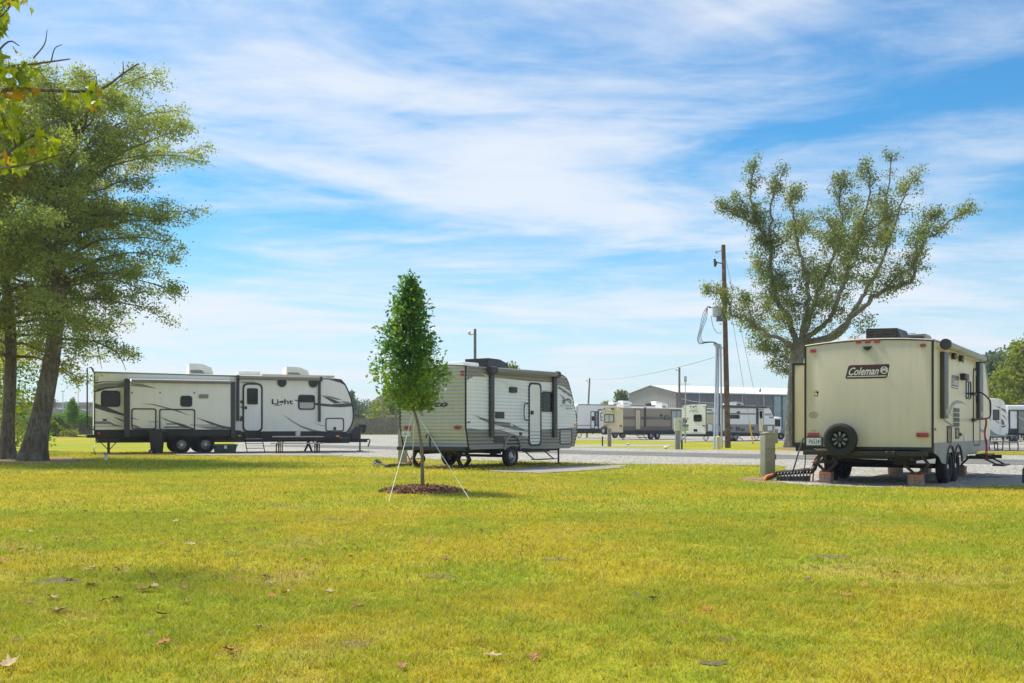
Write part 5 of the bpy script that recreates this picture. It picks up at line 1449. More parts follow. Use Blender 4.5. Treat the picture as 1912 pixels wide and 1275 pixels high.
    D([(1240, 806), (1530, 806), (1560, 818), (1240, 812)], 'decalgrey', o); D([(1310, 826), (1560, 826), (1640, 860), (1490, 860)], 'decalgrey', o); D([(760, 768), (880, 768), (900, 776), (790, 780)], 'decallt', o)
    # main wall features
    t.window(t.sb('a', 233, 418, 452, 606), r=.14, fw=.06, t=.03)
    q = t.sb('a', 254, 740, 299, 765); obj('outlet_cover', MB().box(q[0], q[1], -.04, 0, q[2], q[3], .008), 'decaldark', t.root)
    q = t.sb('a', 188, 894, 228, 914); obj('marker_light', MB().box(q[0], q[1], -.05, 0, q[2], q[3], .008), 'redlens', t.root)
    dr = t.outline_door('entry_door', t.sb('b', 198, 333, 427, 890), r=.22, fw=.075, fill='white', t=.04)
    t.window(t.sb('b', 249, 393, 372, 578), r=.07, fw=.03, name='door_window', t=.05)
    q = t.sb('b', 222, 598, 248, 630); obj('door_lock', MB().box(q[0], q[1], -.08, -.03, q[2], q[3], .008), 'black', dr)
    t.window(t.sb('b', 829, 467, 1019, 638), r=.12, fw=.06, bars=(('h', .53),), t=.04)
    q = t.sb('b', 845, 552, 1004, 625); t.plate('window_blind', rr(q[0], q[1], q[2], q[3], .02), 'blind', 's', 0, .0295, back=.02)
    t.outline_door('storage_hatch', t.sb('b', 1139, 729, 1349, 882), r=.10, fw=.045, t=.025)
    q = t.sb('b', 1231, 834, 1257, 866); obj('hatch_latch', MB().box(q[0], q[1], -.05, 0, q[2], q[3], .01), 'black', t.root)
    for u, v in ((645, 330), (998, 336)):
        x, z = S('b', u, v); obj('speaker', MB().tube([(x, -.07, z), (x, .0, z)], .205, 22), 'grill', t.root)
    for u0, v0, u1, v1 in ((176, 532, 196, 562), (179, 600, 192, 614), (175, 712, 195, 740), (170, 740, 192, 766)):
        q = t.sb('b', u0, v0, u1, v1); obj('side_fitting', MB().box(q[0], q[1], -.05, 0, q[2], q[3], .008), 'black', t.root)
    for u0, u1, v0, v1 in ((134, 164, 255, 762), (1060, 1086, 268, 772)):
        q = t.sb('b', u0, v0, u1, v1, -.1); obj('awning_arm', MB().box(q[0], q[1], -.12, 0, q[2], q[3], .014), 'awning', t.root)
    x0, x1 = S('b', 160, 270, -.17), S('b', 1075, 288, -.17)
    aw = obj('awning_roll', MB().tube([(x0[0], -.16, x0[1]), (x1[0], -.16, x1[1])], .095, 14), 'fabric', t.root)
    obj('awning_cap', MB().tube([(x1[0], -.16, x1[1]), (x1[0] + .1, -.16, x1[1])], .12, 16), 'awning', aw)
    obj('awning_cap', MB().tube([(x0[0] - .1, -.16, x0[1]), (x0[0], -.16, x0[1])], .12, 16), 'awning', aw)
    q = [S('b', u, v) for u, v in ((530, 594), (772, 594), (772, 516), (530, 516))]
    t.text('model_lettering', 'Light', q, 'decalblack', 's', 0, .012, 0, .02)
    D([(560, 580), (625, 583), (625, 588), (570, 588)], 'decalblack', 0, 'b'); D([(780, 522), (828, 528), (828, 542), (800, 534)], 'decaldark', 0, 'b')
    D([(1018, 560), (1062, 562), (1200, 575), (1430, 562), (1436, 600), (1300, 608), (1150, 600), (1018, 582)], 'decaldark', 0, 'b')
    D([(1088, 472), (1180, 500), (1320, 560), (1240, 565), (1180, 530)], 'decaldark', 0, 'b'); D([(1120, 470), (1220, 490), (1328, 524), (1270, 524), (1190, 500)], 'decalgrey', 0, 'b')
    D([(1305, 540), (1390, 545), (1425, 560), (1350, 560)], 'decalgrey', 0, 'b')
    D([(665, 690), (760, 760), (870, 820), (1000, 862), (1100, 880), (980, 880), (860, 832), (740, 758)], 'decalgrey', 0, 'b')
    D([(985, 780), (1139, 820), (1139, 828), (1080, 812)], 'decallt', 0, 'b'); D([(165, 320), (330, 322), (370, 335), (200, 330)], 'decalgrey', 0, 'b')
    q = t.sb('b', 1255, 925, 1296, 946); obj('marker_light', MB().box(q[0], q[1], -.05, -.01, q[2], q[3], .008), 'amber', t.root)
    q = t.sb('b', 145, 922, 182, 940); obj('marker_light', MB().box(q[0], q[1], -.05, -.01, q[2], q[3], .008), 'amber', t.root)
    # wheels and fenders
    for i, u in enumerate((1150, 1422)):
        x = S('a', u, 1040, -.1)[0]; R = .385
        t.wheel(x, -.12, R, .24, style='split'); t.wheel(x, W + .1, R, .24, style='split', inward=-1)
        arch = [(x + .56 * math.cos(math.pi - math.pi * k / 12), .60 + .40 * math.sin(math.pi * k / 12)) for k in range(13)]
        t.plate('wheel_well', arch, 'black', 's', -.02, .02)
        f = MB()
        for k in range(12):
            (xa, za), (xb, zb_) = arch[k], arch[k + 1]; f.add([(xa, -.16, za), (xb, -.16, zb_), (xb, 0, zb_), (xa, 0, za), (xa, -.16, za - .06), (xb, -.16, zb_ - .06)], [(0, 1, 2, 3), (0, 4, 5, 1)])
        obj('fender', f, 'skirt', t.root)
    xw = S('a', 1285, 1040)[0]
    obj('chassis', MB().box(.1, xe, .4, .5, zbot - .22, zbot).box(.1, xe, W - .5, W - .4, zbot - .22, zbot).box(.5, xe - .5, .5, W - .5, zbot - .16, zbot - .01).tube([(xw, .2, .4), (xw, W - .2, .4)], .05, 8), 'blackmetal', t.root)
    x, z = S('a', 320, 980, .3)
    obj('rear_stabiliser', MB().box(x - .45, x + .45, .2, .4, zbot - .17, zbot).tube([(x, .3, zbot), (x, .3, .03)], .055, 6).tube([(x - .4, .3, zbot - .1), (x, .3, zbot - .55)], .02, 5).tube([(x + .4, .3, zbot - .1), (x, .3, zbot - .55)], .02, 5).box(x - .12, x + .12, .18, .42, 0, .03), 'rustmetal', t.root)
    for u in (905, 985):
        x = S('b', u, 1060, .8)[0]
        obj('front_stabiliser', MB().tube([(x + (.25 if u == 905 else -.25), .8, zbot - .1), (x, .8, .03)], .05, 6).box(x - .1, x + .1, .7, .9, 0, .025), 'blackmetal', t.root)
    # tongue with gas bottles, battery box and jack
    tx = xe
    obj('tongue', MB().box(tx - .9, tx + .5, .5, .62, zbot - .3, zbot - .05).box(tx - .9, tx + 1.6, W / 2 - .08, W / 2 + .08, zbot - .27, zbot - .1).tube([(tx - .3, .5, zbot - .18), (tx + 1.3, W / 2, zbot - .18)], .08, 6).tube([(tx - .3, W - .5, zbot - .18), (tx + 1.3, W / 2, zbot - .18)], .08, 6)
        .tube([(tx + 1.55, W / 2, zbot - .16), (tx + 1.7, W / 2, zbot - .12), (tx + 1.75, W / 2, zbot - .2), (tx + 1.65, W / 2, zbot - .5)], .035, 6), 'blackmetal', t.root)
    g0, g1 = S('b', 1425, 832, 1.2), S('b', 1520, 970, 1.2)
    obj('gas_bottle_cover', MB().prism([(g0[0], g1[1]), (g1[0], g1[1]), (g1[0], g0[1] - .12), (g1[0] - .1, g0[1]), (g0[0] + .15, g0[1] + .04), (g0[0], g0[1] - .2)], lambda u, w, tt: (u, tt, w), .9, 1.6), 'bin', t.root)
    obj('tongue_box', MB().box(g0[0] - .5, g0[0] - .05, .9, 1.5, zbot - .05, zbot + .18, .02), 'black', t.root)
    j0, j1 = S('b', 1530, 810, 1.25), S('b', 1535, 1115, 1.25)
    obj('tongue_jack', MB().tube([(j0[0], 1.25, j0[1]), (j0[0], 1.25, .03)], .04, 8).box(j0[0] - .09, j0[0] + .28, 1.15, 1.35, j0[1] - .06, j0[1] + .03, .03).prism([(j0[0] + .06, j0[1]), (j0[0] + .3, j0[1] - .02), (j0[0] + .24, j0[1] - .36), (j0[0] + .08, j0[1] - .42)], lambda u, w, tt: (u, tt, w), 1.15, 1.33).box(j0[0] - .12, j0[0] + .12, 1.13, 1.37, 0, .03), 'blackmetal', t.root)
    # rear ladder and bumper
    lx = -.28
    obj('ladder', MB().tube([(-.02, .45, zr + .05), (-.12, .45, zr + .24), (lx, .45, zr + .2), (lx, .45, 1.1), (-.02, .45, 1.05)], .025, 8).tube([(-.02, .85, zr + .05), (-.12, .85, zr + .24), (lx, .85, zr + .2), (lx, .85, 1.1), (-.02, .85, 1.05)], .025, 8)
        .tube([(lx, .45, 2.9), (lx, .85, 2.9)], .02, 6).tube([(lx, .45, 2.4), (lx, .85, 2.4)], .02, 6).tube([(lx, .45, 1.9), (lx, .85, 1.9)], .02, 6).tube([(lx, .45, 1.4), (lx, .85, 1.4)], .02, 6), 'black', t.root)
    t.bx('bumper', 'blackmetal', -.3, .0, .1, W - .1, zbot, zbot + .14, .01)
    obj('tail_light', MB().box(-.05, 0, .1, .3, 1.0, 1.2, .01), 'redlens', t.root)
    # entry steps down to the ground
    b = t.sb('b', 214, 888, 410, 900)
    stp = MB()
    for k in range(3):
        z = .62 - .21 * k; y = -.25 - .26 * k; stp.box(b[0] + .02, b[1] - .02, y - .13, y + .11, z, z + .03)
    obj('entry_steps', stp, 'tablegrey', t.root)
    obj('step_rails', MB().tube([(b[0], -.02, .86), (b[0], -.9, .03)], .022, 6).tube([(b[1], -.02, .86), (b[1], -.9, .03)], .022, 6), 'black', t.root)
    # roof
    for c, u0, u1, v0, v1 in (('a', 1230, 1506, 118, 226), ('b', 695, 957, 155, 246)):
        p, q = S(c, u0, v1, .7), S(c, u1, v0, .7)
        ac_unit(t, p[0], q[0], .7, 1.6, zr + .02, q[1] - zr - .02, 'roofwhite', 'decalgrey', False)
    p = S('b', 265, 230, .9); obj('roof_vent', MB().box(p[0] - .5, p[0] + .5, .6, 1.2, zr, zr + .24, .05), 'roofwhite', t.root)
    p = S('b', 820, 250, .4); obj('solar_rail', MB().box(p[0] - 1.7, p[0] + 1.7, .1, .5, zr, zr + .09, .02), 'beige', t.root)
    return t
LONG = long_trailer()
# ---------------------------------------------------------------- trailers in the distance
def simple_body(t, prof, W, m, camber=.06): return obj('body', body_shell(prof, W, camber, 7), m, t.root)

def brown_trailer():
    t = Rig('travel_trailer', 'brown and beige far trailer with a rear window and spare tyre', ((1162.5 - CX) / F * 96, 96), 40)
    W, L, H = 2.7, 10.5, 3.12; P = .14
    pf = lambda z: .016 * (.5 + .5 * math.sin(2 * math.pi * z / P)); zs = [k * P / 6 for k in range(int(.6 / P * 6), int(3.3 / P * 6))]
    simple_body(t, [(.02, .72, 0), (.02, H, 1), (L, H, 1), (L, .72, 0)], W, 'beige', .12)
    def siding(name, m, f):
        mb = MB(); rows = [z for z in zs if .74 < z < H - .02]
        for z in rows: mb.v += [f(0, z), f(1, z)]
        for j in range(len(rows) - 1): mb.f.append((2 * j, 2 * j + 1, 2 * j + 3, 2 * j + 2))
        obj(name, mb, m, t.root)
    siding('side_siding', 'brown', lambda k, z: (L * k, -pf(z), z)); siding('rear_siding', 'beige', lambda k, z: (-pf(z) + .01, W * k, z))
    q = lambda *b: t.sb('I', *b)
    for b, m in ((q(895, 410, 1670, 465), 'darkbrown'), (q(895, 572, 1670, 640), 'darkbrown'), (q(895, 636, 1850, 690), 'skirt')):
        t.plate('paint_band', [(b[0], b[2]), (b[1], b[2]), (b[1], b[3]), (b[0], b[3])], m, 's', -.018, .006)
    obj('roof_moulding', MB().tube([(0, -.01, H), (L, -.01, H)], .04, 6), 'roofwhite', t.root)
    obj('corner_moulding', MB().tube([(0, -.01, H), (0, -.01, .72)], .03, 6), 'pvc', t.root)
    t.outline_door('entry_door', q(1090, 297, 1182, 630), o=-.024, r=.15, fw=.07, frame='darkbrown', fill='beige', t=.03)
    b = q(1240, 265, 1258, 570); obj('awning_arm', MB().box(b[0], b[1], -.12, -.01, b[2], b[3]), 'awning', t.root)
    b = q(1495, 382, 1533, 410); obj('range_vent', MB().box(b[0], b[1], -.08, -.01, b[2], b[3]), 'black', t.root)
    t.window(q(1568, 395, 1642, 465), o=-.024, r=.08, fw=.07, pane='glasslt', t=.03)
    sd = t.window(q(1675, 312, 1838, 630), o=-.024, r=.03, fw=.07, pane='blind', bars=(('v', .5),), name='patio_door', t=.03)
    rb = lambda *b: t.rb('I', *b)
    t.window(rb(597, 375, 752, 508), 'r', -.02, r=.05, fw=.07, pane='blind', bars=(('v', .5),), t=.03)
    for b in (rb(845, 552, 882, 578), rb(592, 552, 628, 572)): obj('tail_light', MB().box(-.06, 0, b[0], b[1], b[2], b[3]), 'redlens', t.root)
    for u, v in ((597, 290), (873, 277), (712, 284), (733, 298), (750, 284)):
        b = rb(u - 9, v - 7, u + 9, v + 7); obj('marker_light', MB().box(-.05, 0, b[0], b[1], b[2], b[3]), 'black', t.root)
    t.text('rear_lettering', 'Wildwood', [t.R('I', 690, 348), t.R('I', 792, 342), t.R('I', 792, 330), t.R('I', 690, 336)], 'decalgrey', 'r', 0, .03, .1)
    t.text('side_lettering', 'Wildwood', t.quad('I', [(1385, 455), (1520, 455), (1520, 425), (1385, 425)]), 'brown', 's', 0, .03, .2)
    y0, z0 = t.R('I', 580, 642, -.25)
    def disc(R, d0, d1): return MB().tube([(d0, y0, z0), (d1, y0, z0)], R, 20)
    sw = obj('spare_wheel', disc(.20, -.27, -.1), 'rim', t.root); mb = MB()
    n = 22; pr = [(.22, -.27), (.30, -.31), (.40, -.29), (.42, -.22), (.40, -.12), (.3, -.1), (.21, -.12)]
    for R_, d in pr:
        for k in range(n): a = 2 * math.pi * k / n; mb.v.append((d, y0 + R_ * math.cos(a), z0 + R_ * math.sin(a)))
    for i in range(len(pr) - 1):
        for k in range(n): a, b_ = i * n + k, i * n + (k + 1) % n; mb.f.append((a, b_, b_ + n, a + n))
    obj('tyre', mb, 'tyre', sw)
    obj('chassis', MB().box(0, L, .4, W - .4, .50, .70).box(-.12, 0, .2, W - .1, .55, .68), 'blackmetal', t.root)
    for u in (1358, 1462):
        x = t.S('I', u, 730)[0]; t.wheel(x, -.02, .38, .24)
    for x in (.5, 9.5): scissor_jack(t, x, .4, .66, .03, .32, 'x', 'stabiliser')
    b = t.S('I', 1090, 690)[0]
    obj('entry_steps', MB().box(b, b + .9, -.4, -.05, .42, .46).box(b, b + .9, -.75, -.4, .22, .26).tube([(b, -.02, .7), (b, -.75, .05)], .03, 5).tube([(b + .9, -.02, .7), (b + .9, -.75, .05)], .03, 5), 'black', t.root)
    ac_unit(t, 6.6, 7.6, .8, 1.7, 3.2, .5, 'white', 'decalgrey', False)
    obj('roof_vent', MB().box(.8, 1.7, .6, 1.6, 3.2, 3.48, .05), 'roofwhite', t.root)
brown_trailer()

def white_grey_trailer():
    t = Rig('travel_trailer', 'white and grey far trailer with a white ribbed rear behind the utility pole', ((1318 - CX) / F * 84, 84), 40)
    W, L, H = 2.65, 9.2, 3.05; P = .15
    pf = lambda z: .014 * (.5 + .5 * math.sin(2 * math.pi * z / P)); zs = [k * P / 6 for k in range(int(.6 / P * 6), int(3.3 / P * 6))]
    S = lambda u, v: t.S('J', u, v)
    nose = [S(u, v) for u, v in ((1640, 245), (1690, 258), (1730, 310), (1765, 400), (1795, 520), (1790, 600), (1760, 690))]
    prof = [(.02, .62, 0), (.02, H, 1)] + [(x, min(z, H), 1 if i == 0 else 0) for i, (x, z) in enumerate(nose)]
    simple_body(t, prof, W, 'white', .12)
    mb = MB(); rows = [z for z in zs if .66 < z < H - .02]
    for z in rows: mb.v += [(-pf(z) + .01, 0, z), (-pf(z) + .01, W, z)]
    for j in range(len(rows) - 1): mb.f.append((2 * j, 2 * j + 1, 2 * j + 3, 2 * j + 2))
    obj('rear_siding', mb, 'white', t.root)
    P_ = lambda pts, m: t.plate('paint_band', t.quad('J', pts), m, 's', 0, .004 + .003 * len(m) / 9)
    P_([(684, 215), (1640, 248), (1690, 262), (1700, 282), (684, 275)], 'jaydark'); P_([(684, 292), (770, 295), (800, 330), (684, 325)], 'jaydark'); P_([(684, 345), (870, 345), (870, 385), (684, 385)], 'jaydark')
    P_([(684, 390), (805, 390), (805, 530), (684, 530)], 'beige')
    P_([(684, 535), (1796, 545), (1788, 620), (1765, 685), (684, 660)], 'jaydark'); P_([(684, 660), (1765, 672), (1740, 720), (684, 720)], 'skirt')
    P_([(1060, 352), (1470, 358), (1500, 385), (1060, 382)], 'jaydark')
    for k in range(5): P_([(1622 + 24 * k, 365), (1640 + 24 * k, 365), (1658 + 24 * k, 398), (1640 + 24 * k, 398)], 'decalgrey')
    P_([(1690, 415), (1775, 418), (1785, 442), (1720, 442)], 'decalgrey')
    q = lambda *b: t.sb('J', *b)
    t.outline_door('entry_door', q(942, 275, 1012, 655), r=.12, fw=.06, fill='white', t=.03); t.outline_door('entry_door', q(1525, 295, 1612, 665), r=.12, fw=.05, fill='white', t=.03)
    t.window(q(1546, 322, 1592, 445), r=.04, fw=.04, name='door_window', t=.04); t.window(q(1068, 385, 1222, 450), r=.08, fw=.05, t=.03)
    t.outline_door('storage_hatch', q(705, 530, 790, 655), r=.05, fw=.04, fill='cream'); t.outline_door('storage_hatch', q(1672, 560, 1760, 650), r=.05, fw=.04, fill='cream')
    for b in (q(1180, 330, 1225, 365), q(1075, 580, 1100, 615), q(1165, 580, 1225, 640), q(1415, 585, 1455, 630), q(1250, 610, 1300, 650)): obj('side_fitting', MB().box(b[0], b[1], -.06, 0, b[2], b[3]), 'decaldark', t.root)
    for b in (q(870, 270, 890, 560), q(1495, 230, 1512, 540)): obj('awning_arm', MB().box(b[0], b[1], -.12, -.01, b[2], b[3]), 'awning', t.root)
    a, c = S(875, 228), S(1640, 245); obj('awning_roll', MB().tube([(a[0], -.14, H - .04), (c[0], -.14, H - .04)], .08, 10), 'awning', t.root)
    obj('corner_moulding', MB().tube([(0, -.01, H), (0, -.01, .62)], .03, 6), 'black', t.root)
    rb = lambda *b: t.rb('J', *b)
    t.window(rb(483, 382, 612, 497), 'r', -.02, r=.12, fw=.05, t=.03); t.window(rb(485, 618, 540, 660), 'r', -.02, r=.02, fw=.04, name='rear_hatch', t=.03)
    b = rb(627, 552, 665, 570); obj('tail_light', MB().box(-.06, 0, b[0], b[1], b[2], b[3]), 'redlens', t.root)
    for u, v in ((302, 257), (652, 240), (432, 250), (478, 252), (515, 247), (480, 266)):
        b = rb(u - 9, v - 7, u + 9, v + 7); obj('marker_light', MB().box(-.05, 0, b[0], b[1], b[2], b[3]), 'decaldark', t.root)
    for u in (440, 505):
        for k, (du, dv) in enumerate(((-30, 0), (-12, -18), (12, -20), (30, 0))): t.decal('emblem', 'J', [(u + du - 8, 335 + dv), (u + du + 6, 322 + dv), (u + du + 12, 330 + dv), (u + du, 345 + dv)], 'decalgrey', 'r', -.02)
    obj('chassis', MB().box(0, L * .9, .4, W - .4, .42, .6).box(-.12, 0, .2, W - .1, .45, .6), 'blackmetal', t.root)
    for u in (1165, 1100): t.wheel(S(u, 770)[0], -.02, .37, .24)
    for x in (.5, 7.6): scissor_jack(t, x, .4, .56, .03, .34, 'x', 'stabiliser')
    b = S(1075, 700)[0]
    obj('entry_steps', MB().box(b, b + .75, -.4, -.1, .42, .46).box(b, b + .75, -.75, -.45, .2, .24).tube([(b, -.02, .62), (b, -.85, .03)], .03, 5).tube([(b + .75, -.02, .62), (b + .75, -.85, .03)], .03, 5), 'rim', t.root)
    a, c = S(1272, 215), S(1445, 155)
    ac_unit(t, 5.2, 6.3, .8, 1.7, 3.12, .36, 'decallt', 'grill', False)
    obj('roof_vent', MB().box(3.9, 4.5, .7, 1.3, 3.1, 3.3, .05), 'roofwhite', t.root)
white_grey_trailer()

def white_trailer():
    t = Rig('travel_trailer', 'tall white far trailer with dark skirt behind the brown and beige one', ((1077 - CX) / F * 112, 112), 30)
    W, L, H = 2.6, 12.0, 3.82; S = lambda u, v: t.S('I', u, v)
    simple_body(t, [(0, .8, 0), (0, H - .2, .6), (.2, H, 1), (L, H, 1), (L, .8, 0)], W, 'white', .1)
    q = lambda *b: t.sb('I', *b)
    b = q(150, 608, 700, 672); t.plate('skirt_panel', [(0, b[2]), (L, b[2] - .05), (L, b[3] - .05), (0, b[3])], 'skirt', 's', 0, .02)
    t.plate('stripe_decal', t.quad('I', [(150, 552), (370, 552), (370, 562), (150, 562)]), 'decaldark', 's', 0, .01)
    obj('edge_moulding', MB().tube([(0, -.01, .8), (0, -.01, H - .2), (.2, -.01, H), (L, -.01, H)], .05, 6), 'awning', t.root)
    t.outline_door('entry_door', q(370, 330, 440, 615), r=.05, fw=.09, fill='white', t=.03); t.window(q(388, 410, 426, 482), r=.05, fw=.05, name='door_window', t=.05)
    t.window(q(440, 330, 495, 570), r=.04, fw=.09, pane='glasslt', t=.03); t.window(q(530, 350, 640, 482), r=.08, fw=.09, bars=(('h', .45),), t=.03)
    sl = t.bx('slide_out', 'white', S(498, 400)[0], S(498, 400)[0] + 3.4, -.02, .3, 1.1, 3.2)
    obj('slide_trim', MB().box(S(490, 400)[0], S(503, 400)[0], -.06, .02, 1.05, 3.25).box(S(490, 400)[0], S(490, 400)[0] + 3.5, -.06, .02, 3.2, 3.3), 'awning', sl)
    obj('chassis', MB().box(.2, L, .4, W - .4, .55, .82), 'blackmetal', t.root)
    for x in (5.4, 6.4): t.wheel(x, 0, .4, .25)
    for x in (.6, 11): scissor_jack(t, x, .4, .7, .03, .35, 'x', 'stabiliser')
    for u0, u1, v in ((740, 872, 175), (895, 1042, 155), (1435, 1570, 165)):
        a, c = t.S('I', u0, v, .8), t.S('I', u1, v, .8); ac_unit(t, a[0], c[0], .8, 1.8, H, max(.3, a[1] - H), 'white', 'decallt', False)
    x, z = t.S('I', 1322, 200, .5); obj('roof_vent', MB().box(x - .3, x + .3, .4, .9, H, H + .28, .05), 'black', t.root)
white_trailer()

def cream_far():
    t = Rig('travel_trailer', 'cream far trailer with swirling grey graphics at the right, beside the grey one', ((1783 - CX) / F * 68, 68), 35)
    W = 2.4; S = lambda u, v: t.S('D', u, v)
    top = S(160, 530)[1]
    nose = [S(u, v) for u, v in ((165, 530), (188, 548), (205, 590), (218, 660), (226, 740), (222, 800), (205, 832))]
    simple_body(t, [(0, .75, 0), (0, top, 1)] + [(x, min(top, z), 1 if i == 0 else 0) for i, (x, z) in enumerate(nose)], W, 'cream', .08)
    t.window(t.sb('D', 101, 614, 150, 698), r=.06, fw=.06, t=.03)
    D = lambda pts, m: t.decal('stripe_decal', 'D', pts, m)
    D([(120, 585), (150, 592), (190, 615), (212, 645), (185, 625), (150, 602)], 'decaldark'); D([(165, 600), (200, 612), (214, 640), (190, 618)], 'decalgrey'); D([(165, 648), (195, 665), (212, 700), (185, 672)], 'decalgrey')
    D([(165, 680), (185, 700), (195, 735), (175, 735), (165, 715)], 'decaldark'); D([(165, 742), (195, 742), (210, 735), (195, 755), (165, 755)], 'decaldark'); D([(105, 690), (150, 715), (150, 728), (125, 708)], 'decalgrey')
    D([(80, 770), (115, 800), (150, 812), (195, 818), (210, 795), (215, 815), (200, 832), (80, 832)], 'decalgrey')
    obj('corner_moulding', MB().tube([(S(160, 540)[0], -.02, top), (S(160, 540)[0], -.02, .8)], .05, 6), 'cream', t.root)
    obj('chassis', MB().box(.1, 6.6, .4, W - .4, .45, .76), 'blackmetal', t.root)
    t.wheel(3.4, 0, .36, .22); t.wheel(4.3, 0, .36, .22); scissor_jack(t, 6.0, .5, .7, .03, .3, 'x', 'stabiliser')
cream_far()
def grey_far():
    t = Rig('travel_trailer', 'grey far trailer with a dark framed slide-out at the right edge', ((1881 - CX) / F * 84, 84), 16)
    W, L, H = 2.5, 10.0, 3.02
    simple_body(t, [(0, .8, 0), (0, H, 1), (L, H, 1), (L, .8, 0)], W, 'jaygrey', .1)
    q = lambda *b: t.sb('D', *b)
    b = q(228, 625, 420, 800); sl = t.bx('slide_out', 'decalgrey', b[0] + .9, b[1] + 2, -.05, .3, b[2], b[3])
    obj('slide_trim', MB().box(b[0] - .05, b[0] + .06, -.1, .0, b[2], b[3]).box(b[0], b[1] + 2, -.1, 0, b[3], b[3] + .1).box(b[0] + .85, b[0] + .95, -.1, 0, b[2], b[3]), 'awning', sl)
    t.plate('skirt_panel', [(0, .72), (L, .72), (L, 1.1), (0, 1.1)], 'skirt', 's', 0, .02)
    t.decal('stripe_decal', 'D', [(285, 655), (348, 690), (348, 700), (285, 668)], 'decallt', 's', -.06)
    t.decal('stripe_decal', 'D', [(330, 758), (360, 758), (360, 764), (330, 764)], 'decallt', 's', -.06)
    obj('chassis', MB().box(.1, L, .4, W - .4, .5, .82), 'blackmetal', t.root)
    for u in (262, 286): t.wheel(t.S('D', u, 840)[0], 0, .36, .22)
    obj('roof_vent', MB().box(2.6, 4.4, .7, 1.5, H, H + .35, .08), 'grill', t.root)
grey_far()
def camper_far():
    t = Rig('camper', 'small white camper with a dark window behind the white and grey trailer', ((1446.5 - CX) / F * 92, 92), 12, 'camper')
    W, L = 2.2, .62
    top = t.S('H', 300, 542)[1]; L = t.S('H', 352, 600)[0]
    simple_body(t, [(-2.2, .7, 0), (-2.2, top, 1), (L, top, 1), (L, 1.2, 0), (L - .1, .7, 0)], W, 'white', .08)
    t.window(t.sb('H', 244, 572, 338, 692), r=.03, fw=.03, t=.03)
    obj('chassis', MB().box(-2.1, L + .5, .5, W - .5, .45, .7), 'blackmetal', t.root); t.wheel(-.9, 0, .34, .22)
camper_far()
def pickup():
    X, Y = (1458.5 - CX) / F * 96, 96.0
    t = thing('pickup_truck', 'grey pickup truck mostly hidden by the oak trunk near the warehouse', 'truck', (X, Y, 0), math.radians(15))
    body = [(0, .55), (0, 1.05), (.1, 1.12), (1.9, 1.12), (2.0, 1.75), (2.3, 1.82), (3.4, 1.8), (4.0, 1.2), (5.2, 1.1), (5.4, .9), (5.4, .5)]
    obj('body', MB().prism(body, lambda u, w, q: (u, q, w), 0, 1.9), 'carpaint', t)
    obj('window', MB().prism([(2.1, 1.2), (2.15, 1.7), (3.3, 1.7), (3.75, 1.22)], lambda u, w, q: (u, q, w), -.01, .01), 'glass', t)
    obj('bumper', MB().box(-.12, .02, .1, 1.8, .5, .65), 'rim', t)
    for y in (.1, 1.65): obj('tail_light', MB().box(-.03, .02, y, y + .15, .75, 1.02), 'redlens', t)
    for x in (1.0, 4.3):
        for y in (0, 1.7):
            w = obj('wheel', MB().lathe_y([(.1, y - .03), (.2, y - .03), (.22, y), (.22, y + .2), (.1, y + .22)], x, .38, 16), 'rim', t)
            obj('tyre', MB().lathe_y([(.22, y - .02), (.36, y - .02), (.385, y + .03), (.385, y + .19), (.36, y + .24), (.22, y + .24)], x, .38, 24), 'tyre', w)
pickup()

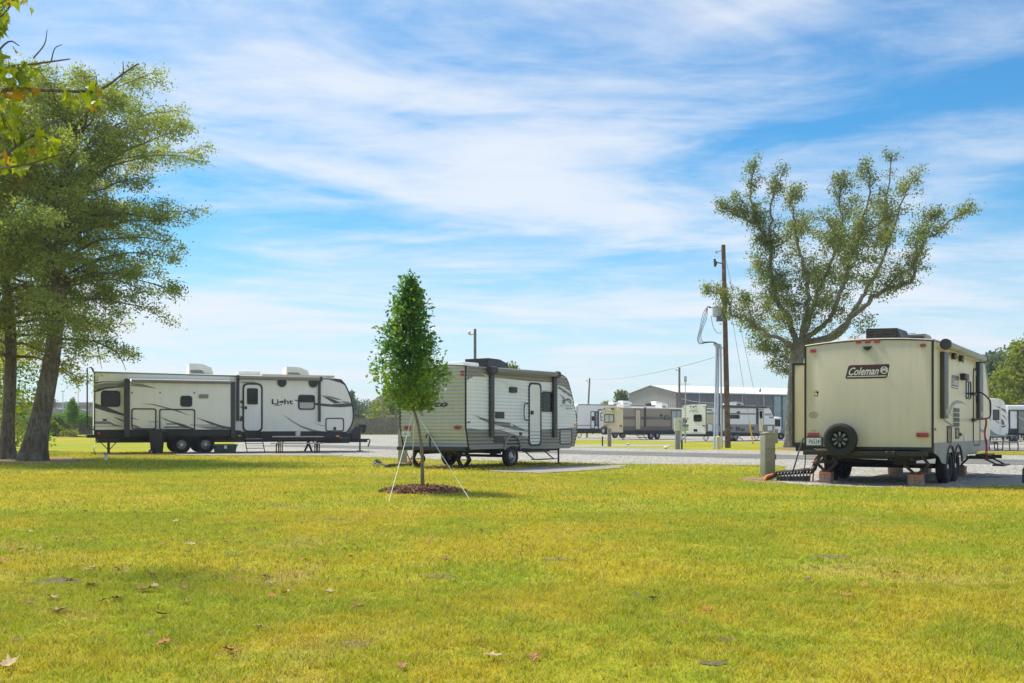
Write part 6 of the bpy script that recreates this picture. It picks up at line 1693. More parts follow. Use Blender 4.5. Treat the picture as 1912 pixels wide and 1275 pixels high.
# ---------------------------------------------------------------- warehouse, store, fence
def warehouse():
    Y = 150.0; c = Vector(((1263 - CX) / F * Y, Y, 0))
    a = math.atan2(.47, .88)
    t = thing('warehouse', 'large metal warehouse with white roof and taupe gable end', 'building', c, a)
    ze = EYE + (800 - 733) / F * Y; zr = ze + 1.25; w, L = 12.5, 62.0
    obj('frame_walls', MB().box(.05, L, .05, w, 0, ze - .02), 'metalwall', t)
    def ribbed(name, m, f, length, h, step=.3):
        mb = MB(); n = int(length / step)
        for i in range(n + 1):
            for k, (dx, d) in enumerate(((0, 0), (.18, 0), (.21, .035), (.27, .035))):
                s = min(length, (i + dx / .3) * step * 1.0); mb.v += [f(s, d, 0), f(s, d, h(s))]
        for j in range(len(mb.v) // 2 - 1): mb.f.append((2 * j, 2 * j + 2, 2 * j + 3, 2 * j + 1))
        return obj(name, mb, m, t)
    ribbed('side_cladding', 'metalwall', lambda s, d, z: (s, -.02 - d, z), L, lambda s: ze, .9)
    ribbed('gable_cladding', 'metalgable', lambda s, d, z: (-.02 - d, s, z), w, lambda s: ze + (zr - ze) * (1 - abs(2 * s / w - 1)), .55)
    obj('gable_core', MB().prism([(0, 0), (w, 0), (w, ze - .03), (w / 2, zr - .03), (0, ze - .03)], lambda u, z, q: (q, u, z), .0, .1), 'metalgable', t)
    rf = MB().prism([(-.3, ze - .02), (w / 2, zr), (w + .3, ze - .02), (w + .3, ze + .1), (w / 2, zr + .12), (-.3, ze + .1)], lambda u, z, q: (q, u, z), -.25, L + .2)
    r = obj('roof', rf, 'metalroof', t)
    rib = MB()
    for i in range(60):
        x = .5 + i; rib.add([(x, -.3, ze + .1), (x + .06, -.3, ze + .1), (x + .06, w / 2, zr + .12), (x, w / 2, zr + .12), (x + .03, -.3, ze + .15), (x + .03, w / 2, zr + .17)], [(0, 4, 5, 3), (4, 1, 2, 5), (0, 1, 4)])
    obj('roof_seams', rib, 'metalroof', r)['kind'] = 'stuff'
    obj('gutter', MB().box(-.2, L, -.42, -.3, ze - .08, ze + .06), 'storewall', t)
    obj('rake_trim', MB().tube([(-.28, -.3, ze + .05), (-.28, w / 2, zr + .06), (-.28, w + .3, ze + .05)], .1, 4), 'metalwall', t)
    for u in (1268, 1305, 1345, 1385, 1425):
        d = ray('', u, 760); s = ((c.x - d.x * c.y) / (d.x * math.sin(a) - math.cos(a)))
        obj('downpipe', MB().box(s - .06, s + .06, -.16, -.05, 0, ze), 'storewall', t)
    def along(u):
        d = ray('', u, 760); return (c.x - d.x * c.y) / (d.x * math.sin(a) - math.cos(a))
    for u0, u1 in ((1444, 1456), (1460.5, 1473)):
        obj('light_panel', MB().prism(rr(along(u0), along(u1), .3, ze - .25, .05, 2), lambda u, z, q: (u, q, z), -.2, -.05), 'translucent', t)
    x = along(1432); obj('roof_vent', MB().lathe_z([(.2, ze + .3), (.2, ze + .8), (.35, ze + .85), (.05, ze + 1.1)], x, 1.6, 10), 'rim', t)
    x = along(1424); obj('wall_lamp', MB().box(x - .15, x + .15, -.6, -.05, 3.6, 3.9, .05).tube([(x, -.3, 3.8), (x, -.3, 5)], .03, 6), 'pvc', t)
warehouse()

def store():
    Y = 265.0
    t = thing('store_building', 'long low grey store far behind the fence with a red and dark front block', 'building', ((-80 - CX) / F * Y, Y, 0))
    s = Y / F; W = 270 * s
    z = lambda v: EYE + (800 - v) * s
    X = lambda u: (u + 80) * s
    obj('wall', MB().box(0, W, 0, 30, 0, z(754)), 'storewall', t); obj('parapet', MB().box(-.3, W + .3, -.3, 30.3, z(754), z(751)), 'rim', t)
    obj('red_front', MB().box(X(145), X(171), -1.2, -.05, z(758), z(752)), 'storered', t)
    e = obj('entrance_tower', MB().box(X(92), X(99), -2, -.05, 0, z(744)), 'storedark', t); obj('tower_side', MB().box(X(99) + .02, X(104.5), -1.9, -.05, 0, z(745)), 'storered', t)
    for u0, u1, v in ((60, 92, 757), (112, 132, 762), (150, 176, 764)): obj('lower_roof', MB().prism([(X(u0), 0), (X(u1), 0), (X(u1), z(v + 3)), ((X(u0) + X(u1)) / 2, z(v)), (X(u0), z(v + 3))], lambda u, w, q: (u, q, w), -6, -2.2), 'decalgrey', t)
store()

def fence():
    Y = 118.0; x0, x1 = (-60 - CX) / F * Y, (768 - CX) / F * Y
    t = thing('wooden_fence', 'long weathered grey wooden plank fence along the back of the lot', 'fence', (x0, Y, terrain(-40, Y)))
    r = random.Random(4); n = int((x1 - x0) / 2.4)
    for i in range(n):
        obj('post', MB().box(i * 2.4 - .05, i * 2.4 + .05, .04, .14, -.2, 1.9), 'fencewood', t)
        mb = MB()
        for k in range(16):
            x = i * 2.4 + .15 * k; mb.box(x + .004, x + .143, -.02 + r.uniform(-.008, .008), .0 + r.uniform(-.006, .006), .02, 1.95 + r.uniform(-.035, .03))
        obj('planks', mb, 'fencewood', t, smooth=False)['kind'] = 'stuff'
        obj('rails', MB().box(i * 2.4, i * 2.4 + 2.39, .005, .04, .4, .49).box(i * 2.4, i * 2.4 + 2.39, .005, .04, 1.4, 1.49), 'fencewood', t)
    # vines over the fence
    g = np.random.default_rng(8)
    for u0, u1, lab in ((60, 126, 'green vines heaped over the fence behind the oak trunk'), (141, 178, 'green vines on the fence behind the rear of the long trailer')):
        a, b = (u0 - CX) / F * Y, (u1 - CX) / F * Y; z = terrain(-40, Y)
        v = thing('vine_hedge', lab, 'vine', (a, Y - .3, z))
        cen = []; m = 30; st = MB()
        for i in range(m):
            x = (b - a) * (i + .5) / m; h = 1.95 + .2 * math.sin(i * 1.7) + g.uniform(-.2, .3)
            st.tube([(x, .1, 0), (x + .1, 0, h * .6), (x, .15, h)], .025, 4)
            for _ in range(3): cen.append(np.array([x, .1, h - g.uniform(0, .5)]) + g.normal(size=(46, 3)) * [.3, .25, .2])
        obj('stems', st, 'bark', v)['kind'] = 'stuff'; leaf_cloud('foliage', np.concatenate(cen), .22, 'vine', v, 8, width=.4)
fence()
h0 = (672 - CX) / F * 190
sh = thing('shed_roof', 'low pale roof just showing above the fence behind the yellow green tree', 'building', ((700 - CX) / F * 165, 165, .3))
obj('wall', MB().box(0, 5.2, 0, 4, 0, 2.6), 'storewall', sh); obj('roof', MB().prism([(-.2, 2.6), (5.4, 2.6), (4.6, 3.05), (.6, 3.05)], lambda u, w, q: (u, q, w), -.3, 4.3), 'metalroof', sh)

# ---------------------------------------------------------------- utility pole, poles, wires
def wire(name, label, pts, r=.012, m='cable', sag=0.0, n=14, cat='cable'):
    a, b = Vector(pts[0]), Vector(pts[-1]); P = []
    if len(pts) == 2:
        for k in range(n + 1):
            s = k / n; p = a.lerp(b, s); p.z -= sag * 4 * s * (1 - s); P.append(p)
    else: P = [Vector(p[:3]) for p in smooth_path([tuple(p) + (0,) for p in pts], 5)]
    o = obj(name, MB().tube(P, r, 6), m); tag(o, label, cat)
    return o
def utility_pole():
    base = gnd('P', 240, 1202); Y = base.y
    t = thing('utility_pole', 'tall brown wooden utility pole carrying a grey transformer beside the conduits', 'utility pole', base)
    W = lambda u, v, dy=0.0: at('P', u, v, Y + dy) - base
    top = W(214, 52)
    obj('shaft', trunk_mesh(smooth_path([(0, 0, -.1, .165), (top.x * .35, 0, top.z * .35, .15), (top.x * .7, 0, top.z * .7, .13), (top.x, 0, top.z, .115)], 6), 16, 0, 3, .012), 'polewood', t)
    p = W(181, 430, -.1); q = W(181, 402).z; z0 = W(181, 460).z
    tr = obj('transformer', MB().lathe_z([(.02, z0 - .02), (.27, z0), (.28, z0 + .05), (.28, q - .1), (.30, q - .08), (.30, q - .02), (.12, q + .04), (.01, q + .05)], p.x, p.y, 20), 'galv', t)
    for dx in (-.1, .06): obj('bushing', MB().lathe_z([(.04, q), (.06, q + .06), (.03, q + .1), (.05, q + .14), (.02, q + .22)], p.x + dx, p.y, 8), 'pvc', tr)
    obj('bracket', MB().box(p.x + .2, W(205, 430).x, -.05, .05, z0 + .2, z0 + .3), 'galv', tr)
    a, b = W(172, 458, -.2), W(214, 486, -.2)
    fl = obj('floodlight', MB().box(a.x, b.x, -.45, -.15, b.z, a.z, .03), 'carpaint', t); obj('lens', MB().box(a.x + .1, b.x - .1, -.47, -.44, b.z + .08, a.z - .06), 'glasslt', fl)
    p0, p1 = W(205, 502), W(192, 497); obj('hook', MB().tube([p0, p1], .03, 6), 'galv', t)
    obj('insulator', MB().tube([W(214, 82), W(190, 88), W(174, 96)], .035, 6).tube([W(172, 86), W(175, 100)], .05, 6), 'galv', t)
    obj('fuse_cutout', MB().tube([W(208, 157), W(178, 152)], .035, 6).tube([W(165, 132), W(168, 175)], .07, 8).tube([W(174, 145), W(174, 165)], .05, 6), 'rustmetal', t)
    for i, (u0, u1) in enumerate(((163, 176), (180, 186), (206, 199))):
        b = gnd('P', u0, 1206 - i * 2) - base; b.z = 0; tt = W(u1, 638)
        o = obj('conduit', MB().tube([b, (b + tt) / 2, tt], .06 if i < 2 else .055, 10), 'galv', t)
        obj('weatherhead', MB().tube([tt, tt + Vector((-.02, 0, .18)), tt + Vector((-.16, 0, .22))], .07, 8), 'galv', o)
    obj('conduit_bracket', MB().tube([W(168, 636), W(212, 636)], .035, 6), 'galv', t)
    for k, (dx, du) in enumerate(((0, 0), (7, 4), (13, 12), (20, 20))):
        pts = [W(152 - k * 5, 410), W(128 - k, 402), W(100 + dx, 440 + 8 * k), W(80 + dx * .6, 530 + k * 4), W(68 + du, 585 - k * 3), W(80 + du, 612 - k * 4), W(120 + du, 606 - 2 * k), W(160 + du * .6, 606), W(176 + du, 628)]
        obj('service_cable', MB().tube([p[:3] for p in smooth_path([tuple(p) + (0,) for p in pts], 4)], .015, 6), 'cable', t)
    obj('drop_wire', MB().tube([p[:3] for p in smooth_path([tuple(W(u, v)) + (0,) for u, v in ((145, 450), (155, 510), (180, 550), (205, 548))], 4)], .014, 5), 'cable', t)
    return t, base, Y
UP, UPB, UPY = utility_pole()
b = gnd('P', 179, 1207)
tag(obj('bollard', MB().lathe_z([(.125, 0), (.125, .62), (.12, .66), (.08, .69), (.02, .70)], 0, 0, 16), 'beige', loc=(b.x, b.y - .3, 0)), 'short tan concrete filled bollard guarding the conduits of the utility pole', 'bollard')
for (u0, v0), (u1, v1), hz_, lab in (((1445, 862), (1222, 60), 9.4, 'left yellow guy wire guard slanting beside the utility pole'), ((1648, 862), (1470, 60), 10.6, 'right yellow guy wire guard slanting down behind the near pedestal')):
    g0 = gnd('J', u0, v0)
    topp = Vector((UPB.x - .1, UPB.y, hz_))
    d = (topp - g0); L = d.length; d /= L
    t = thing('guy_wire', lab, 'guy wire', g0)
    obj('wire', MB().tube([d * .1, d * L], .012, 6), 'wire', t); obj('guard', MB().tube([d * .05, d * 2.9], .045, 8), 'yellow', t)
    obj('anchor_eye', MB().tube([(0, 0, -.05), tuple(d * .3)], .03, 6), 'rustmetal', t)

def pole(u, vtop, Y, lab, r=.13, m='polewoodgrey', lean=0.0, arm=True):
    p = at('', u, vtop, Y); t = thing('wooden_pole', lab, 'pole', (p.x + lean, Y, terrain(p.x, Y)))
    h = p.z - terrain(p.x, Y)
    obj('shaft', MB().tube([(0, 0, -.1), (-lean * .5, 0, h * .5), (-lean, 0, h)], [r, r * .9, r * .75], 12), m, t)
    if arm: obj('insulator', MB().tube([(-lean - .35, 0, h - .35), (-lean + .1, 0, h - .3)], .035, 6).lathe_z([(.03, h - .35), (.07, h - .3), (.07, h - .15), (.02, h - .1)], -lean - .35, 0, 8), 'galv', t)
    return t, p
_, pA = pole(887, 614, 60, 'weathered wooden pole rising behind the air conditioner of the corrugated trailer', .105)
_, pB = pole(1101, 706, 120, 'slightly leaning thin wooden pole behind the tall white far trailer', .13, lean=-.35)
_, pC = pole(1268.5, 686, 112, 'wooden pole standing in front of the warehouse gable corner', .15)
_, pD = pole(716, 735, 150, 'short wooden pole behind the fence under the staked tree crown', .16)
pE = pole(1873, 728, 98, 'stubby wooden post among the trees behind the cream far trailer', .14, arm=False)
def lamp_post(u, vtop, Y, lab, r=.06, head=True):
    p = at('', u, vtop, Y); z = terrain(p.x, Y); h = p.z - z
    t = thing('light_pole', lab, 'light pole', (p.x, Y, z))
    obj('shaft', MB().tube([(0, 0, 0), (0, 0, h)], [r, r * .7], 8), 'galv', t)
    if head: obj('lamp_head', MB().box(-.45, .45, -.15, .15, h - .12, h + .06, .03), 'rim', t)
lamp_post(41, 711, 190, 'tall thin light pole seen between the two oak trunks', .12)
lamp_post(117.5, 730, 250, 'thin light pole left of the small young tree by the store', .12)
lamp_post(146, 706, 230, 'thin bare mast right of the small young tree by the store', .1, False)
def thin_mast():
    b = gnd('J', 345, 842); t = thing('antenna_mast', 'thin grey mast with a small antenna cage above the white ribbed trailer rear', 'mast', b)
    h = at('e', 1015, 140, b.y).z
    obj('shaft', MB().tube([(0, 0, 0), (0, 0, h)], .035, 8), 'galv', t)
    obj('antenna', MB().box(-.1, .1, -.06, .06, h - .1, h + .35, .02).tube([(-.35, 0, h - .25), (.35, 0, h - .25)], .02, 6), 'galv', t)
thin_mast()
wire('overhead_cable', 'thin cable strung from the leaning far pole up to the utility pole', [pB + Vector((0, 0, -.1)), Vector((UPB.x - .15, UPB.y, at('', 1350, 661, UPY).z))], .016, 'wire', .5)
wire('overhead_cable', 'thin service cable sloping from the warehouse corner pole down to the conduits', [at('J', 280, 122, 112), at('J', 840, 198, 60)], .018, 'wire', .1)
wire('overhead_cable', 'faint cable crossing the far trailers to the right of the utility pole', [at('J', 1540, 238, 90), at('J', 2300, 250, 100)], .016, 'wire', .05)
wire('overhead_cable', 'faint cable above the fence between trailer nose and staked tree', [at('', 560, 757, 140), pD + Vector((-.3, 0, -3.0))], .02, 'cable', .2)

# ---------------------------------------------------------------- pedestals, meters
def pedestal(c, u0, u1, vt, vb, lab, depth=.2, m='pedestal', conduit=False, rz=0.0):
    p, q = gnd(c, u0, vb), gnd(c, u1, vb); h = at(c, u0, vt, p.y).z; w = q.x - p.x
    t = thing('power_pedestal', lab, 'pedestal', ((p.x + q.x) / 2, p.y + depth / 2, 0), rz)
    obj('post', MB().box(-w / 2, w / 2, -depth / 2, depth / 2, 0, h * .985, .012), m, t)
    obj('lid', MB().prism([(-w / 2 - .012, h * .965), (w / 2 + .012, h * .965), (w / 2 + .012, h * .985), (w * .2, h * 1.0), (0, h * 1.012), (-w * .2, h * 1.0), (-w / 2 - .012, h * .985)], lambda a, b_, k: (a, k, b_), -depth / 2 - .015, depth / 2 + .015), m, t)
    obj('seam', MB().box(-w / 2 - .003, w / 2 + .003, -depth / 2 - .003, -depth / 2 + .01, h * .62, h * .625), 'black', t)
    obj('screw', MB().tube([(0, -depth / 2, h * .9), (0, -depth / 2 - .008, h * .9)], .012, 8), 'rim', t)
    if conduit: obj('conduit', MB().tube([(w / 2 + .03, 0, 0), (w / 2 + .03, 0, h * .45)], .022, 8).box(w / 2, w / 2 + .06, -.05, .05, h * .38, h * .5, .006), 'black', t)
    return t
pedestal('f', 98, 180, 800, 1118, 'near grey green power pedestal with a black cord beside the tan trailer', .24, conduit=True, rz=.25)
pedestal('c', 336, 420, 790, 1142, 'grey green power pedestal behind the rear corner of the corrugated trailer', .24)
pedestal('I', 650, 708, 615, 900, 'pale grey pedestal standing in front of the brown and beige trailer', .22, 'concrete')
pedestal('J', 187, 262, 645, 948, 'grey pedestal standing in front of the electric meter rack', .22)
pedestal('H', 238, 298, 740, 980, 'pale green pedestal half hidden behind the near pedestal', .2, 'pedestal')
def meter_rack():
    b = gnd('J', 340, 842); Y = b.y; t = thing('meter_rack', 'white and grey electric meter boxes on posts in front of the ribbed white trailer rear', 'meter box', b)
    W = lambda u, v: at('J', u, v, Y) - b
    for u in (275, 345): x = W(u, 700).x; obj('post', MB().box(x - .05, x + .05, 0, .1, 0, W(u, 450).z), 'galv', t)
    def bx(n, u0, v0, u1, v1, m, d=.2):
        p, q = W(u0, v1), W(u1, v0); return obj(n, MB().box(p.x, q.x, -d, 0, p.z, q.z, .015), m, t)
    a = bx('panel_box', 158, 435, 300, 655, 'pvc'); bx('meter_box', 252, 512, 322, 660, 'galv', .3); bx('meter_box', 334, 560, 386, 640, 'galv', .28); bx('conduit_box', 300, 435, 340, 465, 'lumber', .25); bx('conduit_box', 365, 435, 386, 462, 'lumber', .25)
    for u in (250, 310, 355): p, q = W(u, 515), W(u, 465); obj('conduit', MB().tube([(p.x, -.15, p.z), (q.x, -.15, q.z)], .06, 8), 'rustmetal', t)
    for u in (312, 365): p = W(u, 560); obj('meter_dial', MB().tube([(p.x, -.2, p.z), (p.x, -.36, p.z)], .1, 14), 'glasslt', t)
meter_rack()
for c, u, vt, vb, lab in (('J', 288, 790, 948, 'black hose bib post right of the grey pedestal'), ('I', 564, 735, 895, 'thin black post left of the pale grey pedestal')):
    b = gnd(c, u, vb); h = at(c, u, vt, b.y).z; t = thing('hose_bib', lab, 'hose bib', b)
    obj('post', MB().box(-.04, .04, -.04, .04, 0, h), 'black', t); obj('tap', MB().tube([(0, -.02, h - .05), (0, -.12, h - .03), (0, -.14, h - .1)], .02, 6), 'rustmetal', t)
for u, v, lab in ((975, 880, 'white rock lying on the grass near the pale grey pedestal'), (1595, 935, 'white rock lying on the grass by the road edge')):
    b = gnd('I', u, v); r = random.Random(u); mb = MB(); n = 9
    for i in range(6):
        f = math.sin(math.pi * (i + .35) / 6.2)
        for k in range(n): a = 2 * math.pi * k / n; q = f * (1 + r.uniform(-.15, .15)); mb.v.append((.15 * q * math.cos(a), .13 * q * math.sin(a), .13 * i / 5 * (1 + r.uniform(-.05, .1))))
    for i in range(5):
        for k in range(n): a, c_ = i * n + k, i * n + (k + 1) % n; mb.f.append((a, c_, c_ + n, a + n))
    mb.f.append(tuple(5 * n + k for k in range(n)))
    tag(obj('rock', mb, 'pvc', loc=(b.x, b.y, 0)), lab, 'rock')

# ---------------------------------------------------------------- things round the long trailer
def wheelie_bin():
    b = gnd('a', 868, 1140); t = thing('trash_bin', 'charcoal wheeled trash bin standing before the long cream trailer', 'trash bin', b, math.radians(8))
    sec = [(.20, .02), (.215, .1), (.25, .55), (.285, .96)]
    mb = MB()
    for r_, z in sec: mb.v += [(x, y, z) for x, y in rr(-r_, r_, -r_ * 1.05, r_ * 1.05, .05, 3)]
    n = 16
    for i in range(3):
        for k in range(n): a, c_ = i * n + k, i * n + (k + 1) % n; mb.f.append((a, c_, c_ + n, a + n))
    mb.f.append(tuple(range(n))[::-1]); mb.f.append(tuple(3 * n + k for k in range(n)))
    obj('bin_body', mb, 'bin', t)
    obj('lid', MB().prism([(-.34, .95), (.36, .95), (.40, .97), (.32, 1.04), (0, 1.08), (-.3, 1.04), (-.36, .98)], lambda u, w, q: (u, q, w), -.33, .33), 'bin', t)
    obj('handle', MB().tube([(-.36, -.25, .98), (-.42, -.25, .96), (-.42, .25, .96), (-.36, .25, .98)], .02, 6), 'bin', t)
    for y in (-.27, .27):
        w = obj('wheel', MB().lathe_y([(.02, y - .03), (.05, y - .035), (.06, y), (.02, y + .03)], -.18, .11, 12), 'rim', t); obj('tyre', MB().lathe_y([(.06, y - .03), (.10, y - .03), (.112, y), (.10, y + .03), (.06, y + .03)], -.18, .11, 18), 'tyre', w)
wheelie_bin()
def tote():
    b = gnd('a', 1640, 1134); t = thing('storage_tote', 'dark green plastic storage tote beside the trailer wheels', 'storage tote', b, math.radians(20))
    mb = MB()
    for f, z in ((.42, .02), (.44, .06), (.49, .34)): mb.v += [(x, y, z) for x, y in rr(-f, f, -f * .55, f * .55, .05, 3)]
    for i in range(2):
        for k in range(16): a, c_ = i * 16 + k, i * 16 + (k + 1) % 16; mb.f.append((a, c_, c_ + 16, a + 16))
    mb.f.append(tuple(range(16))[::-1]); obj('tub', mb, 'green', t)
    obj('lid', MB().box(-.53, .53, -.30, .30, .34, .40, .02).box(-.44, .44, -.2, .2, .40, .42, .01), 'green', t)
    for x in (-.3, 0, .3): obj('rib', MB().box(x - .02, x + .02, -.285, -.25, .06, .33), 'green', t)
    obj('latch', MB().box(-.06, .06, -.32, -.29, .22, .36, .01), 'pvc', t)
tote()
def picnic(loc, rz, lab, wid=1.95, name='picnic_table'):
    t = thing(name, lab, 'picnic table', loc, rz)
    h = wid / 2
    for k in range(3): obj('top_plank', MB().box(-h, h, -.36 + .245 * k, -.125 + .245 * k, .72, .76, .006), 'tablegrey', t)
    for y in (-.78, .54): obj('bench_plank', MB().box(-h, h, y, y + .24, .43, .465, .006), 'tablegrey', t)
    for x in (-h + .25, h - .25):
        pts = [(x, -.78, .42), (x, -.80, .1), (x, -.70, .03), (x, -.3, .03), (x, -.24, .1), (x, -.2, .72)]
        obj('leg', MB().tube([p[:3] for p in smooth_path([p + (0,) for p in pts], 3)], .026, 8), 'blackmetal', t)
        obj('leg', MB().tube([p[:3] for p in smooth_path([(a, -y, z, 0) for a, y, z in pts], 3)], .026, 8), 'blackmetal', t)
        obj('cross_brace', MB().tube([(x, -.75, .41), (x, .75, .41)], .022, 6).tube([(x, 0, .41), (x * .35, 0, .71)], .016, 6), 'blackmetal', t)
    return t
p = gnd('b', 780, 1138)
picnic((p.x, p.y + .9, 0), math.radians(4), 'grey metal picnic table standing before the door side of the long trailer', 13.6 * .98 / 6.2)
c = at('b', 828, 918, p.y + .85); tag(obj('bucket', MB().lathe_z([(.09, 0), (.11, .12), (.115, .26), (.10, .262), (.095, .03), (.01, .03)], 0, 0, 16), 'galv', loc=(c.x, p.y + .85, .7605)), 'small grey bucket standing on the picnic table of the long trailer', 'bucket')
p = gnd('D', 150, 940)
picnic((p.x + .1, p.y + .5, 0), math.radians(15), 'picnic table with bent tube legs in front of the cream far trailer', 1.7)
b = gnd('a', 292, 1213)
t = thing('standpipe', 'short white capped pipe sticking out of the lawn below the long trailer', 'pipe', b)
obj('pipe', MB().lathe_z([(.058, -.02), (.058, .2)], 0, 0, 14), 'pvc', t); obj('cap', MB().lathe_z([(.068, .2), (.068, .26), (.06, .275), (.01, .28)], 0, 0, 14), 'concrete', t)
pts = [at('a', u, v, Y) for u, v, Y in ((205, 958, 42.9), (180, 1010, 42.4), (152, 1075, 42.0))] + [gnd('a', u, v, .02) for u, v in ((170, 1126), (215, 1138), (300, 1136))]
wire('water_hose', 'white water hose looping from the rear of the long trailer to the ground', pts, .018, 'pvc', cat='hose')

# ---------------------------------------------------------------- things round the corrugated trailer
def corrugated_hose(name, lab, pts, r, m, cat='hose', step=.035):
    sp = smooth_path([tuple(p) + (0,) for p in pts], 24); P, Rr = [], []
    for i, p in enumerate(sp): P.append(p[:3]); Rr.append(r * (1 + (.09 if i % 2 else -.05)))
    o = obj(name, MB().tube(P, Rr, 12), m); tag(o, lab, cat); return o
hp = [gnd('c', 112, 1160, .02) + Vector((0, 0, .02)), at('c', 105, 1128, 30.3), at('c', 125, 1116, 30.2), at('c', 150, 1130, 30.0), at('c', 185, 1152, 29.8), gnd('c', 225, 1165, .06), gnd('c', 300, 1160, .06), gnd('c', 400, 1156, .06), gnd('c', 480, 1156, .06)]
corrugated_hose('sewer_hose', 'brown ribbed sewer hose arching into the ground left of the corrugated trailer', hp, .048, 'hose')
b = gnd('c', 112, 1172); tag(obj('sewer_collar', MB().lathe_z([(.11, -.02), (.11, .06), (.10, .07), (.055, .07), (.05, .02)], 0, 0, 18), 'concrete', loc=(b.x, b.y, 0)), 'round concrete sewer collar where the brown hose enters the lawn', 'sewer collar')
pts = [at('c', 420, 1020, 28.6), at('c', 432, 1060, 28.5), at('c', 455, 1110, 28.5), at('c', 470, 1140, 28.4), gnd('c', 492, 1162, .02)]
wire('electric_cable', 'black power cord hanging at the rear of the corrugated trailer', pts, .014, 'cable', cat='cord')
b = gnd('c', 496, 1163); tag(obj('hose_coupling', MB().tube([(-.12, 0, .07), (.12, .02, .07)], .065, 12).tube([(-.16, 0, .07), (-.12, 0, .07)], .08, 12), 'redlens', loc=(b.x, b.y, 0)), 'small red hose coupling on the grass under the corrugated trailer', 'coupling')

# ---------------------------------------------------------------- things round the tan trailer
def block_stack(x, y, z, lab, n=4, w=.26, d=.26, rz=0.9, pad=True):
    t = thing('block_stack', lab, 'block stack', (x, y, 0), rz); r = random.Random(int(x * 100))
    hh = (z - (.035 if pad else 0)) / n
    for k in range(n):
        for s in (-1, 1) if k % 2 == 0 else (0,):
            ox = r.uniform(-.008, .008)
            if s: obj('board', MB().box(-w / 2 + ox, w / 2 + ox, s * d / 4 - d / 4 + .004, s * d / 4 + d / 4 - .004, hh * k, hh * (k + 1) - .004, .004), 'lumber', t)
            else: obj('board', MB().box(-w / 2 + ox, w / 2 + ox, -d / 2, d / 2, hh * k, hh * (k + 1) - .004, .004), 'lumber', t)
    if pad: obj('leveling_pad', MB().box(-w / 2 - .005, w / 2 + .005, -d / 2, d / 2, z - .035, z, .008), 'orange', t)
def tl(x, y): q = TAN.org + TAN.ex * x + TAN.ey * y; return q.x, q.y
yl, yr_ = TAN.R('f', 553, 1040, .35)[0], TAN.R('f', 1200, 1050, .35)[0]
block_stack(*tl(.35, yl), .222, 'lumber block stack with orange pad under the left rear jack of the tan trailer', 5, .24, .24, math.radians(56))
block_stack(*tl(.35, yr_), .212, 'lumber block stack with orange pad under the right rear jack of the tan trailer', 5, .26, .26, math.radians(56))
block_stack(*tl(5.4, .5), .22, 'brown block stack seen past the wheels of the tan trailer', 4, .3, .3, math.radians(56), False)
block_stack(*tl(5.4, 1.93), .22, 'brown block stack far under the front left of the tan trailer', 4, .3, .3, math.radians(56), False)
p = gnd('f', 1350, 1104); block_stack(p.x + .15, p.y + 1.0, .15, 'pale concrete block pair under the middle of the tan trailer', 2, .4, .2, math.radians(56), False)
p = gnd('f', 1384, 1160)
tag(obj('wheel_chock', MB().prism([(-.12, 0), (.12, 0), (.08, .14), (.0, .16)], lambda u, w, q: (u, q, w), -.07, .07), 'pvc', loc=(p.x + .1, p.y + .6, 0)), 'white wheel chock behind the near wheel of the tan trailer', 'wheel chock')
# sewer hose in its folding black cradle
def cradle():
    a, b = gnd('f', 215, 1150), gnd('f', 448, 1158); d = (b - a); L = d.length
    t = thing('hose_support', 'folding black accordion cradle carrying the sewer hose beside the pedestal', 'hose support', a, math.atan2(d.y, d.x))
    n = 11
    for k in range(n):
        x = L * k / (n - 1); h = .13 + .06 * k / (n - 1)
        obj('cradle_arch', MB().tube([(x - .02, -.1, 0), (x, -.085, h), (x, -.06, h + .03), (x, 0, h - .01), (x, .06, h + .03), (x, .085, h), (x - .02, .1, 0)], .014, 5), 'black', t)
        if k < n - 1: obj('cradle_link', MB().box(x, x + L / (n - 1), -.1, -.085, .02, h * .7), 'black', t)
    P = [a + Vector((-.28, .02, .05)), a + Vector((-.1, .02, .12)), a + d * .02 + Vector((0, 0, .17)), a + d * .5 + Vector((0, 0, .20)), a + d * .92 + Vector((0, 0, .24)), at('f', 440, 1082, b.y + .1), at('f', 462, 1062, b.y + .3), at('f', 470, 1040, b.y + .5)]
    corrugated_hose('sewer_hose', 'dark ribbed sewer hose running through the accordion cradle to the tan trailer', P, .05, 'hose')
    q = at('f', 470, 1030, b.y + .55)
    tag(obj('hose_elbow', MB().tube([q + Vector((-.02, 0, -.10)), q, q + Vector((.06, .06, .10)), q + Vector((.14, .14, .16))], [.055, .05, .05, .05], 12), 'orange'), 'orange elbow fitting at the upper end of the tan trailer sewer hose', 'hose fitting')
    q = a + Vector((-.22, .0, .07))
    tag(obj('hose_end', MB().tube([q + Vector((-.1, 0, -.07)), q + Vector((-.04, 0, .03)), q + Vector((.08, 0, .06))], [.034, .032, .03], 12), 'orange'), 'orange hose end fitting on the ground beside the near pedestal', 'hose fitting')
cradle()
Yc = 20.6
pts = [at('f', 387, 845, Yc + .3), at('f', 372, 880, Yc), at('f', 350, 950, Yc - .2), at('f', 330, 1020, Yc - .3), at('f', 305, 1090, Yc - .3), gnd('f', 262, 1146, .02), gnd('f', 215, 1140, .02), gnd('f', 188, 1125, .02), gnd('f', 178, 1112, .02)]
wire('electric_cable', 'thick black power cord drooping from the tan trailer slide-out to the near pedestal', pts, .015, 'cable', cat='cord')
pts = [at('f', 400, 960, Yc - .2), at('f', 400, 1010, Yc - .25), at('f', 392, 1080, Yc - .3), gnd('f', 386, 1152, .02)]
wire('water_hose', 'thin black hose hanging straight down beside the left edge of the tan trailer', pts, .011, 'cable', cat='hose')
